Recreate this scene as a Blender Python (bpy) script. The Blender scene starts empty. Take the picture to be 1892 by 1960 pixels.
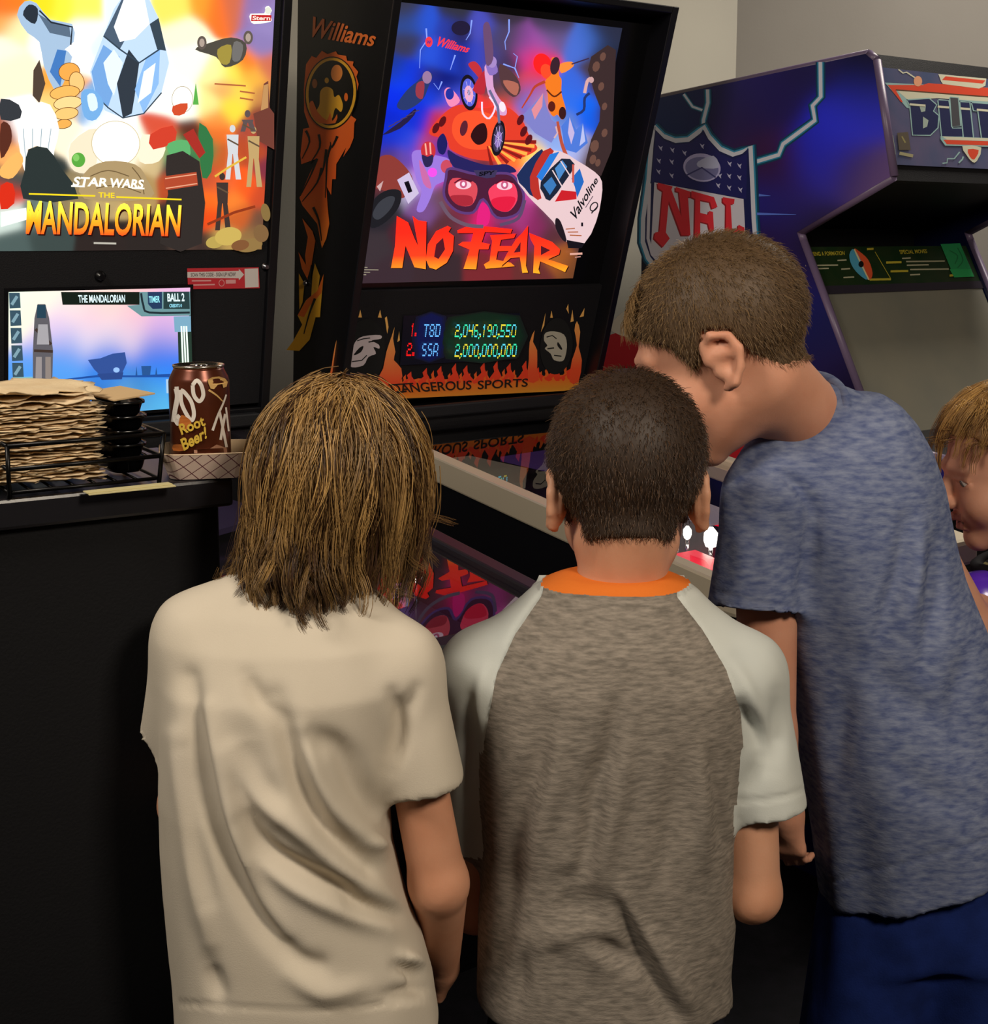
import bpy, bmesh, math, random
import numpy as np
from mathutils import Vector, Matrix
from mathutils.geometry import tessellate_polygon
random.seed(7); rng = np.random.default_rng(7)
C = bpy.context.scene.collection

# ------------------------------------------------------------------ camera, world, lights
F, CX, CY, PITCH, HC = 2600.0, 946.0, 815.0, math.radians(8), 1.48
cd = bpy.data.cameras.new('camera'); cam = bpy.data.objects.new('camera', cd); C.objects.link(cam)
cam.location = (0, 0, HC); cam.rotation_euler = (math.pi/2-PITCH, 0, 0)
cd.sensor_width = 36; cd.lens = F/1960*36; cd.shift_y = -(980-CY)/1960; cd.clip_start = .05
sc = bpy.context.scene; sc.camera = cam
sc.view_settings.view_transform = 'Standard'; sc.view_settings.look = 'None'
sc.view_settings.exposure = 0.0; sc.view_settings.gamma = 1.0; sc.view_settings.use_curve_mapping = False
w = bpy.data.worlds.new('room_air'); sc.world = w; w.use_nodes = True
w.node_tree.nodes['Background'].inputs[0].default_value = (.30, .33, .45, 1)
w.node_tree.nodes['Background'].inputs[1].default_value = .03

def area(name, loc, target, sx, sy, power, col):
    l = bpy.data.lights.new(name, 'AREA'); l.shape = 'RECTANGLE'; l.size = sx; l.size_y = sy
    l.energy = power; l.color = col
    o = bpy.data.objects.new(name, l); C.objects.link(o); o.location = loc
    o.rotation_euler = (Vector(target)-Vector(loc)).to_track_quat('-Z', 'Y').to_euler()
    return o
area('ceiling_lamp', (1.15, -.35, 2.60), (.35, 1.5, 1.0), .5, .5, 46, (1, .87, .70))
area('ceiling_lamp', (-1.15, .45, 2.62), (-.1, 2.0, 1.0), .6, .6, 34, (1, .90, .76))
area('ceiling_lamp', (1.5, 3.3, 2.62), (1.3, 3.6, 1.2), .6, .6, 26, (1, .92, .80))

# ------------------------------------------------------------------ pixel <-> world
FW = Vector((0, math.cos(PITCH), -math.sin(PITCH))); UP = Vector((0, math.sin(PITCH), math.cos(PITCH)))
RT = Vector((1, 0, 0)); EYE = Vector((0, 0, HC))
def ray(px, py): return FW + RT*((px-CX)/F) + UP*((CY-py)/F)
def W(px, py, Y):
    d = ray(px, py); return EYE + d*(Y/d.y)
def proj(p):
    v = Vector(p)-EYE; k = F/v.dot(FW); return CX+v.dot(RT)*k, CY-v.dot(UP)*k
def proj_np(V):
    v = V-np.array([0, 0, HC]); k = F/(v@np.array(FW)); return CX+v[:, 0]*k, CY-(v@np.array(UP))*k
def PXM(Y): return F/Y

# ------------------------------------------------------------------ colours and materials
def s2l(c): return c/12.92 if c <= .04045 else ((c+.055)/1.055)**2.4
GAIN = [1.0]          # strength of the printing inks used for the sheets that follow
def rgb(h):
    h = h.lstrip('#'); v = [s2l(int(h[i:i+2], 16)/255) for i in (0, 2, 4)]; k = GAIN[0] if max(v) > .03 else 1; k = min(k, .9/max(max(v), 1e-6)) if k > 1 else k
    return tuple(min(.92, c*k) if k != 1 else c for c in v)
_mats = {}
def mat(h, rough=.5, metal=0, spec=.5, emit=0, bump=0, bscale=200, var=None, vscale=40, stretch=(1, 1, 1), coat=0, sss=0, alpha_spec=None, name=None):
    key = (GAIN[0], h, rough, metal, spec, emit, bump, bscale, var, vscale, stretch, coat, sss)
    if key in _mats: return _mats[key]
    m = bpy.data.materials.new(name or 'mat_'+h.strip('#')); m.use_nodes = True
    nt = m.node_tree; b = nt.nodes['Principled BSDF']
    b.inputs['Base Color'].default_value = (*rgb(h), 1)
    b.inputs['Roughness'].default_value = rough; b.inputs['Metallic'].default_value = metal
    b.inputs['Specular IOR Level'].default_value = spec
    b.inputs['Coat Weight'].default_value = coat
    if sss:
        b.inputs['Subsurface Weight'].default_value = sss
        b.inputs['Subsurface Radius'].default_value = (.012, .005, .003); b.inputs['Subsurface Scale'].default_value = .6
    if emit:
        b.inputs['Emission Color'].default_value = (*rgb(h), 1); b.inputs['Emission Strength'].default_value = emit
        b.inputs['Base Color'].default_value = (*[c*.25 for c in rgb(h)], 1)
    if var or bump:
        tc = nt.nodes.new('ShaderNodeTexCoord'); mp = nt.nodes.new('ShaderNodeMapping')
        mp.inputs['Scale'].default_value = stretch; nt.links.new(tc.outputs['Object'], mp.inputs[0])
    if var:
        n = nt.nodes.new('ShaderNodeTexNoise'); n.inputs['Scale'].default_value = vscale; n.inputs['Detail'].default_value = 5
        nt.links.new(mp.outputs[0], n.inputs['Vector'])
        r = nt.nodes.new('ShaderNodeValToRGB'); r.color_ramp.elements[0].position = .32; r.color_ramp.elements[1].position = .68
        r.color_ramp.elements[0].color = (*rgb(h), 1); r.color_ramp.elements[1].color = (*rgb(var), 1)
        nt.links.new(n.outputs[0], r.inputs[0]); nt.links.new(r.outputs[0], b.inputs['Base Color'])
    if bump:
        n2 = nt.nodes.new('ShaderNodeTexNoise'); n2.inputs['Scale'].default_value = bscale; n2.inputs['Detail'].default_value = 3
        nt.links.new(mp.outputs[0], n2.inputs['Vector'])
        bp = nt.nodes.new('ShaderNodeBump'); bp.inputs['Strength'].default_value = bump; bp.inputs['Distance'].default_value = .002
        nt.links.new(n2.outputs[0], bp.inputs['Height']); nt.links.new(bp.outputs[0], b.inputs['Normal'])
    _mats[key] = m; return m
def glow(h, s=1.0): return mat(h, rough=.6, emit=s, spec=.2)
def attr_mat(name, attr='col', emit=0, rough=.5, spec=.3):
    m = bpy.data.materials.new(name); m.use_nodes = True; nt = m.node_tree; b = nt.nodes['Principled BSDF']
    a = nt.nodes.new('ShaderNodeAttribute'); a.attribute_name = attr
    b.inputs['Roughness'].default_value = rough; b.inputs['Specular IOR Level'].default_value = spec
    nt.links.new(a.outputs['Color'], b.inputs['Base Color'])
    if emit:
        nt.links.new(a.outputs['Color'], b.inputs['Emission Color']); b.inputs['Emission Strength'].default_value = emit
        mx = nt.nodes.new('ShaderNodeMixRGB'); mx.blend_type = 'MULTIPLY'; mx.inputs[0].default_value = 1; mx.inputs[2].default_value = (.25, .25, .25, 1)
        nt.links.new(a.outputs['Color'], mx.inputs[1]); nt.links.new(mx.outputs[0], b.inputs['Base Color'])
    return m
def pane_mat(name, ior, tint=(1, 1, 1)):
    m = bpy.data.materials.new(name); m.use_nodes = True; nt = m.node_tree; nt.nodes.clear()
    o = nt.nodes.new('ShaderNodeOutputMaterial'); mx = nt.nodes.new('ShaderNodeMixShader'); fr = nt.nodes.new('ShaderNodeFresnel')
    t = nt.nodes.new('ShaderNodeBsdfTransparent'); g = nt.nodes.new('ShaderNodeBsdfGlossy')
    g.inputs['Roughness'].default_value = .012; fr.inputs[0].default_value = ior; t.inputs[0].default_value = (*tint, 1)
    ge = nt.nodes.new('ShaderNodeNewGeometry'); iv = nt.nodes.new('ShaderNodeMath'); iv.operation = 'SUBTRACT'; iv.inputs[0].default_value = 1; ml = nt.nodes.new('ShaderNodeMath'); ml.operation = 'MULTIPLY'
    nt.links.new(ge.outputs['Backfacing'], iv.inputs[1]); nt.links.new(fr.outputs[0], ml.inputs[0]); nt.links.new(iv.outputs[0], ml.inputs[1]); nt.links.new(ml.outputs[0], mx.inputs[0]); nt.links.new(t.outputs[0], mx.inputs[1]); nt.links.new(g.outputs[0], mx.inputs[2])
    nt.links.new(mx.outputs[0], o.inputs[0]); return m

# ------------------------------------------------------------------ objects
_world = {}
def thing(name, label, cat, M=None, group=None):
    o = bpy.data.objects.new(name, None); C.objects.link(o); o.empty_display_size = .1
    M = M or Matrix.Identity(4); o.matrix_world = M; _world[o] = M.copy()
    o['label'] = label; o['category'] = cat
    if group: o['group'] = group
    return o
def tag(o, label, cat, group=None):
    o['label'] = label; o['category'] = cat
    if group: o['group'] = group
    return o
def place(o, parent=None, M=None):
    """link a mesh; M is its world matrix (default: the parent's frame)"""
    C.objects.link(o)
    if parent is not None:
        o.parent = parent
        PW = _world[parent]; M = PW if M is None else M
        o.matrix_local = PW.inverted() @ M
    else:
        M = M or Matrix.Identity(4); o.matrix_world = M
    _world[o] = M.copy(); return o
def mesh_obj(name, verts, faces, mats, parent=None, M=None, idx=None, smooth=False):
    me = bpy.data.meshes.new(name); me.from_pydata([tuple(v) for v in verts], [], [tuple(f) for f in faces])
    for m in (mats if isinstance(mats, (list, tuple)) else [mats]): me.materials.append(m)
    if idx is not None: me.polygons.foreach_set('material_index', idx)
    if smooth: me.polygons.foreach_set('use_smooth', [True]*len(me.polygons))
    me.update(); return place(bpy.data.objects.new(name, me), parent, M)
def bm_obj(name, bm, mats, parent=None, M=None, smooth=False, bevel=0, seg=2):
    bmesh.ops.recalc_face_normals(bm, faces=bm.faces)
    me = bpy.data.meshes.new(name); bm.to_mesh(me); bm.free()
    for m in (mats if isinstance(mats, (list, tuple)) else [mats]): me.materials.append(m)
    if smooth:
        for p in me.polygons: p.use_smooth = True
    o = place(bpy.data.objects.new(name, me), parent, M)
    if bevel:
        b = o.modifiers.new('bevel', 'BEVEL'); b.width = bevel; b.segments = seg; b.limit_method = 'ANGLE'
    return o
def box(bm, x0, x1, y0, y1, z0, z1, mi=0):
    v = [bm.verts.new((x, y, z)) for x in (x0, x1) for y in (y0, y1) for z in (z0, z1)]
    for f in ((0, 1, 3, 2), (4, 6, 7, 5), (0, 4, 5, 1), (2, 3, 7, 6), (0, 2, 6, 4), (1, 5, 7, 3)):
        bm.faces.new([v[i] for i in f]).material_index = mi
def prism(bm, pts, x0, x1, mi=0):
    """profile in (y, z) swept along x"""
    a = [bm.verts.new((x0, y, z)) for y, z in pts]; b = [bm.verts.new((x1, y, z)) for y, z in pts]
    n = len(pts)
    bm.faces.new(a).material_index = mi; bm.faces.new(b[::-1]).material_index = mi
    for i in range(n):
        bm.faces.new((a[i], b[i], b[(i+1) % n], a[(i+1) % n])).material_index = mi
def tube(bm, pts, r, n=8, cap=True, mi=0):
    pts = [Vector(p) for p in pts]; rs = r if isinstance(r, (list, tuple)) else [r]*len(pts)
    rings = []; prev = None
    for i, p in enumerate(pts):
        t = (pts[min(i+1, len(pts)-1)]-pts[max(i-1, 0)]).normalized()
        a = prev if prev is not None else (Vector((0, 0, 1)) if abs(t.z) < .9 else Vector((1, 0, 0)))
        x = (a-t*a.dot(t)).normalized(); y = t.cross(x); prev = x
        rings.append([bm.verts.new(p+(x*math.cos(2*math.pi*k/n)+y*math.sin(2*math.pi*k/n))*rs[i]) for k in range(n)])
    for a, b in zip(rings, rings[1:]):
        for k in range(n):
            f = bm.faces.new((a[k], a[(k+1) % n], b[(k+1) % n], b[k])); f.material_index = mi; f.smooth = True
    if cap:
        bm.faces.new(rings[0][::-1]).material_index = mi; bm.faces.new(rings[-1]).material_index = mi
def lathe(bm, prof, cx=0, cy=0, n=32, mi=0, cap=True):
    rings = [[bm.verts.new((cx+r*math.cos(2*math.pi*k/n), cy+r*math.sin(2*math.pi*k/n), z)) for k in range(n)] for r, z in prof]
    for a, b in zip(rings, rings[1:]):
        for k in range(n):
            f = bm.faces.new((a[k], a[(k+1) % n], b[(k+1) % n], b[k])); f.material_index = mi; f.smooth = True
    if cap:
        bm.faces.new(rings[0][::-1]).material_index = mi; bm.faces.new(rings[-1]).material_index = mi

# ------------------------------------------------------------------ flat artwork on a panel
def cat_rom(pts, n=6, closed=True):
    out = []; N = len(pts)
    for i in range(N if closed else N-1):
        if closed: p = [pts[(i+k-1) % N] for k in range(4)]
        else: p = [pts[max(0, min(N-1, i+k-1))] for k in range(4)]
        for j in range(n):
            t = j/n
            out.append(tuple(.5*((2*p[1][a])+(-p[0][a]+p[2][a])*t+(2*p[0][a]-5*p[1][a]+4*p[2][a]-p[3][a])*t*t+(-p[0][a]+3*p[1][a]-3*p[2][a]+p[3][a])*t**3) for a in (0, 1)))
    if not closed: out.append(tuple(pts[-1]))
    return out
_txt = {}
def text_tris(s, bold):
    if (s, bold) in _txt: return _txt[s, bold]
    cu = bpy.data.curves.new('t', 'FONT'); cu.body = s; cu.offset = bold; cu.resolution_u = 4
    o = bpy.data.objects.new('t', cu); me = bpy.data.meshes.new_from_object(o)
    V = [(v.co.x, v.co.y) for v in me.vertices]; Fs = [tuple(p.vertices) for p in me.polygons]
    bpy.data.objects.remove(o); bpy.data.meshes.remove(me)
    x0, x1 = min(v[0] for v in V), max(v[0] for v in V); y0, y1 = min(v[1] for v in V), max(v[1] for v in V)
    r = [((x-x0)/(x1-x0), (y-y0)/(y1-y0)) for x, y in V], Fs
    _txt[s, bold] = r; return r
class Art:
    STEP = 5e-5
    def __init__(s, M, lift=.0004):
        s.M = M; s.Mi = M.inverted(); s.V = []; s.F = []; s.I = []; s.mats = []; s.z = lift
        s.o = M.translation; s.n = M.to_3x3() @ Vector((0, 0, 1))
    def uv(s, p):
        d = ray(*p); t = (s.o-EYE).dot(s.n)/d.dot(s.n); q = s.Mi @ (EYE+d*t); return (q.x, q.y)
    def _m(s, m):
        if m not in s.mats: s.mats.append(m)
        return s.mats.index(m)
    def tris(s, uvs, faces, m, z=None):
        k = s._m(m); b = len(s.V); zz = s.z if z is None else z; s.z += s.STEP
        s.V += [(u, v, zz) for u, v in uvs]
        for f in faces: s.F.append(tuple(b+i for i in f)); s.I.append(k)
    def poly(s, pts, m, smooth=0, raw=False):
        if smooth: pts = cat_rom(pts, smooth)
        q = pts if raw else [s.uv(p) for p in pts]
        t = tessellate_polygon([[Vector((a, b, 0)) for a, b in q]])
        fs = []
        for f in t:
            a, b, c = (q[i] for i in f)
            ar = (b[0]-a[0])*(c[1]-a[1])-(b[1]-a[1])*(c[0]-a[0])
            fs.append(f if ar > 0 else f[::-1])
        s.tris(q, fs, m)
    def ell(s, cx, cy, rx, ry, m, rot=0, n=32, a0=0, a1=360):
        c, si = math.cos(math.radians(rot)), math.sin(math.radians(rot)); P = []
        for k in range(n if a1-a0 >= 360 else n+1):
            a = math.radians(a0+(a1-a0)*k/n); x, y = rx*math.cos(a), ry*math.sin(a); P.append((cx+x*c-y*si, cy+x*si+y*c))
        s.poly(P, m)
    def ring(s, cx, cy, rx, ry, wd, m, rot=0, n=36):
        c, si = math.cos(math.radians(rot)), math.sin(math.radians(rot)); P = []
        for k in range(n+1):
            a = 2*math.pi*k/n; x, y = rx*math.cos(a), ry*math.sin(a); P.append((cx+x*c-y*si, cy+x*si+y*c))
        s.line(P, wd, m)
    def line(s, pts, wd, m, smooth=0, closed=False):
        if smooth: pts = cat_rom(pts, smooth, closed)
        if closed: pts = list(pts)+[pts[0]]
        L = []; R = []; N = len(pts)
        for i, p in enumerate(pts):
            a = pts[max(0, i-1)]; b = pts[min(N-1, i+1)]
            tx, ty = b[0]-a[0], b[1]-a[1]; l = math.hypot(tx, ty) or 1
            wi = (wd[0]+(wd[1]-wd[0])*i/(N-1)) if isinstance(wd, tuple) else wd
            L.append((p[0]-ty/l*wi/2, p[1]+tx/l*wi/2)); R.append((p[0]+ty/l*wi/2, p[1]-tx/l*wi/2))
        q = [s.uv(p) for p in L+R]
        s.tris(q, [(i, i+1, N+i+1, N+i) for i in range(N-1)], m)
    def text(s, t, quad, m, bold=0.0, grad=None):
        """quad: top-left, top-right, bottom-right, bottom-left"""
        V, Fs = text_tris(t, bold); tl, tr, br, bl = quad; q = []
        for x, y in V:
            px = (bl[0]*(1-x)+br[0]*x)*(1-y)+(tl[0]*(1-x)+tr[0]*x)*y
            py = (bl[1]*(1-x)+br[1]*x)*(1-y)+(tl[1]*(1-x)+tr[1]*x)*y
            q.append(s.uv((px, py)))
        s.tris(q, Fs, m)
    def build(s, name, parent):
        return mesh_obj(name, s.V, s.F, s.mats, parent, s.M, s.I)
def paint(name, M, px_quad, n, samples, parent, emit, blur=38., detail=None, rough=.3, raw=None):
    """a printed sheet: a grid on the panel coloured from a list of (px, py, colour)"""
    A = Art(M)
    if raw: us = raw
    else:
        q = [A.uv(p) for p in px_quad]; us = (min(a[0] for a in q), max(a[0] for a in q), min(a[1] for a in q), max(a[1] for a in q))
    nx, ny = n; V = []; Fq = []
    for j in range(ny+1):
        for i in range(nx+1): V.append((us[0]+(us[1]-us[0])*i/nx, us[2]+(us[3]-us[2])*j/ny, 0))
    for j in range(ny):
        for i in range(nx): a = j*(nx+1)+i; Fq.append((a, a+1, a+nx+2, a+nx+1))
    R = np.array(M); Vw = np.array(V)@R[:3, :3].T+R[:3, 3]; X, Y = proj_np(Vw)
    S = np.array([(p[0], p[1]) for p in samples], float); Cc = np.array([rgb(p[2]) for p in samples]); wt = np.array([p[3] if len(p) > 3 else 1. for p in samples])
    d2 = (X[:, None]-S[:, 0])**2+(Y[:, None]-S[:, 1])**2
    g = wt*np.exp(-d2/(2*(blur*np.sqrt(wt))**2))+1e-5/(1+d2); col = (g@Cc)/g.sum(1)[:, None]
    if detail is not None: col = detail(X, Y, col)
    o = mesh_obj(name, V, Fq, attr_mat(name+'_print', emit=emit, rough=rough), parent, M)
    ca = o.data.color_attributes.new('col', 'FLOAT_COLOR', 'POINT')
    ca.data.foreach_set('color', np.concatenate([np.clip(col, 0, 4), np.ones((len(col), 1))], 1).astype(np.float32).ravel())
    return o
def frame_M(o, u, v):
    u = Vector(u).normalized(); v = Vector(v); v = (v-u*v.dot(u)).normalized(); n = u.cross(v)
    return Matrix(((u.x, v.x, n.x, o[0]), (u.y, v.y, n.y, o[1]), (u.z, v.z, n.z, o[2]), (0, 0, 0, 1)))
YAW = math.radians(36)
RV = Vector((math.cos(YAW), math.sin(YAW), 0)); DV = Vector((math.sin(YAW), -math.cos(YAW), 0))
def rootM(x, y, z=0): return Matrix.Translation((x, y, z)) @ Matrix.Rotation(YAW, 4, 'Z')
# ------------------------------------------------------------------ the room
def struct(name, verts, faces, m):
    o = mesh_obj(name, verts, faces, m); o['kind'] = 'structure'; return o
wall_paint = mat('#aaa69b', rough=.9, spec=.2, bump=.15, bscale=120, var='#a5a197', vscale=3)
wall_paint_shaded = mat('#807c77', rough=.9, spec=.2, bump=.15, bscale=120, var='#7b7772', vscale=3)  # weaker light beyond the corner put into a darker wall colour
def slab(name, a, b, z0, z1, th, m):
    a = Vector((*a, 0)); b = Vector((*b, 0)); t = (b-a).normalized(); n = Vector((-t.y, t.x, 0))*th
    P = [a, b, b+n, a+n]; V = [(p.x, p.y, z) for z in (z0, z1) for p in P]
    return struct(name, V, [(0, 3, 2, 1), (4, 5, 6, 7), (0, 1, 5, 4), (1, 2, 6, 5), (2, 3, 7, 6), (3, 0, 4, 7)], m)
KC = W(1410, 100, 4.35); KX, KY = KC.x, KC.y
K2 = (KX-RV.x*3.3, KY-RV.y*3.3)
slab('wall_back', K2, (KX, KY), 0, 2.75, .12, wall_paint)
slab('wall_right', (KX, KY), (3.1, KY-.25), 0, 2.75, .12, wall_paint_shaded)
slab('wall_side', (3.1, KY-.25), (3.1, -2.2), 0, 2.75, .12, wall_paint_shaded)
slab('wall_front', (3.1, -2.2), (K2[0], -2.2), 0, 2.75, .12, wall_paint_shaded)
slab('wall_left', (K2[0], -2.2), K2, 0, 2.75, .12, wall_paint_shaded)
fx0, fx1, fy0, fy1 = K2[0]-.15, 3.25, -2.35, KY+.2
def flat(name, z0, z1, m):
    V = [(x, y, z) for z in (z0, z1) for x, y in ((fx0, fy0), (fx1, fy0), (fx1, fy1), (fx0, fy1))]
    return struct(name, V, [(0, 3, 2, 1), (4, 5, 6, 7), (0, 1, 5, 4), (1, 2, 6, 5), (2, 3, 7, 6), (3, 0, 4, 7)], m)
flat('floor', -.1, 0, mat('#121318', rough=.7, spec=.25, bump=.3, bscale=300, var='#1b1a22', vscale=30))
flat('ceiling', 2.75, 2.85, mat('#3a3a3c', rough=.9, var='#333335', vscale=2))
# ------------------------------------------------------------------ pinball machines
BLACK = mat('#0b0b10', rough=.38, spec=.5, bump=.05, bscale=260)
BLACK2 = mat('#101015', rough=.6, spec=.35, bump=.25, bscale=420)
TRIM = mat('#08080b', rough=.3)
STEEL = mat('#d6c9b0', rough=.45, metal=.35)
CHROME = mat('#d8d8dc', rough=.12, metal=1)
BOLT = mat('#8c8c92', rough=.3, metal=1)
GLASS = pane_mat('tempered_glass', 2.1)
def grad_mat(A, p_top, p_bot, c_top, c_bot, emit, mid=None):
    m = bpy.data.materials.new('gradient_ink'); m.use_nodes = True; nt = m.node_tree; b = nt.nodes['Principled BSDF']
    tc = nt.nodes.new('ShaderNodeTexCoord'); sp = nt.nodes.new('ShaderNodeSeparateXYZ'); mr = nt.nodes.new('ShaderNodeMapRange'); r = nt.nodes.new('ShaderNodeValToRGB')
    mr.inputs['From Min'].default_value = A.uv(p_bot)[1]; mr.inputs['From Max'].default_value = A.uv(p_top)[1]
    r.color_ramp.elements[0].color = (*rgb(c_bot), 1); r.color_ramp.elements[1].color = (*rgb(c_top), 1)
    if mid: e = r.color_ramp.elements.new(mid[0]); e.color = (*rgb(mid[1]), 1)
    nt.links.new(tc.outputs['Object'], sp.inputs[0]); nt.links.new(sp.outputs['Y'], mr.inputs['Value']); nt.links.new(mr.outputs[0], r.inputs[0])
    nt.links.new(r.outputs[0], b.inputs['Base Color']); b.inputs['Roughness'].default_value = .5
    if emit: nt.links.new(r.outputs[0], b.inputs['Emission Color']); b.inputs['Emission Strength'].default_value = emit
    return m
def zrail(t, dz=0): return 1.09+dz-.114*t
def pinball(root, lean, zb, zt, back_b, back_t, dz, pf_mat, xr=(.07, .63), wd=.70, front=1.02, rail=None, bar=.055):
    """lean: how far the top of the backbox front stands forward of its foot"""
    x0, x1 = xr; M = _world[root]
    bm = bmesh.new(); th = .018
    side = [(.19, .60), (-front, .52), (-front, zrail(front, dz)-.03), (0, zrail(0, dz)-.03), (.19, zrail(0, dz)-.03)]
    prism(bm, side, x0, x0+th); prism(bm, side, x1-th, x1)
    box(bm, x0+th, x1-th, -front, -front+th, .53, zrail(front, dz)-.03)
    box(bm, x0+th, x1-th, .17, .19, .60, zrail(0, dz)-.03)
    prism(bm, [(.17, .60), (-front+th, .53), (-front+th, .545), (.17, .615)], x0+th, x1-th)
    bm_obj('cabinet', bm, BLACK, root)
    for xa, xb in ((x0-.008, x0+.022), (x1-.022, x1+.008)):
        bm = bmesh.new(); prism(bm, [(0, zrail(0, dz)), (-front, zrail(front, dz)), (-front, zrail(front, dz)-.050), (0, zrail(0, dz)-.050)], xa, xb)
        bm_obj('side_rail', bm, rail or STEEL, root, bevel=.004)
    bm = bmesh.new(); prism(bm, [(-front+.002, zrail(front, dz)+.004), (-front-bar, zrail(front, dz)-.004), (-front-bar, zrail(front, dz)-.05), (-front+.002, zrail(front, dz)-.05)], x0-.012, x1+.012)
    bm_obj('lockdown_bar', bm, rail or STEEL, root, bevel=.008)
    bm = bmesh.new(); prism(bm, [(0, zrail(0, dz)-.012), (-front, zrail(front, dz)-.012), (-front, zrail(front, dz)-.016), (0, zrail(0, dz)-.016)], x0+.024, x1-.024)
    bm_obj('playfield_glass', bm, GLASS, root)
    bm = bmesh.new(); prism(bm, [(0, zrail(0, dz)-.14), (-front+.05, zrail(front, dz)-.095), (-front+.05, zrail(front, dz)-.105), (0, zrail(0, dz)-.15)], x0+.02, x1-.02)
    bm_obj('playfield', bm, pf_mat, root)
    bm = bmesh.new(); box(bm, x0+.2, x1-.2, -front-.012, -front, .60, .86); box(bm, x0+.23, x0+.25, -front-.02, -front-.012, .70, .76); box(bm, x1-.25, x1-.23, -front-.02, -front-.012, .70, .76)
    bm_obj('coin_door', bm, BLACK2, root, bevel=.003)
    for x in (x0, x1):
        bm = bmesh.new(); tube(bm, [(x-.012, -front+.12, .93), (x+.012, -front+.12, .93)], .014, 14)
        bm_obj('flipper_button', bm, mat('#a01018', rough=.3), root)
        for y, zz in ((-front+.01, .74), (.17, .80)):
            bm = bmesh.new(); sx = -1 if x == x0 else 1; sy = -1 if y < -.5 else 1
            prism(bm, [(y-.035*sy*-1, zz), (y+.012*sy, zz), (y+.030*sy, .03), (y+.005*sy, .03)], x+sx*.001, x+sx*.022)
            bm_obj('leg', bm, STEEL, root, bevel=.003)
            bm = bmesh.new(); lathe(bm, [(.022, 0), (.026, .008), (.012, .02), (.008, .035)], x+sx*.011, y+.018*sy, 14)
            bm_obj('leg_leveler', bm, BLACK2, root)
    # backbox: four walls and a back, open to the front
    prof = [(0, zb), (-lean, zt), (back_t, zt), (back_b, zb)]
    bm = bmesh.new(); prism(bm, prof, 0, th); prism(bm, prof, wd-th, wd)
    k = (zt-zb); th2 = .014
    prism(bm, [(-lean, zt), (-lean+lean*th2/k, zt-th2), (back_t+.003, zt-th2), (back_t, zt)], th, wd-th)
    prism(bm, [(0, zb), (back_b, zb), (back_b, zb+th2), (-lean*th2/k, zb+th2)], th, wd-th)
    prism(bm, [(back_b-.015, zb+th2), (back_b, zb+th2), (back_t, zt-th2), (back_t-.015, zt-th2)], th, wd-th)
    bm_obj('backbox', bm, BLACK, root, bevel=.002)
    bm = bmesh.new(); box(bm, .04, wd-.04, .0, .19, zrail(0, dz)-.03, zb); box(bm, .03, wd-.03, -.022, .0, zrail(0, dz)+.004, zrail(0, dz)+.03)
    bm_obj('backbox_pedestal', bm, BLACK2, root, bevel=.004)
    u = M.to_3x3() @ Vector((1, 0, 0)); v = M.to_3x3() @ Vector((0, -lean, k)); n = u.cross(v).normalized()
    return M @ Vector((0, 0, zb)), u, v.normalized(), n
def sheet_bm(us, th=.006):
    bm = bmesh.new(); box(bm, us[0], us[1], us[2], us[3], -th, 0); return bm
# ------------------------------------------------------------------ machine with the flame decal
NA = (-.324, 2.756)
nf = thing('pinball_machine', 'black pinball machine with NO FEAR backglass and orange flame decal on its side', 'pinball machine', rootM(*NA), 'pinball machines in a row')
o_, u_, v_, n_ = pinball(nf, .255, 1.100, 1.956, .19, .13, 0, mat('#1a1420', rough=.4, var='#3a2030', vscale=14))
REC = .055
PM = frame_M(o_-n_*REC, u_, v_)
def Z4(*p): return [(680+x/3.1533, y/3.1533) for x, y in p]
def z4(x, y): return (680+x/3.1533, y/3.1533)
def Z5(*p): return [(600+x/3.1533, 540+y/3.1533) for x, y in p]
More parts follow.
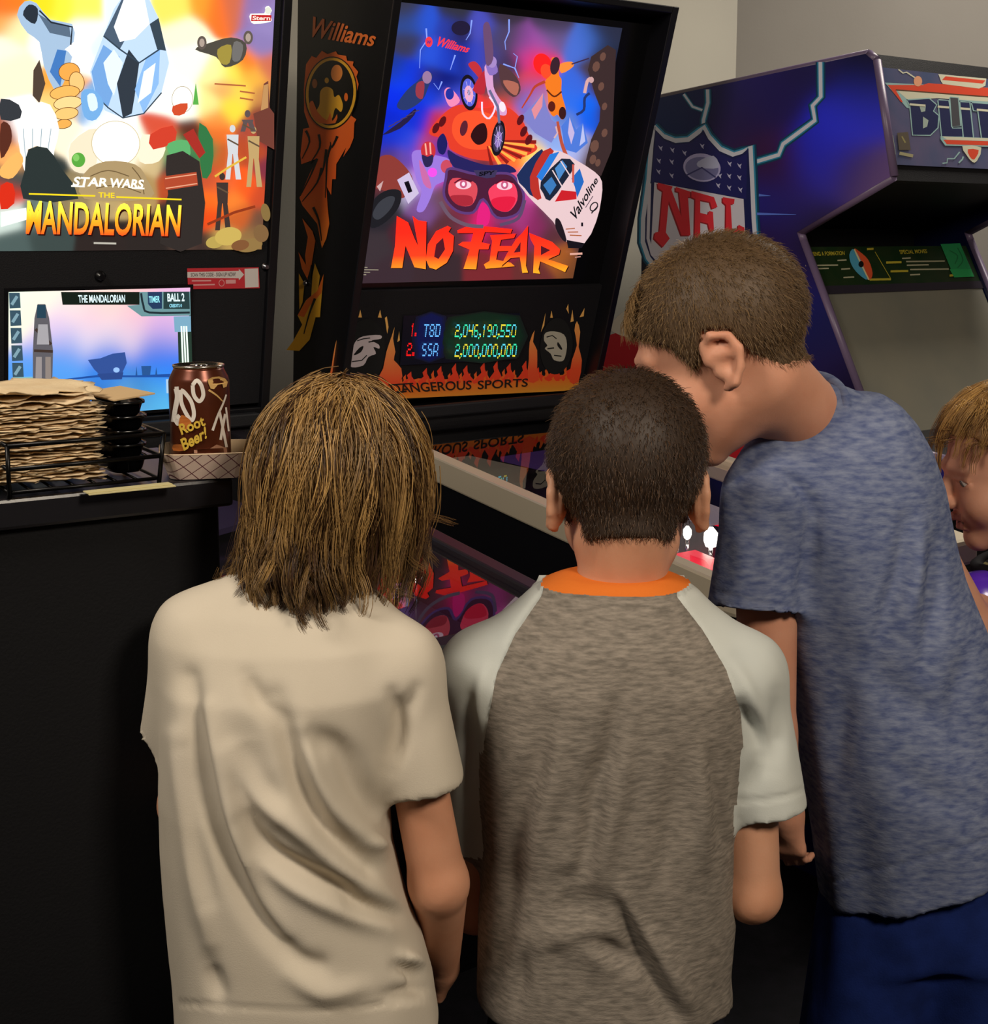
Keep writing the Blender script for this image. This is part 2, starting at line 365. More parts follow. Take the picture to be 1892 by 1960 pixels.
# inner front: dark mask behind the glass and the speaker panel
b_ = sheet_bm((.018, .682, .02, .845), .02); bm_obj('front_mask', b_, TRIM, nf, PM)
smp = '''320 60 3a3a4a;600 60 33333f;900 70 3a3040;1200 150 3d3448;1500 200 2b2f45;330 140 2e4d9a;420 130 2a56d8;560 180 2b3fae;620 200 2a2340;760 170 4a50c0;860 230 4a4470;940 250 4c3f5a;1010 270 8a4a9a;1130 280 a050a8;1200 230 6a5a90
330 260 3a3a55;450 320 2a55e0;560 340 2040c8;640 330 1a2a90;740 330 3848c8;830 330 4a4080;940 380 3a3050;1040 350 d03a90;1120 370 ff2a38;1350 280 4a70d8;1420 250 3f68c0;1490 300 283048;1450 420 4a3a38;250 430 1e3a90;280 480 0a40ff;350 450 1238e0
230 600 0a30f0;330 620 1030e0;450 560 1540e8;200 720 0c28d0;380 720 1030d8;430 480 2a2a70;520 520 0b1470;560 600 3a50d8;900 500 5a4048;960 560 a05048;880 430 4a3a68;1050 500 e04050;1060 560 6a60c8;1040 640 5a70e0;1100 620 d08090;1330 520 3a68e0
1300 600 3070f0;1400 640 1068f8;1420 730 1060f0;1280 740 6080d0;1150 800 80a0f0;1250 850 90b0f0;1350 880 b0b8f0;1060 740 6068a0;1050 800 80b0ff;1490 520 4a3430;1520 700 3a2a28;1440 920 6a4a38;1490 960 3a2a28;600 700 d03a50;700 700 f03a38
900 680 f04030;960 760 f06030;560 780 e03830;620 850 f05838;720 900 f05028;850 900 e04a30;760 820 5a1a20;1000 850 ffb050;1060 890 ffd860;950 920 ff7030;500 760 c03048;250 820 1838d8;180 870 1030c8;330 860 2848e0;430 900 c04060;300 950 6a4ab0
520 900 3a3ab8;200 950 5a3a50;540 1000 6a50c8;460 1040 e040e0;150 1100 6a3038;230 1080 8a3a38;180 1220 2a2a30;300 1130 b0a8c8;400 1100 a880d8;420 1250 7a5090;100 1300 2a2830;640 960 2a2a80;760 1000 3a2a40;640 1100 e05068;630 1180 b02838
760 1100 c04a80;880 1120 f05070;870 1200 f02848;760 1200 8a3080;760 1320 d0206a;650 1300 7a3048;900 1300 8a3a70;520 1200 6a4a58;1000 1150 c04a98;560 1350 5a3038;1000 1300 a83a80;1100 1350 8a2a60;1180 1300 5a3a48;1200 1420 5a3038
100 1500 3a3238;200 1650 3a2c34;500 1680 3a2a30;800 1680 7a2a30;1100 1680 6a3030;1300 1600 6a4028;1400 1500 3a2c34;1450 1650 2a2430;1250 1560 b06028;900 1420 8a2040;330 1420 4a2430;1550 400 1c2033;1550 800 1a1c2a;1550 1200 1d1a28;1500 1400 1f1a24'''
SM = []
for t in smp.replace('\n', ';').split(';'):
    a, b, c = t.split(); SM.append((*z4(float(a), float(b)), c))
EB = 1.0
A0 = Art(PM); q0 = [A0.uv(p) for p in ((775, 9), (1160, 66), (1160, 540), (690, 540))]
us = (.020, .60, q0[3][1]-.002, q0[0][1]+.004)
backglass = paint('backglass', Matrix(PM) @ Matrix.Translation((0, 0, .002)), None, (190, 180), SM, nf, EB*.95, blur=15, raw=us)
A = Art(PM, .0026)
K = lambda h, e=EB: glow(h, e)
dk = K('#140f1c', .6)
# lightning, mountains, cliff
for ln in ([(425, 170), (430, 240), (390, 300), (385, 410)], [(700, 120), (690, 200), (665, 240)], [(925, 115), (925, 190), (900, 250), (905, 300)], [(890, 385), (960, 410), (975, 340), (950, 320)], [(960, 410), (985, 470)], [(600, 330), (570, 420)], [(520, 490), (500, 540), (470, 500)]):
    A.line(Z4(*ln), (3.0, 1.0), K('#8aa4ff'))
A.poly(Z4((1000, 700), (1060, 640), (1130, 560), (1150, 640), (1180, 720), (1240, 760), (1180, 860), (1080, 800)), K('#7d7fc8'))
A.poly(Z4((1060, 660), (1130, 560), (1125, 640), (1080, 720)), K('#e08c98'))
A.poly(Z4((1240, 760), (1290, 700), (1330, 780), (1370, 740), (1400, 860), (1330, 920), (1260, 900)), K('#4d78d8'))
A.poly(Z4((1290, 705), (1320, 800), (1300, 870), (1280, 800)), K('#c3b4e0'))
A.poly(Z4((1370, 745), (1385, 850), (1350, 880)), K('#b9c0ee'))
A.poly(Z4((1520, 270), (1420, 340), (1400, 420), (1440, 560), (1475, 650), (1470, 730), (1420, 840), (1390, 960), (1385, 1010), (1480, 1060), (1545, 900), (1570, 300)), K('#3b2b2c'))
for x, y, r in ((1450, 400, 22), (1480, 520, 18), (1440, 880, 26), (1430, 960, 20), (1500, 640, 16), (1490, 340, 18), (1500, 800, 18), (1460, 980, 16)):
    A.ell(*z4(x, y), r/3.15, r*1.5/3.15, K('#6a4a40'), 15, 9)
# climber
A.line(Z4((1415, 470), (1395, 490), (1380, 560)), 6, K('#d8a8a8'), 3); A.ell(*z4(1420, 480), 5, 6, K('#caa0a0'), 0, 12)
A.line(Z4((1410, 560), (1380, 590), (1375, 660), (1330, 690)), 5, K('#24346c'), 3)
# red smoke flare and leaping figure in orange
A.ell(*z4(1125, 385), 17, 21, K('#ff2020'), -20); A.ell(*z4(1150, 430), 11, 15, K('#ff4b28'), -20)
A.poly(Z4((1180, 350), (1215, 360), (1225, 450), (1240, 480), (1240, 560), (1265, 660), (1245, 720), (1215, 690), (1190, 700), (1165, 660), (1155, 560), (1140, 490), (1180, 440)), K('#f07a20'), 4)
A.poly(Z4((1230, 385), (1300, 370), (1310, 400), (1240, 440)), K('#f58c3a'), 3)
A.line(Z4((1300, 385), (1405, 350)), 2.5, K('#3a2a48'))
A.line(Z4((1140, 490), (1080, 520), (1050, 570), (1000, 650)), (6, 2.5), K('#b8402a'), 3)
A.ell(*z4(1200, 395), 9, 17, K('#38202c'), 10); A.ell(*z4(1180, 640), 7, 10, K('#5a1c14')); A.ell(*z4(1245, 680), 7, 12, K('#3a1818'))
A.line(Z4((1150, 540), (1195, 580), (1240, 550)), 3, K('#5a2410'), 4)
A.line(Z4((1215, 730), (1240, 860), (1275, 960), (1300, 1090)), (5, 9), K('#b8503a'), 3)
A.line(Z4((1205, 760), (1215, 800), (1195, 830)), 3, K('#d8b0b0'))
# red cap dome with radiating fire
A.poly(Z4((440, 800), (520, 690), (620, 630), (760, 650), (900, 640), (1000, 720), (1050, 830), (1090, 900), (960, 960), (820, 970), (680, 950), (570, 900), (545, 840)), K('#e03c28'), 5)
A.poly(Z4((600, 700), (700, 665), (820, 690), (900, 760), (880, 860), (760, 900), (640, 880), (580, 800)), K('#f5532c'), 5)
for k in range(9):
    a = math.radians(8+k*9); x1, y1 = 760+330*math.cos(a), 830+170*math.sin(a)
    A.line(Z4((780+60*math.cos(a), 840+40*math.sin(a)), (x1, y1)), (2, 7), K('#ffb04a' if k % 2 else '#8a1c18'))
A.poly(Z4((690, 820), (720, 760), (770, 740), (790, 790), (780, 850), (730, 870)), K('#2c0c12'), 4)
for x, y in ((480, 770), (520, 730), (1010, 790), (1040, 840), (990, 720)): A.ell(*z4(x, y), 6, 11, K('#5a1018'), 25, 12)
A.ell(*z4(648, 770), 7, 15, K('#5a2030'), 12)
# motocross bike
for cx, cy, rx, ry, rot in ((678, 555, 52, 108, -6), (855, 830, 40, 108, 8)):
    A.ell(*z4(cx, cy), rx/3.15, ry/3.15, K('#16101c'), rot); A.ell(*z4(cx, cy), rx*.76/3.15, ry*.78/3.15, K('#5a62d8' if cx < 700 else '#3a3450'), rot)
    A.ell(*z4(cx, cy+8), rx*.5/3.15, ry*.46/3.15, K('#f0a8c8' if cx < 700 else '#8a70b8'), rot); A.ell(*z4(cx, cy), rx*.16/3.15, ry*.16/3.15, K('#20182c'), rot)
    for k in range(8):
        a = math.pi*k/4+.3; A.line(Z4((cx, cy), (cx+rx*.7*math.cos(a), cy+ry*.7*math.sin(a))), .9, K('#c8b8e8'))
A.poly(Z4((672, 385), (715, 368), (755, 420), (745, 470), (715, 440)), K('#c03038'), 4)
A.poly(Z4((745, 450), (775, 430), (770, 560), (700, 540)), K('#b82838'), 3)
A.poly(Z4((770, 400), (815, 390), (825, 520), (860, 590), (900, 640), (900, 690), (850, 680), (820, 600), (790, 560)), K('#d8a0d0'), 3)
A.line(Z4((755, 610), (760, 680), (800, 710), (835, 640), (800, 580)), 3.5, K('#f0d8f0'), 3)
A.line(Z4((800, 540), (850, 640), (860, 740)), 5, K('#6a6a90')); A.ell(*z4(878, 640), 6, 10, K('#f4e4f0'), -10)
A.poly(Z4((780, 380), (830, 370), (850, 430), (800, 450)), K('#8a70c0'), 3); A.ell(*z4(815, 370), 9, 11, K('#a488c8'))
# side cowl number and rider at left, glider above
A.poly(Z4((110, 970), (200, 930), (300, 1010), (340, 1100), (280, 1190), (180, 1150), (90, 1110)), K('#8c3a34'), 4)
A.poly(Z4((60, 1290), (110, 1190), (190, 1140), (265, 1150), (255, 1240), (180, 1330), (90, 1370)), K('#1c1c22'), 4)
A.poly(Z4((95, 1290), (130, 1220), (190, 1180), (230, 1190), (200, 1260), (130, 1320)), K('#3a3c44'), 4)
A.poly(Z4((243, 1080), (315, 1035), (375, 1160), (310, 1225)), K('#cdbfe0')); A.text('1', Z4((285, 1095), (312, 1085), (335, 1150), (310, 1160)), dk, .03)
A.poly(Z4((120, 1120), (160, 1085), (140, 1150)), K('#caa8a8'))
A.poly(Z4((330, 930), (380, 900), (470, 930), (560, 960), (570, 1060), (500, 1100), (470, 1120), (440, 1200), (400, 1270), (360, 1260), (390, 1150), (360, 1080)), K('#9a78dc'), 4)
A.poly(Z4((375, 960), (420, 1030), (450, 1130), (400, 1100)), K('#c86aa8'), 3); A.ell(*z4(540, 1000), 11, 13, K('#c84a60')); A.ell(*z4(455, 1035), 9, 9, K('#f050e8'))
A.ell(*z4(430, 905), 14, 18, K('#c83038')); A.line(Z4((412, 860), (420, 930)), 3, K('#f0b0a0')); A.line(Z4((440, 855), (445, 925)), 3, K('#f0b0a0'))
A.poly(Z4((390, 930), (425, 940), (460, 930), (450, 990), (410, 1000)), K('#2a2450'), 3)
A.poly(Z4((485, 840), (520, 800), (545, 860), (525, 925), (490, 910)), K('#1c1c60'), 4)
A.poly(Z4((370, 480), (420, 430), (455, 450), (430, 520), (400, 590), (340, 640), (280, 660), (240, 630), (300, 540)), K('#28386c'), 4)
A.poly(Z4((360, 500), (405, 490), (395, 590), (355, 570)), K('#983848'), 3); A.ell(*z4(422, 462), 9, 12, K('#9a78a0'))
A.poly(Z4((150, 810), (260, 730), (350, 650), (345, 690), (260, 770)), K('#231c44'), 2)
for k in range(5): A.line(Z4((190+k*36, 760-k*22), (230+k*36, 740-k*20)), 2, K('#4a3a5c'))
A.poly(Z4((525, 545), (560, 525), (620, 600), (570, 640), (540, 610)), K('#f08ab8'), 4); A.ell(*z4(558, 562), 8, 11, K('#2030a0'))
# dark storm cloud heads and peaks
A.ell(*z4(625, 165), 18, 14, K('#201a38')); A.poly(Z4((760, 150), (790, 130), (810, 200), (820, 350), (780, 390), (765, 260)), K('#6a4a70'), 3)
A.poly(Z4((860, 380), (960, 460), (985, 540), (940, 580), (870, 510)), K('#53373c'), 3); A.poly(Z4((880, 480), (970, 500), (960, 570), (910, 540)), K('#b06858'), 3)
# goggles
A.poly(Z4((545, 900), (620, 940), (780, 990), (900, 985), (960, 1030), (860, 1040), (700, 1040), (580, 1000)), K('#24205c'), 4)
A.poly(Z4((560, 1010), (720, 1045), (900, 1040), (960, 1080), (1000, 1180), (960, 1280), (840, 1300), (760, 1190), (700, 1270), (600, 1260), (530, 1180), (540, 1070)), K('#4a1c38'), 4)
A.line(Z4((560, 1010), (720, 1045), (900, 1040), (965, 1085), (1005, 1180), (965, 1285), (840, 1305), (760, 1195), (700, 1275), (600, 1265), (525, 1180), (535, 1070)), 5, K('#5c3a78'), 4, True)
A.poly(Z4((575, 1070), (700, 1090), (725, 1150), (690, 1230), (610, 1230), (550, 1160)), K('#d84a58'), 4)
A.poly(Z4((800, 1130), (880, 1080), (950, 1110), (965, 1200), (910, 1270), (830, 1250), (795, 1180)), K('#f04060'), 4)
A.poly(Z4((560, 1180), (620, 1170), (690, 1180), (690, 1228), (610, 1232)), K('#a82838'), 4); A.poly(Z4((810, 1200), (880, 1180), (955, 1190), (910, 1268), (830, 1250)), K('#e01c40'), 4)
for cx, cy in ((640, 1110), (888, 1115)):
    A.ell(*z4(cx, cy), 15, 8, K('#f4c8d8'), 0); A.ell(*z4(cx, cy-6), 7, 8, K('#c85a80')); A.ell(*z4(cx, cy-6), 3.2, 4, K('#fbe8f4'))
    A.line(Z4((cx-55, cy-12), (cx-10, cy-36), (cx+50, cy-22)), (2, 4), K('#501028'), 4)
A.poly(Z4((700, 1020), (845, 1020), (830, 1062), (780, 1070), (720, 1055)), K('#3c3458')); A.text('SPY', Z4((735, 1030), (832, 1022), (825, 1048), (732, 1056)), K('#0e0c18'), .04)
A.poly(Z4((735, 1240), (765, 1215), (800, 1270), (785, 1350), (720, 1350)), K('#e0207c'), 4)
A.line(Z4((500, 1210), (560, 1300), (660, 1350), (760, 1360)), 7, K('#6a5468'), 4); A.line(Z4((1010, 1200), (970, 1310), (860, 1350)), 6, K('#5c4668'), 4)
# rally car
A.poly(Z4((960, 1050), (1080, 915), (1220, 905), (1320, 960), (1430, 1030), (1475, 1090), (1470, 1200), (1440, 1330), (1370, 1460), (1260, 1450), (1180, 1330), (1060, 1210), (1000, 1140)), K('#e6c8cc'), 2)
A.poly(Z4((960, 1050), (1080, 915), (1120, 905), (1050, 1050), (1060, 1180), (1010, 1130)), K('#1c2c58'), 2)
A.poly(Z4((1120, 905), (1185, 905), (1090, 1060), (1110, 1190), (1060, 1180), (1040, 1060)), K('#b83028'), 2)
A.poly(Z4((1160, 925), (1218, 908), (1110, 1085), (1080, 1060)), K('#2a7ad8'))
A.poly(Z4((1105, 1090), (1230, 950), (1310, 985), (1250, 1090), (1160, 1205), (1120, 1160)), K('#1a2438'), 2)
A.poly(Z4((1190, 1010), (1235, 960), (1265, 1000), (1215, 1080)), K('#4a88c8')); A.poly(Z4((1120, 1110), (1170, 1060), (1200, 1110), (1160, 1170)), K('#3a78b8'))
A.line(Z4((1175, 1020), (1240, 1130)), 2.2, K('#e8d0d4')); A.line(Z4((1225, 965), (1285, 1060)), 2.2, K('#e8d0d4'))
A.poly(Z4((1190, 1210), (1230, 1140), (1320, 1150), (1320, 1195)), K('#c82028')); A.poly(Z4((1340, 1010), (1365, 1090), (1325, 1185), (1310, 1120), (1290, 1070)), K('#2468c0'))
A.line(Z4((1300, 985), (1300, 1095)), 4, K('#c8584c'))
A.text('Valvoline', Z4((1280, 1275), (1432, 1052), (1452, 1085), (1310, 1335)), K('#1a1a22', .5), .02)
A.line(Z4((1375, 1245), (1420, 1175)), 1.5, K('#5a4a58')); A.ring(*z4(1425, 1240), 6, 9, 2.2, K('#1a1a22', .5), 35)
A.line(Z4((1410, 1280), (1450, 1235)), 2.2, K('#1a1a22', .5)); A.text('1', Z4((1348, 1335), (1360, 1335), (1360, 1358), (1348, 1358)), dk)
A.poly(Z4((1195, 1310), (1225, 1330), (1260, 1440), (1235, 1440), (1195, 1370)), K('#201820'), 3)
A.poly(Z4((1260, 1440), (1370, 1460), (1350, 1490), (1270, 1490)), K('#16121a')); 
for k in range(3): A.line(Z4((1255+k*12, 1375+k*18), (1310+k*20, 1370+k*22)), 2, K('#b06038'))
A.line(Z4((1280, 1525), (1355, 1522)), 4, K('#e0a898')); A.line(Z4((1310, 1545), (1345, 1540)), 2.4, K('#b08078'))
# maker's script
RED = K('#ff3a48'); A.ell(*z4(428, 247), 7, 10, RED); A.text('W', Z4((415, 235), (442, 238), (440, 262), (414, 258)), K('#2a2a90'), .03)
A.text('Williams', Z4((492, 214), (686, 274), (658, 312), (462, 270)), RED, .025)
# title lettering
art = A.build('backglass_artwork', backglass)
A = Art(PM, .0056)
FG = grad_mat(A, z4(900, 1400), z4(900, 1640), '#ff2414', '#f6a223', EB, (.45, '#fb3a1a'))
def letter(pts, hole=None):
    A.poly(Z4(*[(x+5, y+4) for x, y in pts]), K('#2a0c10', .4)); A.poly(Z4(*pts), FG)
    if hole: A.poly(Z4(*hole), K('#6a2030', .55))
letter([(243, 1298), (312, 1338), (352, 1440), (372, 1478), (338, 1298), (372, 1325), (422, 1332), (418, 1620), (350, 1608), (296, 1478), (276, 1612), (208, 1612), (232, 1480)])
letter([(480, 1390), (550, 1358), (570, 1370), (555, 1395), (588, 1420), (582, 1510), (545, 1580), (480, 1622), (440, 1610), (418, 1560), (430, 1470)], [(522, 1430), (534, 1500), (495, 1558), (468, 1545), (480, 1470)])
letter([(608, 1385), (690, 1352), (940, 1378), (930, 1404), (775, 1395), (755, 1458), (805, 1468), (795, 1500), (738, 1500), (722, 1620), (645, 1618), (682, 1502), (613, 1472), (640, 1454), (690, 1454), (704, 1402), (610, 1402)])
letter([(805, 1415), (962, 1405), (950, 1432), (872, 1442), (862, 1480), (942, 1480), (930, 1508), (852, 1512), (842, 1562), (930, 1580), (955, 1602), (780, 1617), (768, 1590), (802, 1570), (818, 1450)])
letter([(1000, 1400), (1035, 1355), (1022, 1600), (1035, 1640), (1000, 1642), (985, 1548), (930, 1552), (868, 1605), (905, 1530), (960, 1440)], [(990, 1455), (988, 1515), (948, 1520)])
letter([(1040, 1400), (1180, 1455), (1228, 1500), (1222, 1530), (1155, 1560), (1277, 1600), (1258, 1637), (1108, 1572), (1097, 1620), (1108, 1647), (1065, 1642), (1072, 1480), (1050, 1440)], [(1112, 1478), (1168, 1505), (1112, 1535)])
A.build('title_lettering', backglass)
A = Art(PM, .003)
for k, (a, b) in enumerate(((0, 26), (0, 44), (8, 78), (0, 52), (0, 40))): A.line([(675+a, 506+k*4.6), (675+b*.62, 506.5+k*4.6)], 1.7, glow('#b8b098', .6))
A.build('small_print', backglass)
# top trim reflections stay to the renderer; speaker panel with the score display
GAIN[0] = 1.7
SPM = frame_M(o_-n_*(REC-.014), u_, v_)
AS = Art(SPM); qa = [AS.uv(p) for p in ((640, 560), (1170, 560), (1080, 757), (745, 766))]
spk = bm_obj('speaker_panel', sheet_bm((.019, .681, qa[3][1]-.002, qa[0][1]), .012), BLACK2, nf, SPM)
A = Art(SPM, .0008)
FL1 = grad_mat(A, z4(0, 0) and (900, 690), (900, 762), '#e2401c', '#f2a338', 0, (.35, '#f07428'))
FL2 = grad_mat(A, (900, 600), (900, 720), '#f0b860', '#e8502a', 0)
rr = random.Random(3)
def flames(x0, y0, x1, y1, h, n, m, base=8):
    P = [(x0, y0+base)]
    for i in range(n):
        t0, t1 = i/n, (i+1)/n; hh = h*(.45+.75*rr.random()); lx = x0+(x1-x0)*(t0+t1)/2+rr.uniform(-3, 4); by = y0+(y1-y0)*t0
        wq = (x1-x0)/n
        P += [(x0+(x1-x0)*t0, by-2), (lx-wq*.12, by-hh*.45), (lx-wq*.2, by-hh*.7), (lx+wq*.10, by-hh), (lx+wq*.12, by-hh*.62), (lx+wq*.26, by-hh*.4)]
    P += [(x1, y1), (x1, y1+base)]; return P
A.poly([(735, 742), (800, 724), (900, 727), (1000, 722), (1100, 716), (1108, 742), (1080, 748), (760, 763)], FL1)
A.poly(flames(735, 738, 1108, 724, 22, 22, None), FL1); A.poly(flames(742, 736, 1100, 722, 34, 13, None), mat('#d93c20'))
A.poly(flames(735, 742, 1108, 730, 15, 26, None), FL1)
def column(pts, m): A.poly(Z5(*pts), m, 2)
column([(100, 575), (110, 500), (130, 380), (152, 320), (150, 390), (172, 470), (160, 560), (150, 600)], FL2)
column([(385, 610), (420, 520), (440, 420), (470, 330), (490, 270), (480, 340), (494, 420), (485, 470), (530, 520), (520, 610)], FL2)
column([(1295, 600), (1300, 460), (1305, 360), (1335, 290), (1325, 360), (1350, 410), (1350, 520), (1360, 590)], FL2)
column([(1545, 600), (1560, 470), (1590, 380), (1575, 290), (1590, 235), (1610, 300), (1600, 390), (1620, 470), (1600, 600)], FL2)
for pts in (((270, 212), (282, 165), (292, 212)), ((388, 212), (402, 165), (411, 214)), ((222, 262), (238, 212), (244, 262)), ((178, 340), (190, 260), (205, 265), (196, 330)), ((430, 215), (442, 205), (452, 270), (444, 310)), ((1372, 300), (1400, 185), (1392, 260)), ((1428, 214), (1436, 170), (1444, 214)), ((1525, 160), (1537, 130), (1540, 190)), ((1550, 240), (1562, 165), (1570, 235)), ((1605, 210), (1635, 155), (1630, 205)), ((505, 360), (516, 295), (520, 350))):
    A.poly(Z5(*pts), mat('#e8b060'))
SPKB = mat('#07070a', rough=.9)
A.ell(*Z5((310, 420))[0], 38, 64, SPKB, 6); A.ell(*Z5((1465, 385))[0], 31, 54, SPKB, 4)
BONE = mat('#a49aa0', rough=.7)
A.poly(Z5((222, 440), (250, 360), (300, 325), (400, 318), (405, 340), (350, 350), (392, 375), (395, 400), (360, 390), (375, 430), (330, 450), (300, 500), (230, 512), (215, 480)), BONE, 3)
A.poly(Z5((240, 440), (275, 395), (300, 385), (285, 420)), SPKB, 3); A.line(Z5((262, 352), (300, 340), (340, 335)), 2, SPKB); A.line(Z5((230, 478), (290, 470), (320, 440)), 2, SPKB); A.line(Z5((330, 360), (360, 355)), 2.5, SPKB)
BONE2 = mat('#8f8c80', rough=.7)
A.poly(Z5((1398, 305), (1450, 295), (1510, 315), (1528, 370), (1520, 440), (1500, 475), (1450, 468), (1430, 430), (1395, 400), (1410, 380), (1390, 350)), BONE2, 3)
A.poly(Z5((1475, 360), (1500, 400), (1490, 405), (1470, 380)), SPKB, 3); A.line(Z5((1405, 330), (1440, 320), (1465, 340)), 2, SPKB); A.line(Z5((1410, 400), (1450, 395)), 2.4, SPKB); A.line(Z5((1450, 440), (1495, 445)), 2, SPKB)
INK = mat('#1a0d0a', rough=.8)
A.text('DANGEROUS', Z5((455, 612), (955, 590), (950, 645), (480, 668)), INK, .012); A.text('SPORTS', Z5((990, 592), (1295, 578), (1290, 628), (990, 645)), INK, .012)
A.line(Z5((450, 618), (600, 608)), 2.2, INK); A.line(Z5((480, 668), (560, 655)), 3, INK)
A.build('flame_print', spk)
# dot-matrix score display
GAIN[0] = 1.0
A = Art(SPM, .004)
DOTF = {'0': '0E11111111110E', '1': '04060404040404', '2': '0E11100E01011F', '3': '0F10100E10100F', '4': '1111111F101010', '5': '1F01010F10100F', '6': '0E01010F11110E', '9': '0E11111E10100E', 'T': '1F040404040404', 'O': '0E11110E11110E', 'D': '0F11111111110F', 'S': '0E01010E10100E', 'R': '0F11110F11111F', ',': '00000000000604', '.': '00000000000606', 'G': '0E11010111110E'}
DOTF['8'] = '0E11110E11110E'; DOTF['R'] = '0E1111110F1111'
A.poly([(771, 603), (994, 598), (988, 686), (764, 698)], mat('#1a1a26', rough=.25, emit=.25))
for k, (hb, hg) in enumerate((('#151a36', '#18241f'), ('#121b4a', '#142a20'), ('#0e1b5e', '#123222'))):  # soft glow around the digits, painted as nested dim panels
    q = 26-k*13; A.poly(Z5((640-q, 215-q*.4), (770+q, 212-q*.4), (758+q, 440+q*.4), (632-q, 445+q*.4)), mat(hb, rough=.4, emit=.4), 2); A.poly(Z5((835-q, 215-q*.3), (1215+q, 206-q*.3), (1205+q, 440+q*.4), (820-q, 450+q*.4)), mat(hg, rough=.4, emit=.4), 2)
def dots(s, x0, y0, x1, y1, h, cols, sl=-.12):
    cw = (x1-x0)/sum(.45 if c in ',.' else 1 for c in s); x = x0; k = 0
    for ci, c in enumerate(s):
        ww = cw*(.45 if c in ',.' else 1); bits = DOTF.get(c)
        if bits:
            nc = 2 if c in ',.' else 5; px = ww*.86/nc; py = h/7
            yb = y0+(y1-y0)*(x-x0)/(x1-x0)
            for r in range(7):
                row = int(bits[2*r:2*r+2], 16)
                for b in range(5):
                    bb = b-1 if c in ',.' else b
                    if row >> b & 1 and 0 <= bb < nc:
                        qx = x+bb*px+sl*(r*py); qy = yb+r*py; m = cols[(r//3+ci) % len(cols)] if len(cols) > 1 else cols[0]
                        A.poly(Z5((qx, qy), (qx+px*.86, qy), (qx+px*.82, qy+py*.84), (qx-px*.04, qy+py*.84)), m)
            if c == ',': qx = x-px*.2+sl*7*py; qy = yb+7*py; A.poly(Z5((qx, qy-py*.2), (qx+px*.9, qy-py*.2), (qx+px*.5, qy+py*.9), (qx-px*.2, qy+py*.9)), cols[-1])
        x += ww
DR, DC, DG, DY, DB = glow('#ff1818', 1.1), glow('#5fe4ff', 1.1), glow('#3cf0b8', 1.1), glow('#f4e23c', 1.1), glow('#6ab8ff', 1.1)
dots('1.', 585, 245, 625, 243, 80, [DR]); dots('2.', 562, 362, 612, 360, 80, [DR])
dots('TOD', 662, 248, 765, 245, 78, [DB]); dots('SSR', 648, 362, 748, 358, 78, [DB])
dots('2,046,190,550', 845, 245, 1205, 238, 78, [DC, DY, DG]); dots('2,000,000,000', 832, 356, 1195, 347, 78, [DG, DC, DY])
A.build('score_display', spk)
# side decal
GAIN[0] = 2.6
SDM = frame_M(_world[nf] @ Vector((-.0005, 0, 1.10)), DV, (0, 0, 1))
A = Art(SDM)
def Z3(*p): return [(540+x/2.8, y/2.8) for x, y in p]
OR = grad_mat(A, (640, 90), (640, 660), '#c05a22', '#d8922a', 0, (.55, '#d8581c')); OR2 = mat('#e0691e', rough=.35); YE = mat('#e0a528', rough=.35); BK = mat('#0c0806', rough=.35)
A.text('Williams', Z3((168, 88), (520, 172), (486, 250), (134, 196)), mat('#c8642a', rough=.4), .02)
A.poly(Z3((130, 345), (160, 300), (185, 310), (215, 272), (245, 290), (290, 275), (300, 292), (345, 300), (350, 325), (385, 330), (380, 350), (410, 385), (400, 410), (412, 450), (402, 500), (395, 560), (372, 620), (400, 640), (370, 690), (340, 720), (240, 720), (150, 690), (120, 600), (118, 480)), OR)
A.poly(Z3((115, 690), (390, 640), (385, 740), (365, 790), (330, 840), (345, 790), (310, 850), (292, 880), (290, 960), (270, 960), (265, 1045), (240, 1000), (245, 1100), (255, 1200), (238, 1280), (215, 1330), (190, 1200), (110, 1100), (95, 1060), (150, 930), (190, 850), (105, 880), (100, 830)), OR)
A.poly(Z3((110, 1170), (165, 1240), (205, 1370), (180, 1290), (160, 1420), (138, 1490), (125, 1370), (140, 1270)), OR2)
A.poly(Z3((90, 1350), (130, 1420), (140, 1500), (108, 1440)), OR2)
A.poly(Z3((178, 1410), (205, 1480), (192, 1570), (158, 1590), (165, 1480)), YE)
A.poly(Z3((92, 1465), (122, 1520), (112, 1620), (95, 1660)), YE)
A.poly(Z3((225, 1470), (215, 1580), (205, 1700), (182, 1700), (150, 1820), (95, 1880), (25, 1876), (60, 1830), (110, 1740), (85, 1690), (130, 1610), (190, 1560)), YE)
A.poly(Z3((225, 1470), (214, 1570), (150, 1640), (120, 1700), (85, 1690), (135, 1605), (190, 1560)), OR2)
for pl in (((190, 850), (160, 930), (100, 1050)), ((215, 900), (190, 980), (110, 1080)), ((240, 800), (225, 900), (200, 960)), ((265, 780), (245, 850), (240, 960), (235, 1060)), ((130, 700), (150, 760), (110, 850)), ((200, 720), (205, 790), (150, 880)), ((170, 1110), (200, 1180), (215, 1290)), ((300, 730), (270, 790), (262, 760)), ((180, 1600), (150, 1680), (120, 1790)), ((150, 1500), (160, 1420))):
    A.line(Z3(*pl), (5, 1.5), BK, 3)
A.ell(635, 178, 47.5, 67, BK, 4); A.ring(635, 178, 45.5, 65, 5, YE, 4, 40); A.ring(635, 178, 49, 69, 2, BK, 4, 40)
A.ell(646, 140, 11, 16, mat('#d98038', rough=.3), 4); A.ell(627, 154, 4, 5.5, YE); A.ell(664, 186, 3.6, 8, OR2); A.ell(604, 160, 5, 9, mat('#7a4a2a'))
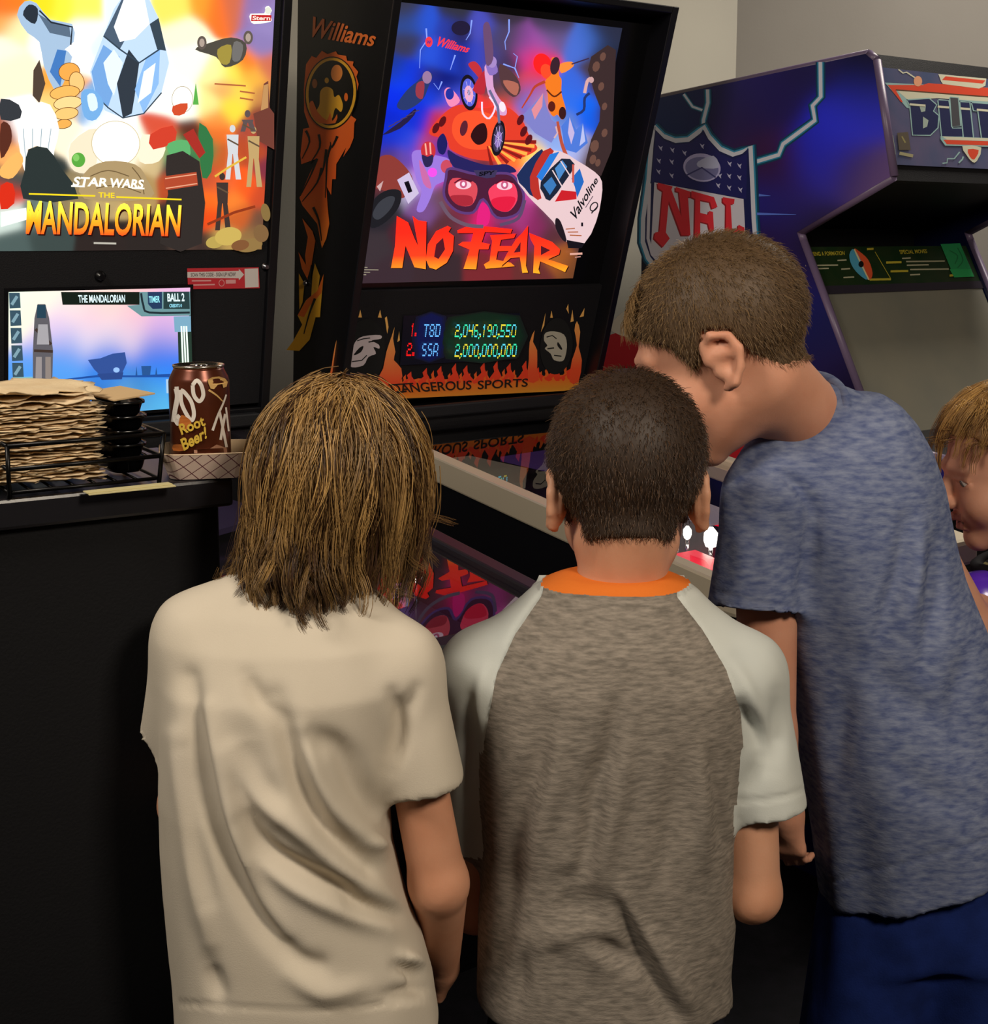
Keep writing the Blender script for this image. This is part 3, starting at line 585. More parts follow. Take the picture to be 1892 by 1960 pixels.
A.poly(Z3((205, 560), (210, 490), (240, 465), (275, 480), (285, 520), (310, 510), (330, 560), (320, 600), (290, 580), (270, 640), (230, 640), (190, 600)), YE, 4)
A.poly(Z3((150, 560), (165, 620), (205, 660), (290, 660), (300, 610), (275, 650), (262, 600), (245, 645), (195, 600), (170, 540)), OR2, 2)
A.build('flame_decal', nf)
# lock and a bolt on the side
GAIN[0] = 1.0
for px, py in ((587, 542), ):
    a = Art(SDM).uv((px, py)); bm = bmesh.new(); lathe(bm, [(.006, 0), (.006, .004), (.003, .007)], 0, 0, 12)
    bm_obj('side_bolt', bm, BOLT, nf, SDM @ Matrix.Translation((a[0], a[1], 0)))
# playfield furniture near the flippers and under the glass
def on_field(x, t, h=0, dz=0): return (x, -t, zrail(t, dz)-.14+.045*t/1.0+h)
def lamp_dome(root, x, t, r, h, m, name='playfield_lamp', dz=0):
    p = on_field(x, t, 0, dz); bm = bmesh.new(); lathe(bm, [(r, 0), (r, h*.55), (r*.8, h*.85), (r*.3, h)], p[0], p[1], 16)
    for v in bm.verts: v.co.z += p[2]
    return bm_obj(name, bm, m, root, smooth=True)
HOT = glow('#fff6e6', 6.0); REDP = mat('#ff1438', rough=.25, emit=.9); PUR = mat('#a040e0', rough=.3, emit=.8)
def plate(root, pts, m, name, h, th=.006, dz=0):
    bm = bmesh.new(); a = [bm.verts.new(on_field(x, t, h, dz)) for x, t in pts]; b = [bm.verts.new(on_field(x, t, h+th, dz)) for x, t in pts]; n = len(pts)
    bm.faces.new(a); bm.faces.new(b[::-1])
    for i in range(n): bm.faces.new((a[i], a[(i+1) % n], b[(i+1) % n], b[i]))
    return bm_obj(name, bm, m, root)
plate(nf, [(.11, .80), (.30, .80), (.30, .97), (.11, .97)], mat('#2a2028', rough=.3), 'playfield_apron', .02, .01)
plate(nf, [(.105, .60), (.118, .60), (.118, .97), (.105, .97)], PUR, 'light_strip', .055, .012)
def fieldpt(root, px, py, h, dz):
    """where the sight line through a pixel meets the plane h above the playfield"""
    Mi = _world[root].inverted(); e = Mi @ EYE; d = Mi.to_3x3() @ ray(px, py); a = 1.09+dz-.14+h
    s = (a+.069*e.y-e.z)/(d.z-.069*d.y); q = e+d*s; return q.x, -q.y
for px, py, r, hh in ((1316, 1030, .0075, .022), (1361, 1046, .0125, .034), (1296, 1036, .004, .012), (1405, 1040, .010, .03)):
    x, t = fieldpt(nf, px, py, .05, 0); p = on_field(x, t, 0); bm = bmesh.new(); tube(bm, [p, (p[0], p[1], p[2]+.05)], .004, 8); bm_obj('lamp_post', bm, CHROME, nf)
    bm = bmesh.new(); lathe(bm, [(r*.7, 0), (r, hh*.3), (r*.95, hh*.7), (r*.3, hh)], p[0], p[1], 16)
    for v in bm.verts: v.co.z += p[2]+.05
    bm_obj('playfield_lamp', bm, HOT, nf, smooth=True)
(xa, ta), (xb, tb) = fieldpt(nf, 1306, 1066, .055, 0), fieldpt(nf, 1356, 1090, .055, 0)
plate(nf, [(xa, ta-.02), (xa+.05, ta-.02), (xb+.05, tb+.03), (xb, tb+.03)], REDP, 'red_slingshot', .045, .010)
xc, tc_ = fieldpt(nf, 1350, 985, .06, 0); plate(nf, [(xc-.05, tc_-.05), (xc+.07, tc_-.06), (xc+.06, tc_+.05), (xc-.04, tc_+.05)], mat('#b9aab8', rough=.2, emit=.22), 'clear_ramp', .055, .004)
plate(nf, [(.42, .60), (.58, .60), (.58, .9), (.47, .9)], REDP, 'red_slingshot', .04, .01)
plate(nf, [(.10, .05), (.30, .05), (.34, .20), (.26, .30), (.12, .24)], mat('#c8bca8', rough=.35, emit=.05), 'white_ramp', .05, .012)
plate(nf, [(.36, .08), (.58, .06), (.58, .3), (.42, .34)], mat('#5a3a80', rough=.35, emit=.15), 'purple_plastic', .05, .01)
# ------------------------------------------------------------------ machine with the bright backglass and the screen
md = thing('pinball_machine', 'black pinball machine with bright orange and white backglass over a small blue screen', 'pinball machine', rootM(-1.012, 2.256), 'pinball machines in a row')
MDZ = .016
o_, u_, v_, n_ = pinball(md, .15, 1.13, 1.99, .20, .13, MDZ, mat('#171420', rough=.4, var='#2a1c34', vscale=14), xr=(.15, .63), front=1.06, rail=mat('#1b171c', rough=.4, spec=.5), bar=.03)
PM = frame_M(o_-n_*.012, u_, v_)
bm_obj('front_mask', sheet_bm((.018, .682, .02, .86), .02), BLACK2, md, PM)
S1 = 3.5037
def Z1(*p): return [(x/S1, y/S1) for x, y in p]
def z1(x, y): return (x/S1, y/S1)
smp = '''20 40 e86a2a;60 20 f07a20;300 40 ffd820;420 60 ffe840;560 60 fff060;30 150 f0a050;100 200 ffe8b0;300 250 fffbe8;560 200 fffff0;500 400 ffffff;80 450 ffe9c8;30 330 fff0d8;820 60 dfeaf5;900 200 ffffff;700 300 d8e8f8;800 420 e8f2fb;980 430 d8e8f8;1000 560 f0f8ff
1200 60 ffe060;1350 40 ff9a30;1450 60 f07028;1560 40 c86848;1700 60 8a70a8;1800 150 9080b8;1750 300 8878b0;1800 450 c86a50;1650 420 f07a28;1250 200 fff8d0;1300 400 fffce8;1450 480 fff0a0;1550 480 ffe050;1700 520 f0b040;1500 600 f0a860;1620 620 ffd050;1400 700 ffe890;1550 720 ffd840
1750 640 c08048;1780 780 7a3a30;1450 800 f09040;1700 850 a84a38;1800 900 6a2a38;1450 900 e06a28;1700 1000 b04828;1500 1050 c05a28;1800 1150 7a3040;1400 1200 c05030;1500 1250 e06030;1650 1250 f05a20;1750 1300 c04828;1400 1350 f06a20;1550 1350 f08030;1400 1450 e04818;1600 1450 c05a28;1750 1500 6a4a38
1700 1600 8a6a40;1500 1600 b09050;1400 1650 3a2a28;100 1650 4a5a58;300 1600 3a4644;700 1650 2c2422;1000 1650 2a2422;1250 1600 4a3830;1250 1400 3a302c;1200 1100 2a3438;50 1450 c8d8d0;250 1450 60706c;500 1300 8a7a58;700 1300 b09868;900 1250 a88a58;300 1150 2a3434;80 1050 f0a860;40 900 a05030
30 1300 d03018;60 1200 3a4a48;230 900 ffe4c0;150 850 ffffff;400 900 fff0d0;250 1080 2c3434;600 1000 fff6e0;800 950 fffff8;900 1000 fff8e0;1000 1050 c8b080;1100 900 d05038;1180 1000 60a868;1280 900 5a2a20;1380 1000 3a8048;1200 1220 b04a28;1250 700 fffff0;1150 650 fffff4;450 550 f0a040;450 680 f5c878;600 700 78a8d8;700 800 e8f0f8'''
SM = []
for t in smp.replace('\n', ';').split(';'):
    a, b, c = t.split(); SM.append((*z1(float(a), float(b)), c))
A0 = Art(PM); q0 = [A0.uv(p) for p in ((0, 0), (530, 0), (500, 477), (0, 476))]
us = (.030, q0[2][0], q0[2][1], .835)
EM = 1.12
backglass = paint('backglass', Matrix(PM) @ Matrix.Translation((0, 0, .002)), None, (200, 170), SM, md, EM, blur=14, raw=us)
A = Art(PM, .0026); K = lambda h, e=EM: glow(h, e)
# a plain desert scene: pale ice spire, rounded boulders, rocks and far walkers
A.poly(Z1((640, 640), (600, 480), (690, 240), (760, 60), (830, -40), (980, -40), (1060, 120), (1130, 420), (1080, 620), (960, 760), (820, 790), (700, 740)), K('#b9d3f0'))
A.poly(Z1((690, 240), (830, -40), (900, 150), (800, 330)), K('#46586c')); A.poly(Z1((760, 180), (840, -40), (960, -40), (1000, 160), (900, 260), (800, 280)), K('#f4f9ff'))
A.poly(Z1((640, 640), (610, 480), (690, 300), (800, 380), (760, 600), (720, 720)), K('#6f9fd8')); A.poly(Z1((690, 420), (760, 330), (820, 420), (760, 640), (720, 560)), K('#dcecfb'))
A.poly(Z1((820, 790), (780, 560), (860, 330), (930, 420), (900, 640), (880, 760)), K('#2c3540')); A.poly(Z1((960, 760), (900, 600), (980, 380), (1070, 320), (1060, 560)), K('#86b4e8'))
A.poly(Z1((920, 690), (960, 480), (1040, 420), (1010, 620)), K('#e6f2fc')); A.poly(Z1((1000, 160), (1060, 120), (1110, 340), (1050, 330)), K('#33424e'))
A.line(Z1((690, 240), (800, 330), (930, 420), (1080, 320)), 3, K('#30404e')); A.line(Z1((640, 640), (720, 720), (820, 790), (960, 760), (1080, 620)), 2.5, K('#30404e'))
# rock arch at the upper left, steel blue and tan
A.poly(Z1((110, 100), (160, 10), (240, 20), (330, 130), (480, 160), (490, 280), (430, 330), (480, 380), (420, 560), (360, 600), (290, 440), (260, 280), (180, 220)), K('#9db8d4'), 2)
A.poly(Z1((150, 100), (190, 30), (250, 60), (230, 160)), K('#232c38'), 3); A.poly(Z1((250, 90), (330, 140), (460, 170), (470, 250), (330, 220)), K('#54687e')); A.line(Z1((260, 70), (340, 150), (480, 180), (470, 300)), 3, K('#1c242e'))
A.poly(Z1((380, 330), (440, 340), (400, 580), (330, 480)), K('#3f74b8')); A.poly(Z1((220, 470), (260, 400), (300, 560), (260, 690), (215, 640)), K('#4a3c32'))
for x, y, rx, ry, c in ((460, 480, 70, 60, '#eda24a'), (510, 550, 50, 70, '#f7c078'), (430, 620, 100, 45, '#f6b25c'), (450, 690, 95, 45, '#f8cf8c'), (440, 760, 80, 40, '#f2c072'), (420, 830, 55, 30, '#e8a850')):
    A.ell(*z1(x, y), rx/S1, ry/S1, K(c), -8); A.ring(*z1(x, y), rx/S1, ry/S1, 1.3, K('#6a4418'), -8)
A.poly(Z1((540, 620), (620, 600), (690, 690), (640, 800), (560, 780)), K('#6fa6dc'), 3); A.poly(Z1((580, 640), (630, 630), (650, 720), (600, 740)), K('#d4e6f6'), 3)
# cream boulders in the middle, dark ground around
A.poly(Z1((470, 960), (640, 860), (640, 1100), (560, 1160), (470, 1120)), K('#e9dcc0'), 3); A.poly(Z1((950, 900), (1100, 960), (1060, 1080), (930, 1080)), K('#f0e6cc'), 3)
A.ell(*z1(770, 960), 46, 43, K('#fffdf2'), 4); A.ring(*z1(770, 960), 46, 43, 1.4, K('#c8b890'), 4)
A.poly(Z1((560, 1160), (700, 1080), (900, 1100), (980, 1200), (1000, 1330), (560, 1330)), K('#a58e66'), 3)
for pl in (((600, 1180), (720, 1140), (860, 1180)), ((640, 1260), (780, 1240), (940, 1290)), ((880, 1120), (940, 1200), (960, 1300))): A.line(Z1(*pl), 2, K('#6a5638'), 3)
A.ell(*z1(520, 1070), 13, 14, K('#54a03c')); A.ell(*z1(505, 1055), 6, 7, K('#7cc060'))
A.poly(Z1((120, 860), (210, 700), (330, 700), (390, 860), (360, 1000), (330, 1200), (290, 1210), (300, 1000), (180, 1000), (205, 1190), (170, 1180), (130, 1020)), K('#fbfcf6'), 2)
for k in range(4): A.line(Z1((150+k*62, 860), (160+k*52, 1000), (180+k*40, 1150)), 1.3, K('#7a96a8'))
A.poly(Z1((185, 1000), (310, 990), (400, 1120), (520, 1330), (150, 1330), (160, 1140)), K('#263030'), 2)
A.poly(Z1((0, 1120), (110, 1020), (150, 1080), (80, 1190), (0, 1180)), K('#f3b060'), 3); A.poly(Z1((0, 830), (60, 840), (70, 950), (0, 1060)), K('#54281c'), 3); A.poly(Z1((0, 1240), (80, 1230), (90, 1360), (0, 1400)), K('#cf2a14'), 2)
A.poly(Z1((0, 1420), (170, 1390), (175, 1470), (0, 1520)), K('#eef4ec'))
A.poly(Z1((0, 660), (120, 700), (130, 790), (0, 800)), K('#30343a'), 2)
A.poly(Z1((1000, 900), (1150, 840), (1170, 940), (1020, 1000)), K('#c83c28'), 2); A.poly(Z1((1120, 960), (1250, 940), (1260, 1060), (1140, 1040)), K('#5aa868'), 3)
A.poly(Z1((1110, 1040), (1330, 1080), (1345, 1630), (1066, 1630), (1120, 1300)), K('#2e2826'), 2)
A.poly(Z1((1330, 820), (1420, 930), (1410, 1150), (1350, 1190), (1330, 1000)), K('#2f7040'), 2); A.poly(Z1((1220, 900), (1290, 860), (1370, 1020), (1330, 1060)), K('#a02c24'))
A.poly(Z1((1090, 1180), (1310, 1150), (1320, 1240), (1100, 1275)), K('#a8442a'), 1); A.line(Z1((1100, 1195), (1310, 1165)), 2, K('#e0a080')); A.line(Z1((1105, 1260), (1315, 1228)), 2, K('#e0a080'))
A.poly(Z1((1150, 660), (1240, 560), (1290, 680), (1230, 760), (1160, 730)), K('#fdfaf0'), 3); A.ring(*z1(1215, 665), 20, 25, 1, K('#9a8a6a')); A.poly(Z1((1150, 710), (1250, 690), (1230, 760), (1160, 770)), K('#c84a2a'), 2)
A.poly(Z1((1285, 700), (1305, 550), (1325, 700)), K('#57a848'))
# plateau, lone tower rock, a plain grey airship, walkers and foreground stones
A.poly(Z1((1690, 760), (1740, 740), (1760, 560), (1790, 540), (1800, 720), (1830, 760), (1830, 1000), (1720, 940)), K('#6c3a30'), 1); A.poly(Z1((1740, 740), (1760, 570), (1790, 560), (1790, 720)), K('#b88a58'))
for y, a, b in ((560, 1430, 1640), (610, 1600, 1700), (655, 1600, 1690)): A.line(Z1((a, y), (b, y+14)), 3, K('#a86038'))
A.poly(Z1((1300, 330), (1400, 285), (1540, 250), (1640, 290), (1620, 400), (1500, 450), (1440, 380)), K('#4a463e'), 3); A.poly(Z1((1450, 330), (1540, 300), (1530, 420), (1470, 420)), K('#9a8a3c'), 3); A.poly(Z1((1560, 280), (1620, 300), (1600, 400), (1550, 400)), K('#6c6a68'), 3)
for cx, cy in ((1345, 285), (1655, 250)): A.ell(*z1(cx, cy), 9, 13, K('#5c524c')); A.ell(*z1(cx, cy), 5, 8, K('#a8988c'))
for x, y, h, c in ((1550, 860, 340, '#c9ccd0'), (1690, 870, 380, '#b89a66'), (1650, 760, 120, '#5a4c4c'), (1480, 1180, 360, '#3c302c')):
    A.ell(*z1(x, y), 5.5, 7, K(c)); A.poly(Z1((x-40, y+40), (x+40, y+40), (x+36, y+h*.5), (x-30, y+h*.5)), K(c), 1)
    A.poly(Z1((x-30, y+h*.48), (x, y+h*.48), (x-16, y+h), (x-48, y+h)), K(c)); A.poly(Z1((x+2, y+h*.48), (x+34, y+h*.48), (x+58, y+h), (x+22, y+h)), K(c)); A.line(Z1((x-34, y+70), (x+40, y+110)), 3, K('#5c4a38'))
for x, y, rx, ry, c in ((1430, 1620, 60, 40, '#b0994e'), (1520, 1580, 90, 60, '#c0a655'), (1660, 1640, 90, 45, '#8a6e40'), (1740, 1560, 50, 60, '#7a5c3a'), (1600, 1640, 60, 35, '#7a5030'), (1770, 1420, 30, 60, '#80683c')): A.ell(*z1(x, y), rx/S1, ry/S1, K(c), -10)
A.line(Z1((1430, 1180), (1520, 1120), (1640, 1050)), 4, K('#d8b040')); A.line(Z1((1380, 1500), (1560, 1420), (1700, 1380)), 5, K('#8a3418'))
# maker's badge
A.poly(Z1((1668, 90), (1760, 88), (1765, 50), (1790, 38), (1812, 70), (1800, 92), (1812, 135), (1780, 150), (1690, 160), (1665, 130)), K('#f0efe8'), 2); A.poly(Z1((1675, 98), (1808, 100), (1806, 138), (1672, 140)), K('#b81c20'), 1); A.ell(*z1(1786, 70), 6, 6.5, K('#d8dccc')); A.text('Stern', Z1((1682, 104), (1802, 106), (1800, 134), (1680, 134)), K('#f4dcd0'), .03)
A.build('backglass_artwork', backglass)
A = Art(PM, .006)
GM = grad_mat(A, (190, 386), (190, 452), '#fff24a', '#ee3c12', EM, (.45, '#f99a1c'))
WH = K('#fffbe6', 1.2); YL = K('#f0d21c')
A.text('STAR', [(141, 337), (206, 340), (204, 357), (136, 355)], WH, .03); A.text('WARS', [(209, 340), (274, 343), (271, 360), (206, 358)], WH, .03)
A.line([(134, 355), (160, 356)], 3, WH); A.line([(250, 359), (274, 360)], 3, WH)
A.line([(53, 370), (180, 374)], 3, YL); A.line([(220, 376), (345, 381)], 3, YL); A.text('THE', [(186, 367), (217, 368), (217, 378), (186, 377)], YL, .02)
A.text('MANDALORIAN', [(52, 385), (347, 394), (343, 455), (49, 450)], K('#3a0c06', .5), .03)
A.text('MANDALORIAN', [(50, 382), (345, 391), (341, 452), (47, 447)], GM, .022)
A.line([(177, 464), (220, 465)], 3.5, K('#d8d4c8', .7))
A.build('title_lettering', backglass)
# lower panel: screen, lock, sticker
LPM = PM
A0 = Art(LPM); qs = [A0.uv(p) for p in ((15, 558), (362, 560), (360, 778), (26, 778))]
def detail(X, Y, c): return c
SS = '''130 270 e8fff0;300 280 fff8e8;480 380 ffe6e0;700 380 ffdcd0;900 420 ffc8c8;200 340 fffce0;380 470 f0d0f0;600 480 f0c0dc;800 500 e8c0dc;1000 480 e0b0e8;1100 440 e8b8e0;400 560 d0c8f0;560 560 f0e8f4;700 540 fff0ee;860 560 e8d8e8;1050 560 a0a0e8;450 620 7898e8;700 620 5080e0;1000 620 5878d8;400 700 4890f0;700 700 3078e8;1000 700 2c70e8;400 780 60b0ff;700 780 3890ff;1050 760 2c80ff;400 850 4890e8;700 850 3c8ce0;1000 850 4098e8;700 910 1c3c98;900 900 2050a8;1000 940 60c0f0;800 945 80d0f8'''
S2 = 3.3786
SMs = []
for t in SS.split(';'):
    a, b, c = t.split(); SMs.append((float(a)/S2, 480+float(b)/S2, c))
bm_obj('screen_bezel', sheet_bm((qs[0][0]-.006, qs[1][0]+.006, min(qs[2][1], qs[3][1])-.006, qs[0][1]+.006), .004), TRIM, md, Matrix(LPM) @ Matrix.Translation((0, 0, .004)))
scr = paint('display_screen', Matrix(LPM) @ Matrix.Translation((0, 0, .0045)), None, (100, 60), SMs, md, .98, blur=24, raw=(qs[0][0], qs[1][0], min(qs[2][1], qs[3][1]), qs[0][1]), rough=.15)
A = Art(LPM, .005)
def Z2(*p): return [(x/S2, 480+y/S2) for x, y in p]
G1 = K('#2c3a3c', .9); G2 = K('#6f9aa0', .9); WT = K('#dffaff', 1.1)
for k in range(5): A.poly(Z2((52+k*5, 268+k*113), (122+k*5, 268+k*113), (128+k*5, 366+k*113), (57+k*5, 370+k*113)), K('#3d5a6c', .8)); A.line(Z2((70+k*5, 345+k*113), (105+k*5, 290+k*113)), 6, K('#8ab0c0', .8))
A.poly(Z2((388, 262), (895, 262), (895, 345), (398, 345)), K('#16241c', .6)); A.text('THE MANDALORIAN', Z2((498, 282), (802, 280), (802, 330), (502, 332)), WT, .02)
A.poly(Z2((895, 262), (1222, 260), (1226, 416), (908, 420), (812, 350), (895, 345)), G2); A.poly(Z2((948, 262), (1040, 261), (1040, 370), (980, 372), (950, 340)), K('#274066', .8)); A.poly(Z2((1050, 261), (1216, 260), (1220, 372), (1050, 372)), K('#2a4446', .8))
A.text('TIMER', Z2((955, 290), (1026, 288), (1027, 330), (956, 332)), K('#9af0ff', 1.1), .02); A.text('BALL 2', Z2((1074, 272), (1184, 270), (1186, 322), (1076, 324)), WT, .03); A.text('CREDITS 0', Z2((1088, 340), (1168, 340), (1168, 360), (1088, 362)), K('#9ae8ff'), .02)
A.line(Z2((905, 270), (920, 350), (960, 395), (1220, 395)), 4, K('#24343c', .7), 3)
A.poly(Z2((1115, 420), (1226, 418), (1228, 518), (1122, 520)), K('#7fb0cc', .9)); A.poly(Z2((1142, 520), (1230, 518), (1236, 750), (1148, 750)), K('#2c4438', .7))
for k in range(3): A.line(Z2((1165+k*16, 482), (1176+k*17, 745)), 3.2, K('#e8fff0', 1.1))
A.poly(Z2((75, 812), (322, 806), (322, 880), (76, 880)), K('#8ec0c0', .9)); A.poly(Z2((86, 822), (312, 817), (312, 880), (86, 880)), K('#1c4444', .7)); A.text('GET NEW EQUIPMENT', Z2((86, 838), (306, 834), (306, 860), (86, 864)), WT, .02)
# distant base on the plain horizon
A.poly(Z2((0+350, 830), (620, 798), (870, 800), (1110, 790), (1110, 812), (620, 812), (350, 838)), K('#1c4a98'))
A.poly(Z2((560, 700), (640, 690), (720, 660), (800, 650), (812, 720), (780, 790), (640, 800), (600, 760)), K('#2e4c90')); A.poly(Z2((620, 790), (790, 780), (780, 825), (650, 830)), K('#284484')); A.ell(*Z2((745, 765))[0], 6, 5, K('#90b8f0'))
A.poly(Z2((905, 740), (970, 738), (962, 800), (912, 800)), K('#24508c')); A.poly(Z2((868, 800), (874, 740), (880, 800)), K('#24508c')); A.poly(Z2((995, 800), (1002, 745), (1009, 800)), K('#24508c'))
# a plain striped cargo pylon on the left of the picture
A.poly(Z2((205, 640), (215, 430), (235, 340), (285, 340), (310, 430), (335, 640), (330, 860), (205, 860)), K('#6c6a72', .7), 1); A.poly(Z2((232, 345), (288, 345), (290, 430), (230, 430)), K('#28485c', .8)); A.line(Z2((222, 500), (322, 600)), 6, K('#4a3a34', .7)); A.poly(Z2((240, 470), (300, 470), (310, 600), (230, 600)), K('#b4b2b8', .8), 1); A.line(Z2((212, 640), (334, 645)), 5, K('#4a3a34', .7)); A.poly(Z2((225, 680), (262, 680), (262, 855), (220, 855)), K('#a49c9c', .8)); A.poly(Z2((285, 680), (320, 680), (322, 855), (285, 855)), K('#9a8e88', .8))
A.poly(Z2((1065, 825), (1110, 822), (1110, 915), (1068, 915)), K('#b8d8f0', .9))
A.build('screen_graphics', scr)
A = Art(LPM, .003)
RDS = mat('#c8323c', rough=.4); A.poly([(357, 513), (494, 511), (496, 551), (359, 553)], RDS)
WS = mat('#d8cfcc', rough=.5); A.poly([(357.5, 520), (456, 518), (456, 514), (466, 525), (456, 536), (456, 532), (357.5, 531)], WS); A.poly([(467, 514), (493, 513), (494, 549), (468, 550)], WS)
A.text('SCAN THIS CODE - SIGN UP NOW!', [(364, 522), (450, 520.5), (450, 528.5), (364, 529)], mat('#3a2a2c'), .01)
PK = mat('#e0a0a0', rough=.5); A.line([(366, 537), (403, 536.5)], 2.6, PK); A.line([(366, 545), (410, 544)], 2.6, PK); A.ring(423, 541, 5, 6, 1.2, PK); A.poly([(431, 535), (450, 534.5), (450, 542), (431, 542.5)], PK)
A.build('sticker', md)
for px, py, r in ((191, 528, .007), (506, 509, .005)):
    a = Art(LPM).uv((px, py)); bm = bmesh.new(); lathe(bm, [(r*1.4, 0), (r*1.4, .003), (r, .004), (r*.8, .012)], 0, 0, 14)
    bm_obj('panel_lock', bm, BOLT if r < .006 else TRIM, md, Matrix(LPM) @ Matrix.Translation((a[0], a[1], .001)))
# things under the playfield glass
p = W(796, 1080, 2.0)
x, t = fieldpt(md, 797, 1095, .085, MDZ)
o = lamp_dome(md, x, t, .0125, .03, mat('#c81428', rough=.15, emit=.35, coat=.6), 'red_cap', MDZ)
for vv in o.data.vertices: vv.co.z += .085
bm = bmesh.new(); q = on_field(x, t, 0, MDZ); tube(bm, [q, (q[0], q[1], q[2]+.09)], .0028, 8); bm_obj('steel_post', bm, mat('#e8e8f0', rough=.15, metal=1, name='post_steel'), md)
x2, t2 = fieldpt(md, 764, 1085, .06, MDZ)
lamp_dome(md, x2, t2, .014, .035, mat('#9ab0e8', rough=.1, emit=.25, coat=.6), 'clear_post', MDZ)
x3, t3 = fieldpt(md, 850, 1250, .02, MDZ)
plate(md, [(x3-.10, t3-.06), (x3+.06, t3-.05), (x3+.05, t3+.05), (x3-.08, t3+.05)], mat('#b8d4f4', rough=.2, emit=.75), 'lit_plastic', .015, .006, MDZ)
plate(md, [(.19, .84), (.34, .86), (.34, .96), (.19, .96)], mat('#34303a', rough=.3), 'playfield_apron', .02, .01, MDZ)
x4, t4 = fieldpt(md, 715, 1150, .02, MDZ)
plate(md, [(x4-.05, t4-.06), (x4+.02, t4-.05), (x4+.02, t4+.05), (x4-.05, t4+.04)], mat('#d8707a', rough=.3, emit=.25), 'pink_plastic', .02, .006, MDZ)
plate(md, [(.20, .10), (.30, .06), (.52, .12), (.56, .30), (.40, .36), (.22, .32)], mat('#3a3050', rough=.3), 'dark_ramp', .04, .01, MDZ)
# ------------------------------------------------------------------ upright arcade cabinet
BZ = (.813, 2.90)
az = thing('arcade_cabinet', 'dark blue upright arcade cabinet with NFL shield side art and BLITZ marquee', 'arcade machine', rootM(*BZ))
ZM = _world[az]
SB = frame_M(ZM @ Vector((-.0008, 0, 0)), DV, (0, 0, 1))
SA = Art(SB)
def yz(px, py): u, v = SA.uv((px, py)); return (-u, v)
top_f, top_b = yz(1672, 101), yz(1250, 190)
notch = yz(1532, 462); head_b = yz(1705, 338); knee = yz(1640, 752)
k0 = (knee[0]-.05, knee[1]-.10)
prof = [(.74, 0), (.74, top_b[1]-.02), top_b, (top_f[0]+.02, top_f[1]), (top_f[0], top_f[1]-.015), head_b, (notch[0]+.01, notch[1]+.02), (notch[0], notch[1]), knee, k0, (-.20, k0[1]-.02), (-.21, k0[1]-.09), (-.02, k0[1]-.2), (-.02, .04), (0, 0)]
WD = .64; th = .02
NAVY = mat('#0c1236', rough=.3, spec=.4, var='#120f30', vscale=6); EDGE = mat('#6a5a78', rough=.4)
for x0 in (0, WD-th):
    bm = bmesh.new(); prism(bm, prof, x0, x0+th); sp = bm_obj('side_panel', bm, NAVY, az)
    bm = bmesh.new(); pts = prof[2:13]
    for (a, b), (c, d) in zip(pts, pts[1:]):
        l = math.hypot(c-a, d-b) or 1; ny, nz = (b-d)/l*-.004, (a-c)/l*.004*-1
        tube(bm, [(x0+th/2, a, b), (x0+th/2, c, d)], .0105, 8)
    bm_obj('edge_molding', bm, EDGE, az)
# body between the sides
def between(name, pts, m, bev=.002): bm = bmesh.new(); prism(bm, pts, th, WD-th); return bm_obj(name, bm, m, az, bevel=bev)
between('cabinet_body', [(.72, .02), (.72, top_b[1]-.04), (top_b[0]-.01, top_b[1]-.015), (top_f[0]+.03, top_f[1]-.012), (top_f[0]+.03, head_b[1]+.03), (head_b[0]+.02, head_b[1]), (notch[0]+.16, notch[1]+.03), (notch[0]+.16, .02)], BLACK2)
MF = frame_M(ZM @ Vector((th, top_f[0]+.006, top_f[1])), RV, Vector((0, 0, 1))*(top_f[1]-head_b[1])+DV*(head_b[0]-top_f[0]))
AM = Art(MF)
mu = [AM.uv(p) for p in ((1683, 130), (1705, 316))]
bm_obj('marquee_frame', sheet_bm((0, WD-2*th, AM.uv((1705, 345))[1], -.001), .02), BLACK2, az, MF)
def Zm(*p): return [(1600+x/5.7646, 60+y/5.7646) for x, y in p]
mq = bm_obj('marquee', sheet_bm((.004, WD-2*th-.004, mu[1][1], mu[0][1]), .004), mat('#615a78', rough=.25, var='#4a5474', vscale=9, spec=.5), az, Matrix(MF) @ Matrix.Translation((0, 0, .005)))
A = Art(MF, .0056); K = lambda h, e=0: mat(h, rough=.3)
RE, TL, WTc, NV = K('#d04a34'), K('#8fb0b0'), K('#c8c6b0'), K('#2a2e52', .08)
A.poly(Zm((520, 575), (1900, 640), (1900, 820), (1500, 790), (1090, 740), (1030, 740), (760, 760), (800, 860), (760, 850)), TL); A.poly(Zm((660, 665), (1900, 745), (1900, 800), (1100, 745), (780, 770)), WTc)
A.poly(Zm((550, 600), (940, 600), (1000, 580), (1900, 650), (1900, 745), (1400, 710), (640, 655), (720, 790), (700, 790)), RE)
A.line(Zm((640, 655), (1400, 712), (1900, 748)), 2.4, K('#5a4030', .05))
A.poly(Zm((1110, 480), (1640, 530), (1630, 610), (1560, 640), (1160, 590), (1140, 560)), WTc); A.poly(Zm((1190, 505), (1630, 550), (1600, 585), (1150, 545)), RE)
A.ell(*Zm((885, 560))[0], 8, 10, K('#d89a78')); A.line(Zm((670, 430), (720, 470), (760, 460), (850, 520)), 2.5, WTc)
def blk(pts, hole=None, m=NV):
    A.line(Zm(*pts), 4.5, TL, 0, True); A.poly(Zm(*pts), m)
    for h in (hole or []): A.poly(Zm(*h), K('#9aa8a0', .1))
blk([(770, 770), (1010, 755), (1085, 820), (1050, 890), (1110, 940), (1100, 1070), (1020, 1150), (830, 1150), (800, 830)], [[(900, 830), (970, 830), (965, 890), (920, 900)], [(940, 950), (1000, 990), (985, 1060), (940, 1080)]])
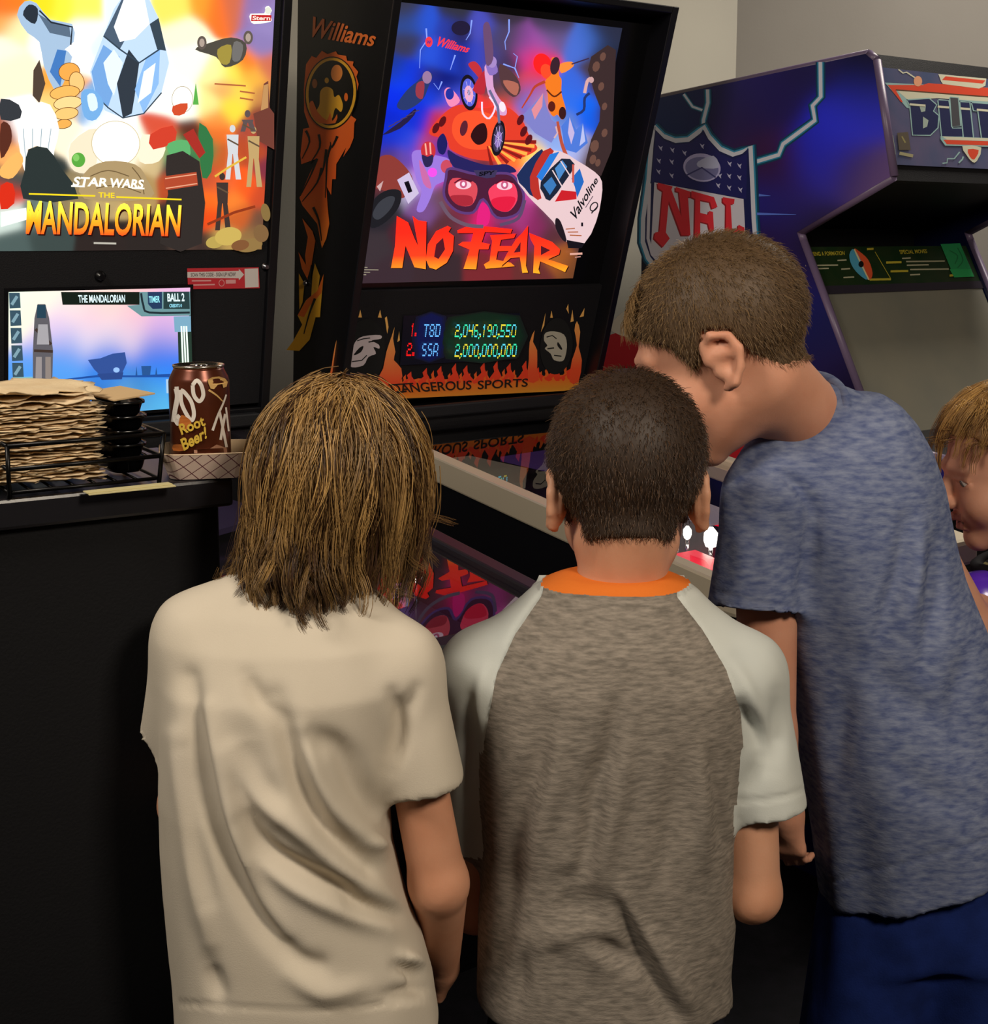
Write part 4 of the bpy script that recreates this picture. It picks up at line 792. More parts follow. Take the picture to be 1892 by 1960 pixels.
blk([(1110, 770), (1220, 775), (1260, 1080), (1370, 1080), (1375, 1170), (1150, 1170)]); blk([(1240, 740), (1325, 745), (1350, 1050), (1262, 1060)], m=K('#4a4a50', .05))
blk([(1350, 790), (1450, 795), (1490, 1180), (1390, 1175)]); blk([(1480, 800), (1700, 815), (1700, 890), (1660, 890), (1690, 1190), (1590, 1190), (1550, 890), (1500, 880)]); blk([(1715, 820), (1890, 830), (1870, 900), (1790, 1100), (1890, 1110), (1890, 1190), (1730, 1190)])
for a, b in ((790, 965), (1100, 1225), (1350, 1455), (1530, 1700)): A.line(Zm((a, 815+(a-790)*.08), (b, 815+(b-790)*.08)), 4, WTc)
A.poly(Zm((1130, 1165), (1900, 1195), (1900, 1290), (1180, 1270), (1130, 1200)), TL); A.poly(Zm((1150, 1170), (1900, 1198), (1900, 1225), (1200, 1205)), WTc); A.poly(Zm((1160, 1205), (1900, 1230), (1900, 1275), (1200, 1255)), RE)
A.poly(Zm((1370, 1275), (1580, 1290), (1530, 1440), (1480, 1450), (1420, 1380)), WTc, 2); A.poly(Zm((1430, 1310), (1550, 1320), (1520, 1400), (1490, 1425), (1450, 1390)), RE, 2)
A.line(Zm((1150, 1465), (1200, 1460), (1205, 1415), (1280, 1415), (1340, 1340)), 2.5, TL); A.line(Zm((1330, 1460), (1370, 1420), (1380, 1390)), 3, TL)
A.poly(Zm((650, 1130), (770, 1120), (800, 1320), (670, 1320)), K('#5a5248', .05)); A.line(Zm((675, 1355), (825, 1385)), 6, K('#9a9474', .1)); A.line(Zm((590, 1160), (620, 1370)), 5, K('#9aa894', .1)); A.line(Zm((700, 1170), (740, 1240)), 3, K('#8a8258', .1))
A.build('blitz_logo', mq)
# screen well: instruction card, speaker lip and tube face; the plane slopes back between notch and knee
CF = frame_M(ZM @ Vector((th, notch[0]+.012, notch[1])), RV, Vector((0, 0, 1))*(notch[1]-knee[1])+DV*(knee[0]-notch[0]))
AC = Art(CF)
c1, c2 = AC.uv((1560, 478))[1], AC.uv((1590, 548))[1]; kb = AC.uv((1660, 752))[1]-.12
bm_obj('screen_glass', sheet_bm((.004, WD-2*th-.004, kb, c2-.02), .004), mat('#7d796b', rough=.30, spec=.6, coat=.4, var='#706f66', vscale=5), az, CF)
bm_obj('screen_bezel', sheet_bm((.0, WD-2*th, c2-.02, c2), .008), mat('#2a2530', rough=.4), az, Matrix(CF) @ Matrix.Translation((0, 0, .003)))
card = bm_obj('instruction_card', sheet_bm((.002, WD-2*th-.002, c2, c1+.006), .003), mat('#142c16', rough=.3, var='#22301a', vscale=24), az, Matrix(CF) @ Matrix.Translation((0, 0, .002)))
A = Art(CF, .0026)
def Zc(*p): return [(1500+x/3.921, 440+y/3.921) for x, y in p]
YW, CR = mat('#b0a030'), mat('#a8a488')
A.text('CHOOSING A FORMATION', Zc((132, 172), (452, 162), (456, 192), (142, 204)), YW, .02); A.text('SPECIAL MOVES', Zc((862, 155), (1070, 150), (1076, 178), (874, 186)), YW, .02)
for a, b, y in ((160, 405, 270), (175, 335, 295), (400, 468, 232), (428, 495, 297), (445, 525, 360), (885, 950, 217), (915, 1205, 240), (920, 1085, 268), (945, 1235, 300), (945, 1020, 340)): A.line(Zc((a, y+2), (b, y-2)), 2.6, CR)
for a, b, y in ((765, 880, 250), (798, 930, 316), (620, 670, 150), (640, 800, 378), (1240, 1270, 348)): A.line(Zc((a, y), (b, y-3)), 4, YW)
A.poly(Zc((525, 150), (560, 165), (630, 230), (662, 330), (640, 380), (590, 350), (575, 260)), mat('#d0502a'), 3); A.poly(Zc((525, 150), (488, 190), (505, 270), (560, 340), (625, 378), (590, 270)), mat('#4a98b8'), 3)
A.line(Zc((525, 150), (575, 260), (635, 380)), 2.5, mat('#d8c890')); A.ell(*Zc((576, 263))[0], 5, 6, mat('#0a0a0c')); A.line(Zc((680, 170), (800, 375)), 1.2, YW)
A.poly(Zc((1172, 112), (1318, 105), (1425, 355), (1275, 362)), mat('#1f8a50')); A.poly(Zc((1240, 300), (1400, 300), (1425, 355), (1275, 362)), mat('#259a55'))
for pl in (((1240, 160), (1300, 200), (1280, 260)), ((1300, 140), (1340, 230), (1300, 290))): A.line(Zc(*pl), 2, mat('#146a3c'), 3)
A.build('card_print', card)
# control panel with sticks and buttons
zc = k0[1]-.03
between('control_panel', [(knee[0]+.03, zc+.05), (-.20, zc-.005), (-.205, zc-.07), (.05, zc-.12)], mat('#15151f', rough=.35), .004)
for x in (.16, .32, .48):
    bm = bmesh.new(); tube(bm, [(x, -.12, zc+.01), (x, -.12, zc+.075)], .005, 10); lathe(bm, [(.004, zc+.07), (.016, zc+.08), (.018, zc+.092), (.012, zc+.105), (.002, zc+.109)], x, -.12, 14); bm_obj('joystick', bm, mat('#b02020', rough=.25), az, smooth=True)
    for dx in (.05, .08):
        bm = bmesh.new(); lathe(bm, [(.013, zc), (.013, zc+.018), (.009, zc+.021)], x+dx, -.13, 14); bm_obj('arcade_button', bm, mat('#3050c0', rough=.3), az)
between('front_panel', [(-.0, .03), (.02, .03), (.05, zc-.1), (.03, zc-.1)], BLACK2)
# side art
GAIN[0] = 1.6
A = Art(SB, .0006)
def Zs(*p): return [(1180+x/2.6573, 80+y/2.6573) for x, y in p]
SS = '1000 120 1a1640;1280 90 14122e;1250 350 2028a8;1150 420 2228b8;1050 550 1c22a8;1250 250 141a50;800 300 1c1548;650 250 1e1850;600 380 24143c;560 320 0c1440;300 300 0a1840;200 350 0b1c44;150 700 0a1230;100 900 0c0e24;800 700 301428;760 820 182080;800 600 30163a;1000 650 20208a;1200 650 2a2058;900 800 241c60;850 880 1c1848;1350 700 4a3a60;760 950 2a1230;800 1150 181448;750 1250 10102c;450 900 101238;1000 950 0c0c24;820 1400 141860;1000 1700 181440;1100 1800 120e2c;950 1500 101440'
SMs = []
for t in SS.split(';'):
    a, b, c = t.split(); SMs.append((*Zs((float(a), float(b)))[0], c))
us0 = (-.72, .02)
# art sheet cut to the outline of the side panel
Mi = SB.inverted(); inside = [(-y, z) for y, z in prof]
def pin(u, v):
    c = False; n = len(inside)
    for i in range(n):
        x1, y1 = inside[i]; x2, y2 = inside[(i+1) % n]
        if (y1 > v) != (y2 > v) and u < (x2-x1)*(v-y1)/(y2-y1)+x1: c = not c
    return c
mainp = [(-y, z) for y, z in prof]
tri = tessellate_polygon([[Vector((a, b, 0)) for a, b in mainp]])
bm = bmesh.new(); vs = [bm.verts.new((a, b, 0)) for a, b in mainp]
for f in tri: bm.faces.new([vs[i] for i in f])
bmesh.ops.triangulate(bm, faces=bm.faces)
for _ in range(6):
    e = [x for x in bm.edges if x.calc_length() > .03]
    if not e: break
    bmesh.ops.subdivide_edges(bm, edges=e, cuts=1); bmesh.ops.triangulate(bm, faces=bm.faces)
for f in bm.faces:
    if f.normal.z < 0: f.normal_flip()
me = bpy.data.meshes.new('side_art'); bm.to_mesh(me); bm.free(); me.materials.append(attr_mat('side_print', rough=.35, spec=.4))
side_art = place(bpy.data.objects.new('side_art', me), az, SB @ Matrix.Translation((0, 0, .0003)))
Vw = np.array([tuple(SB @ v.co) for v in me.vertices]); X, Y = proj_np(Vw)
S_ = np.array([(p[0], p[1]) for p in SMs]); Cc = np.array([rgb(p[2]) for p in SMs])*1.4
d2 = (X[:, None]-S_[:, 0])**2+(Y[:, None]-S_[:, 1])**2; g = np.exp(-d2/(2*34.**2))+1e-6/(1+d2); col = (g@Cc)/g.sum(1)[:, None]
ca = me.color_attributes.new('col', 'FLOAT_COLOR', 'POINT'); ca.data.foreach_set('color', np.concatenate([col, np.ones((len(col), 1))], 1).astype(np.float32).ravel())
GL = [mat('#0c3a54', rough=.4), mat('#2a7a9c', rough=.4), mat('#d5d9e8', rough=.4)]
def bolt(pl, w, sm=0, closed=False):
    for m, k in zip(GL, (2.6, 1.7, 1.0)): A.line(Zs(*pl), w*k, m, sm, closed)
bolt([(1040, 103), (1042, 280), (1000, 325), (1012, 400), (925, 465), (850, 520), (828, 575), (705, 612)], 7); bolt([(466, 242), (468, 310), (445, 400), (445, 440)], 6); bolt([(345, 266), (390, 330), (440, 348)], 4)
shield = [(192, 432), (240, 480), (300, 503), (370, 497), (430, 452), (446, 432), (472, 482), (530, 545), (600, 575), (650, 560), (684, 530), (692, 700), (700, 900), (714, 1080), (690, 1170), (600, 1240), (500, 1280), (440, 1330), (370, 1260), (230, 1180), (165, 1100), (138, 1020), (140, 900), (168, 700), (184, 500)]
bolt(shield, 9, 0, True)
def scl(pts, k, cx=430, cy=850): return [(cx+(x-cx)*k, cy+(y-cy)*k) for x, y in pts]
NVs = mat('#151a4a', rough=.4); A.poly(Zs(*scl(shield, .965)), NVs)
A.poly(Zs((196, 715), (650, 800), (664, 1080), (600, 1200), (440, 1290), (250, 1170), (178, 1060)), mat('#c9c6d4', rough=.4)); A.poly(Zs((205, 460), (240, 500), (300, 525), (380, 515), (445, 470), (530, 570), (600, 600), (668, 570), (664, 800), (640, 795), (205, 715), (182, 715)), mat('#1c1c58', rough=.4))
A.line(Zs((172, 720), (164, 1000), (185, 1080), (250, 1150)), 6, mat('#c9c6d4', rough=.4))
R1 = mat('#d62c3a', rough=.4); R2 = mat('#8a1420', rough=.4)
for pts in ([(213, 716), (290, 736), (283, 752), (335, 890), (322, 765), (305, 760), (305, 738), (388, 765), (385, 790), (368, 790), (380, 985), (335, 985), (270, 810), (255, 970), (275, 1000), (240, 1045), (195, 1000), (200, 970), (222, 965), (240, 760), (217, 745)], [(385, 758), (500, 790), (518, 840), (490, 850), (480, 815), (430, 805), (430, 870), (470, 880), (475, 860), (495, 865), (500, 960), (480, 965), (470, 925), (430, 915), (430, 1060), (450, 1080), (380, 1075), (400, 1050), (405, 800), (385, 790)], [(545, 790), (605, 800), (602, 825), (585, 825), (592, 950), (620, 955), (625, 930), (655, 945), (655, 1030), (630, 1040), (550, 1020), (560, 990), (562, 830), (545, 815)]):
    A.poly(Zs(*[(x-7, y+5) for x, y in pts]), R2); A.poly(Zs(*pts), R1)
ST = mat('#b0b0d0', rough=.4)
for x, y in ((228, 540), (288, 550), (350, 565), (440, 530), (220, 605), (285, 610), (218, 660), (285, 680), (580, 620), (630, 630), (530, 680), (578, 682), (630, 690), (522, 730), (578, 742), (635, 752)): A.poly(Zs((x-12, y-14), (x, y-4), (x+12, y-10), (x+6, y+4), (x+8, y+16), (x-4, y+4)), ST)
A.ell(*Zs((440, 640))[0], 36, 27, mat('#a8a4d0', rough=.4), 8); A.ell(*Zs((440, 645))[0], 32, 22, mat('#6a6a98', rough=.4), 8); A.poly(Zs((420, 610), (500, 580), (525, 640), (430, 640)), mat('#c4c8ec', rough=.4), 3); A.line(Zs((360, 680), (440, 640), (510, 690)), 3, mat('#38386a'))
for x, y, L in ((720, 875, 200), (730, 780, 60)): A.line(Zs((x, y), (x+L, y+4)), (5, .5), mat('#5a7ae0', rough=.4))
# red jersey below the shield
JR = mat('#a01c26', rough=.4)
A.poly([(1140, 700), (1150, 655), (1185, 636), (1215, 640), (1300, 720), (1440, 800), (1470, 880), (1440, 930), (1400, 925), (1330, 905), (1200, 860), (1130, 790)], JR, 3)
A.poly([(1170, 632), (1185, 605), (1205, 596), (1240, 620), (1230, 650)], mat('#b8b0a4', rough=.4), 3)
A.build('side_graphics', side_art)
GAIN[0] = 1.0
# ------------------------------------------------------------------ counter and what stands on it
ZC = 1.22
def Wz(px, py, z):
    d = ray(px, py); return EYE+d*((z-HC)/d.z)
ca_, cb_ = Wz(0, 957, ZC), Wz(447, 913, ZC)
cdir = (cb_-ca_).normalized(); cnor = Vector((-cdir.y, cdir.x, 0))
CM = Matrix(((cdir.x, cnor.x, 0, ca_.x), (cdir.y, cnor.y, 0, ca_.y), (0, 0, 1, 0), (0, 0, 0, 1)))
L = (cb_-ca_).length
ct = thing('bar_counter', 'tall black bar counter with a flat black top at the left', 'counter', CM)
bm = bmesh.new(); box(bm, -.75, L, .0, .25, ZC-.032, ZC); bm_obj('countertop', bm, mat('#16151a', rough=.32, spec=.5, bump=.05), ct, bevel=.004)
bm = bmesh.new(); box(bm, -.74, L-.012, .014, .24, .0, ZC-.032); bm_obj('counter_body', bm, mat('#09090d', rough=.75, spec=.25, bump=.2, bscale=300), ct, bevel=.003)
# wire caddy
WIRE = mat('#0e0d0e', rough=.35, metal=.6)
BL, BR = Wz(18, 944, ZC+.006), Wz(304, 915, ZC+.006); TL, TR = BL+Vector((0, 0, .047)), BR+Vector((.006, .004, .047))
back = cnor*.125
cw = thing('napkin_caddy', 'black wire caddy holding brown napkins and black baskets on the counter', 'caddy', Matrix.Translation(BL))
def wire(name, pts, r=.0021):
    bm = bmesh.new(); tube(bm, pts, r, 8); return bm_obj(name, bm, WIRE, cw, Matrix.Identity(4))
def mixp(a, b, t): return a*(1-t)+b*t
bk = (TR+back)-TR
for nm, f in (('top_rail', 1.0), ('middle_rail', .5), ('bottom_rail', 0.0)):
    a, b = mixp(BL, TL, f), mixp(BR, TR, f); c, d = b+back, a+back
    wire(nm, [a, b, c, d, a], .0024 if f else .002)
for a, b in ((BL, TL), (BR, TR), (BR+back, TR+back), (BL+back, TL+back)): wire('upright', [a+Vector((0, 0, -.0055)), b], .0024)
for k in range(1, 7):
    a = mixp(BL, BR, k/7); wire('base_wire', [a, a+back], .0014)
# napkins
NAPM = [mat(h, rough=.92, spec=.1, bump=.4, bscale=160, var=v, vscale=30, name='napkin_paper') for h, v in (('#dcc4a0', '#d2b892'), ('#d6bc96', '#e0caa6'), ('#e2caa6', '#d8be9a'))]
def napkin_mesh(seed, amp):
    r = random.Random(seed); n = 14; V = []; Fq = []
    ph = [r.uniform(0, 6.28) for _ in range(8)]
    for layer in (0, 1):
        for j in range(n+1):
            for i in range(n+1):
                x, y = i/n-.5, j/n-.5; e = max(abs(x), abs(y))*2
                z = amp*(.5*math.sin(5*x+ph[0])*math.cos(4*y+ph[1])+.3*math.sin(11*x+7*y+ph[2]))*(e**1.5) + (.0016 if layer else 0)*(1-.3*e)
                rag = .004*math.sin(23*y+ph[3])+.003*math.sin(51*y+ph[4]); rg2 = .004*math.sin(27*x+ph[5])+.003*math.sin(47*x+ph[6])
                V.append((x*.112+(rag if abs(x) > .42 else 0)*(1 if layer else .5), y*.098+(rg2 if abs(y) > .42 else 0), z))
    N = (n+1)**2
    for j in range(n):
        for i in range(n):
            a = j*(n+1)+i; Fq.append((N+a, N+a+1, N+a+n+2, N+a+n+1)); Fq.append((a, a+n+1, a+n+2, a+1))
    ed = [i for i in range(n)]+[]
    for i in range(n):
        for a, b in ((i, i+1), (n*(n+1)+i+1, n*(n+1)+i)): Fq.append((a, b, N+b, N+a))
        for a, b in (((i+1)*(n+1), i*(n+1)), (i*(n+1)+n, (i+1)*(n+1)+n)): Fq.append((a, b, N+b, N+a))
    me = bpy.data.meshes.new('paper_napkin'); me.from_pydata(V, [], Fq); me.materials.append(NAPM[seed % 3])
    for p in me.polygons: p.use_smooth = True
    return me
nms = [napkin_mesh(k, .0020) for k in range(5)]; big = [napkin_mesh(k+10, .007) for k in range(3)]
npc = mixp(BL, BR, .275)+cnor*.070; nang = math.atan2(cdir.y, cdir.x); NN = 34; rn = random.Random(5); z = ZC+.0100
for k in range(NN):
    top = k > NN-5
    o = bpy.data.objects.new('paper_napkin', (big if top else nms)[k % (3 if top else 5)]); C.objects.link(o)
    o.location = (npc.x+rn.uniform(-.005, .005)-(.004 if top else 0), npc.y+rn.uniform(-.005, .005), z); o.rotation_euler = (rn.uniform(-.02, .02)+(.03 if top else 0), rn.uniform(-.025, .025), nang+rn.uniform(-.05, .05)+(.25 if k == NN-1 else 0))
    z += .0026 if not top else .0048
    tag(o, 'brown paper napkin in the tall stack inside the wire caddy', 'napkin', 'brown napkins stacked in the caddy')
# black plastic baskets stacked beside the napkins
BKM = mat('#0a0a0c', rough=.16, spec=.6)
def superring(a, b, p, z, n=36):
    out = []
    for k in range(n):
        t = 2*math.pi*k/n; c, s = math.cos(t), math.sin(t)
        out.append((a*math.copysign(abs(c)**p, c), b*math.copysign(abs(s)**p, s), z))
    return out
def basket_mesh():
    bm = bmesh.new(); rings = [superring(a, b, .55, z) for a, b, z in ((.036, .0155, 0), (.040, .018, .004), (.046, .0205, .016), (.049, .0222, .017), (.049, .0222, .0145), (.045, .0195, .0145), (.038, .017, .0035))]
    R = [[bm.verts.new(p) for p in r] for r in rings]
    for a, b in zip(R, R[1:]):
        for k in range(36): f = bm.faces.new((a[k], a[(k+1) % 36], b[(k+1) % 36], b[k])); f.smooth = True
    bm.faces.new(R[0][::-1]); bm.faces.new(R[-1]); bmesh.ops.recalc_face_normals(bm, faces=bm.faces)
    me = bpy.data.meshes.new('plastic_basket'); bm.to_mesh(me); bm.free(); me.materials.append(BKM); return me
bme = basket_mesh(); bc = mixp(BL, BR, .855)+cnor*.068
names = ['lowest', 'second from the bottom', 'middle', 'second from the top', 'topmost']
for k in range(5):
    o = bpy.data.objects.new('plastic_basket', bme); C.objects.link(o); o.location = (bc.x+rn.uniform(-.001, .001), bc.y, ZC+.0092+k*.0150); o.rotation_euler = (0, 0, nang+math.pi/2+rn.uniform(-.03, .03))
    tag(o, f'shiny black plastic basket beside the napkins, {names[k]} of its stack', 'basket', 'black baskets in the wire caddy')
bm = bmesh.new(); box(bm, -.022, .024, -.046, .044, 0, .0015)
for v in bm.verts: v.co.z += .002*math.sin(v.co.x*60)
ps = bm_obj('paper_sheet', bm, mat('#c9aa7e', rough=.9), None, Matrix.Translation((bc.x, bc.y, ZC+.0900)) @ Matrix.Rotation(nang+.12, 4, 'Z')); tag(ps, 'tan paper sheet lying on top of the black baskets', 'paper')
# flat menus under the right end of the caddy
mc = Wz(262, 939, ZC)
for k in range(2):
    bm = bmesh.new(); box(bm, -.048, .042, .0, .013, 0, .0010); o = bm_obj('paper_menu', bm, mat('#c8bd8c', rough=.8), None, Matrix.Translation((mc.x-.004*k, mc.y-.002+.004*k, ZC+.0002+.0012*k)) @ Matrix.Rotation(nang+.03*k, 4, 'Z'))
    tag(o, ['pale yellow menu flat on the counter under the caddy wires, the lower one', 'pale yellow menu on another menu under the caddy wires'][k], 'menu', 'menus under the caddy')
# food tray and can
TC = W(405, 900, 1.475); TC.z = ZC
def plaid():
    m = bpy.data.materials.new('plaid_card'); m.use_nodes = True; nt = m.node_tree; b = nt.nodes['Principled BSDF']; b.inputs['Roughness'].default_value = .8
    tc = nt.nodes.new('ShaderNodeTexCoord'); sp = nt.nodes.new('ShaderNodeSeparateXYZ'); nt.links.new(tc.outputs['Object'], sp.inputs[0])
    def M(op, a, bb=None):
        n = nt.nodes.new('ShaderNodeMath'); n.operation = op
        for i, q in enumerate((a, bb)):
            if q is None: continue
            if isinstance(q, (int, float)): n.inputs[i].default_value = q
            else: nt.links.new(q, n.inputs[i])
        return n.outputs[0]
    hx = M('ADD', sp.outputs['X'], M('MULTIPLY', sp.outputs['Y'], .6))
    out = None
    for sg in (1.25, -1.25):
        v = M('ADD', hx, M('MULTIPLY', sp.outputs['Z'], sg)); f = M('FRACT', M('MULTIPLY', v, 52.0)); l = M('LESS_THAN', f, .075)
        out = l if out is None else M('MAXIMUM', out, l)
    mx = nt.nodes.new('ShaderNodeMixRGB'); nt.links.new(out, mx.inputs[0]); mx.inputs[1].default_value = (*rgb('#c3ada0'), 1); mx.inputs[2].default_value = (*rgb('#5a2430'), 1)
    nt.links.new(mx.outputs[0], b.inputs['Base Color']); return m
tr = thing('food_tray', 'paper food tray with dark red criss-cross lines holding a soda can', 'tray', Matrix.Translation(TC) @ Matrix.Rotation(nang-.32, 4, 'Z'))
def boat(off, z0, a0, b0, a1, b1, h):
    return [superring(a0-off, b0-off, .42, z0), superring(a1-off, b1-off, .42, h)]
bm = bmesh.new(); ro = boat(0, .0008, .046, .040, .056, .050, .029); ri = boat(.0016, .0024, .046, .040, .056, .050, .029)
R = [[bm.verts.new(p) for p in r] for r in (ro[0], ro[1], ri[1], ri[0])]
for q, (a, b) in enumerate(zip(R, R[1:])):
    for k in range(36): f = bm.faces.new((a[k], a[(k+1) % 36], b[(k+1) % 36], b[k])); f.material_index = 0 if q == 0 else 1
f = bm.faces.new(R[0][::-1]); f = bm.faces.new(R[-1]); f.material_index = 1
bm_obj('tray_shell', bm, [plaid(), mat('#d2b894', rough=.85)], tr)
bm = bmesh.new(); tube(bm, [Vector(p) for p in superring(.0552, .0492, .42, .029)+superring(.0552, .0492, .42, .029)[:1]], .0009, 6); bm_obj('tray_rim', bm, mat('#cdb496', rough=.85), tr)
CP = W(383, 800, 1.470); CP.z = ZC+.0028; CR_ = .0325
cn = thing('soda_can', 'brown root beer can with white and yellow lettering standing in the paper tray', 'can', Matrix.Translation(CP))
bm = bmesh.new(); lathe(bm, [(.022, 0), (.0255, .002), (.0285, .007), (CR_, .014), (CR_, .1005), (.0315, .1045), (.0272, .113), (.0268, .115)], 0, 0, 48)
bm_obj('can_body', bm, mat('#6a3420', rough=.28, metal=.55, spec=.6, var='#532718', vscale=30), cn, smooth=True)
bm = bmesh.new(); lathe(bm, [(.0268, .1148), (.0278, .1165), (.0278, .1182), (.0262, .1182), (.0245, .1145), (.001, .1150)], 0, 0, 40); bm_obj('can_lid', bm, mat('#b8b0a6', rough=.25, metal=1), cn, smooth=True)
bm = bmesh.new(); tube(bm, [(-.009, .002, .1165), (0, -.004, .1168), (.009, .002, .1165), (.006, .010, .1165), (-.006, .010, .1165), (-.009, .002, .1165)], .0012, 6); bm_obj('pull_tab', bm, CHROME, cn)
class CanArt(Art):
    def uv(s, p):
        d = ray(*p); ox, oy = EYE.x-CP.x, EYE.y-CP.y; r = CR_+.0003+s.z
        a = d.x**2+d.y**2; b = ox*d.x+oy*d.y; c = ox*ox+oy*oy-r*r; D = b*b-a*c
        t = (-b-math.sqrt(max(D, 0)))/a; q = EYE+d*t; return (math.atan2(q.y-CP.y, q.x-CP.x), q.z-CP.z)
    def poly(s, pts, m, smooth=0, raw=False):
        s.z += .0010; Art.poly(s, pts, m, smooth, raw); s.z -= .0010
    def tris(s, uvs, faces, m, z=None):
        k = s._m(m); b = len(s.V); s.z += 4e-5
        def rad(h): return CR_ if h < .1005 else CR_-.001*(h-.1005)/.004 if h < .1045 else .0315-.0043*(h-.1045)/.0085
        for u, v in uvs: r = rad(v)+.0003+s.z; s.V.append((r*math.cos(u), r*math.sin(u), v))
        for f in faces: s.F.append(tuple(b+i for i in f)); s.I.append(k)
A = CanArt(Matrix.Identity(4), 0)
def Zk(*p): return [(300+x/7.84, 680+y/7.84) for x, y in p]
WHT, YEL, ORG, CRM = (mat(h, rough=.4) for h in ('#d8cfc6', '#cdaa40', '#b4662c', '#d0a868'))
for pl in ([(290, 500), (310, 620), (280, 800), (250, 1000)], ): A.line(Zk(*pl), 9, WHT, 4)
A.line(Zk((300, 470), (305, 700), (265, 900), (320, 1030), (350, 960), (300, 900)), 8, WHT, 5)
A.line(Zk((360, 520), (420, 560), (520, 700), (560, 880), (520, 980), (430, 850), (370, 700), (360, 520)), 7.5, WHT, 5)
A.line(Zk((540, 450), (600, 380), (670, 450), (700, 600), (640, 690), (560, 600), (540, 450)), 7.5, WHT, 6)
A.line(Zk((1045, 590), (1000, 720), (920, 900), (840, 1130)), (3, 5), WHT, 4); A.line(Zk((945, 850), (985, 1050), (1050, 1380)), 5, WHT, 4); A.line(Zk((1030, 880), (990, 1080), (960, 1270)), 5, WHT, 4); A.line(Zk((1040, 780), (1060, 950), (1082, 1140)), 3.5, WHT, 3)
A.line(Zk((780, 520), (900, 600), (990, 690)), (4, 2), CRM, 3)
A.poly(Zk((765, 370), (850, 330), (960, 320), (1040, 350), (1068, 400), (1050, 470), (1000, 490), (985, 430), (920, 440), (860, 510), (810, 500), (780, 430)), CRM, 1)
A.poly(Zk((370, 900), (450, 930), (520, 1000), (480, 1100), (350, 1130), (330, 1020)), ORG, 2); A.poly(Zk((250, 1340), (380, 1340), (420, 1430), (250, 1430)), ORG, 2)
A.poly(Zk((560, 1420), (800, 1400), (900, 1340), (1050, 1390), (1060, 1460), (800, 1480), (560, 1470)), mat('#b98a72', rough=.4), 1)
def ringk(cx, cy, rx, ry, wd, m, rot=0): A.ring(*Zk((cx, cy))[0], rx/7.84, ry/7.84, wd, m, rot, 16)
A.z += .0012
A.text('Root', Zk((325, 1040), (690, 900), (740, 1050), (375, 1200)), YEL, .03); A.text('Beer!', Zk((350, 1260), (735, 1060), (755, 1245), (410, 1440)), YEL, .03)
mesh_obj('can_lettering', A.V, A.F, A.mats, cn, Matrix.Translation(CP), A.I)
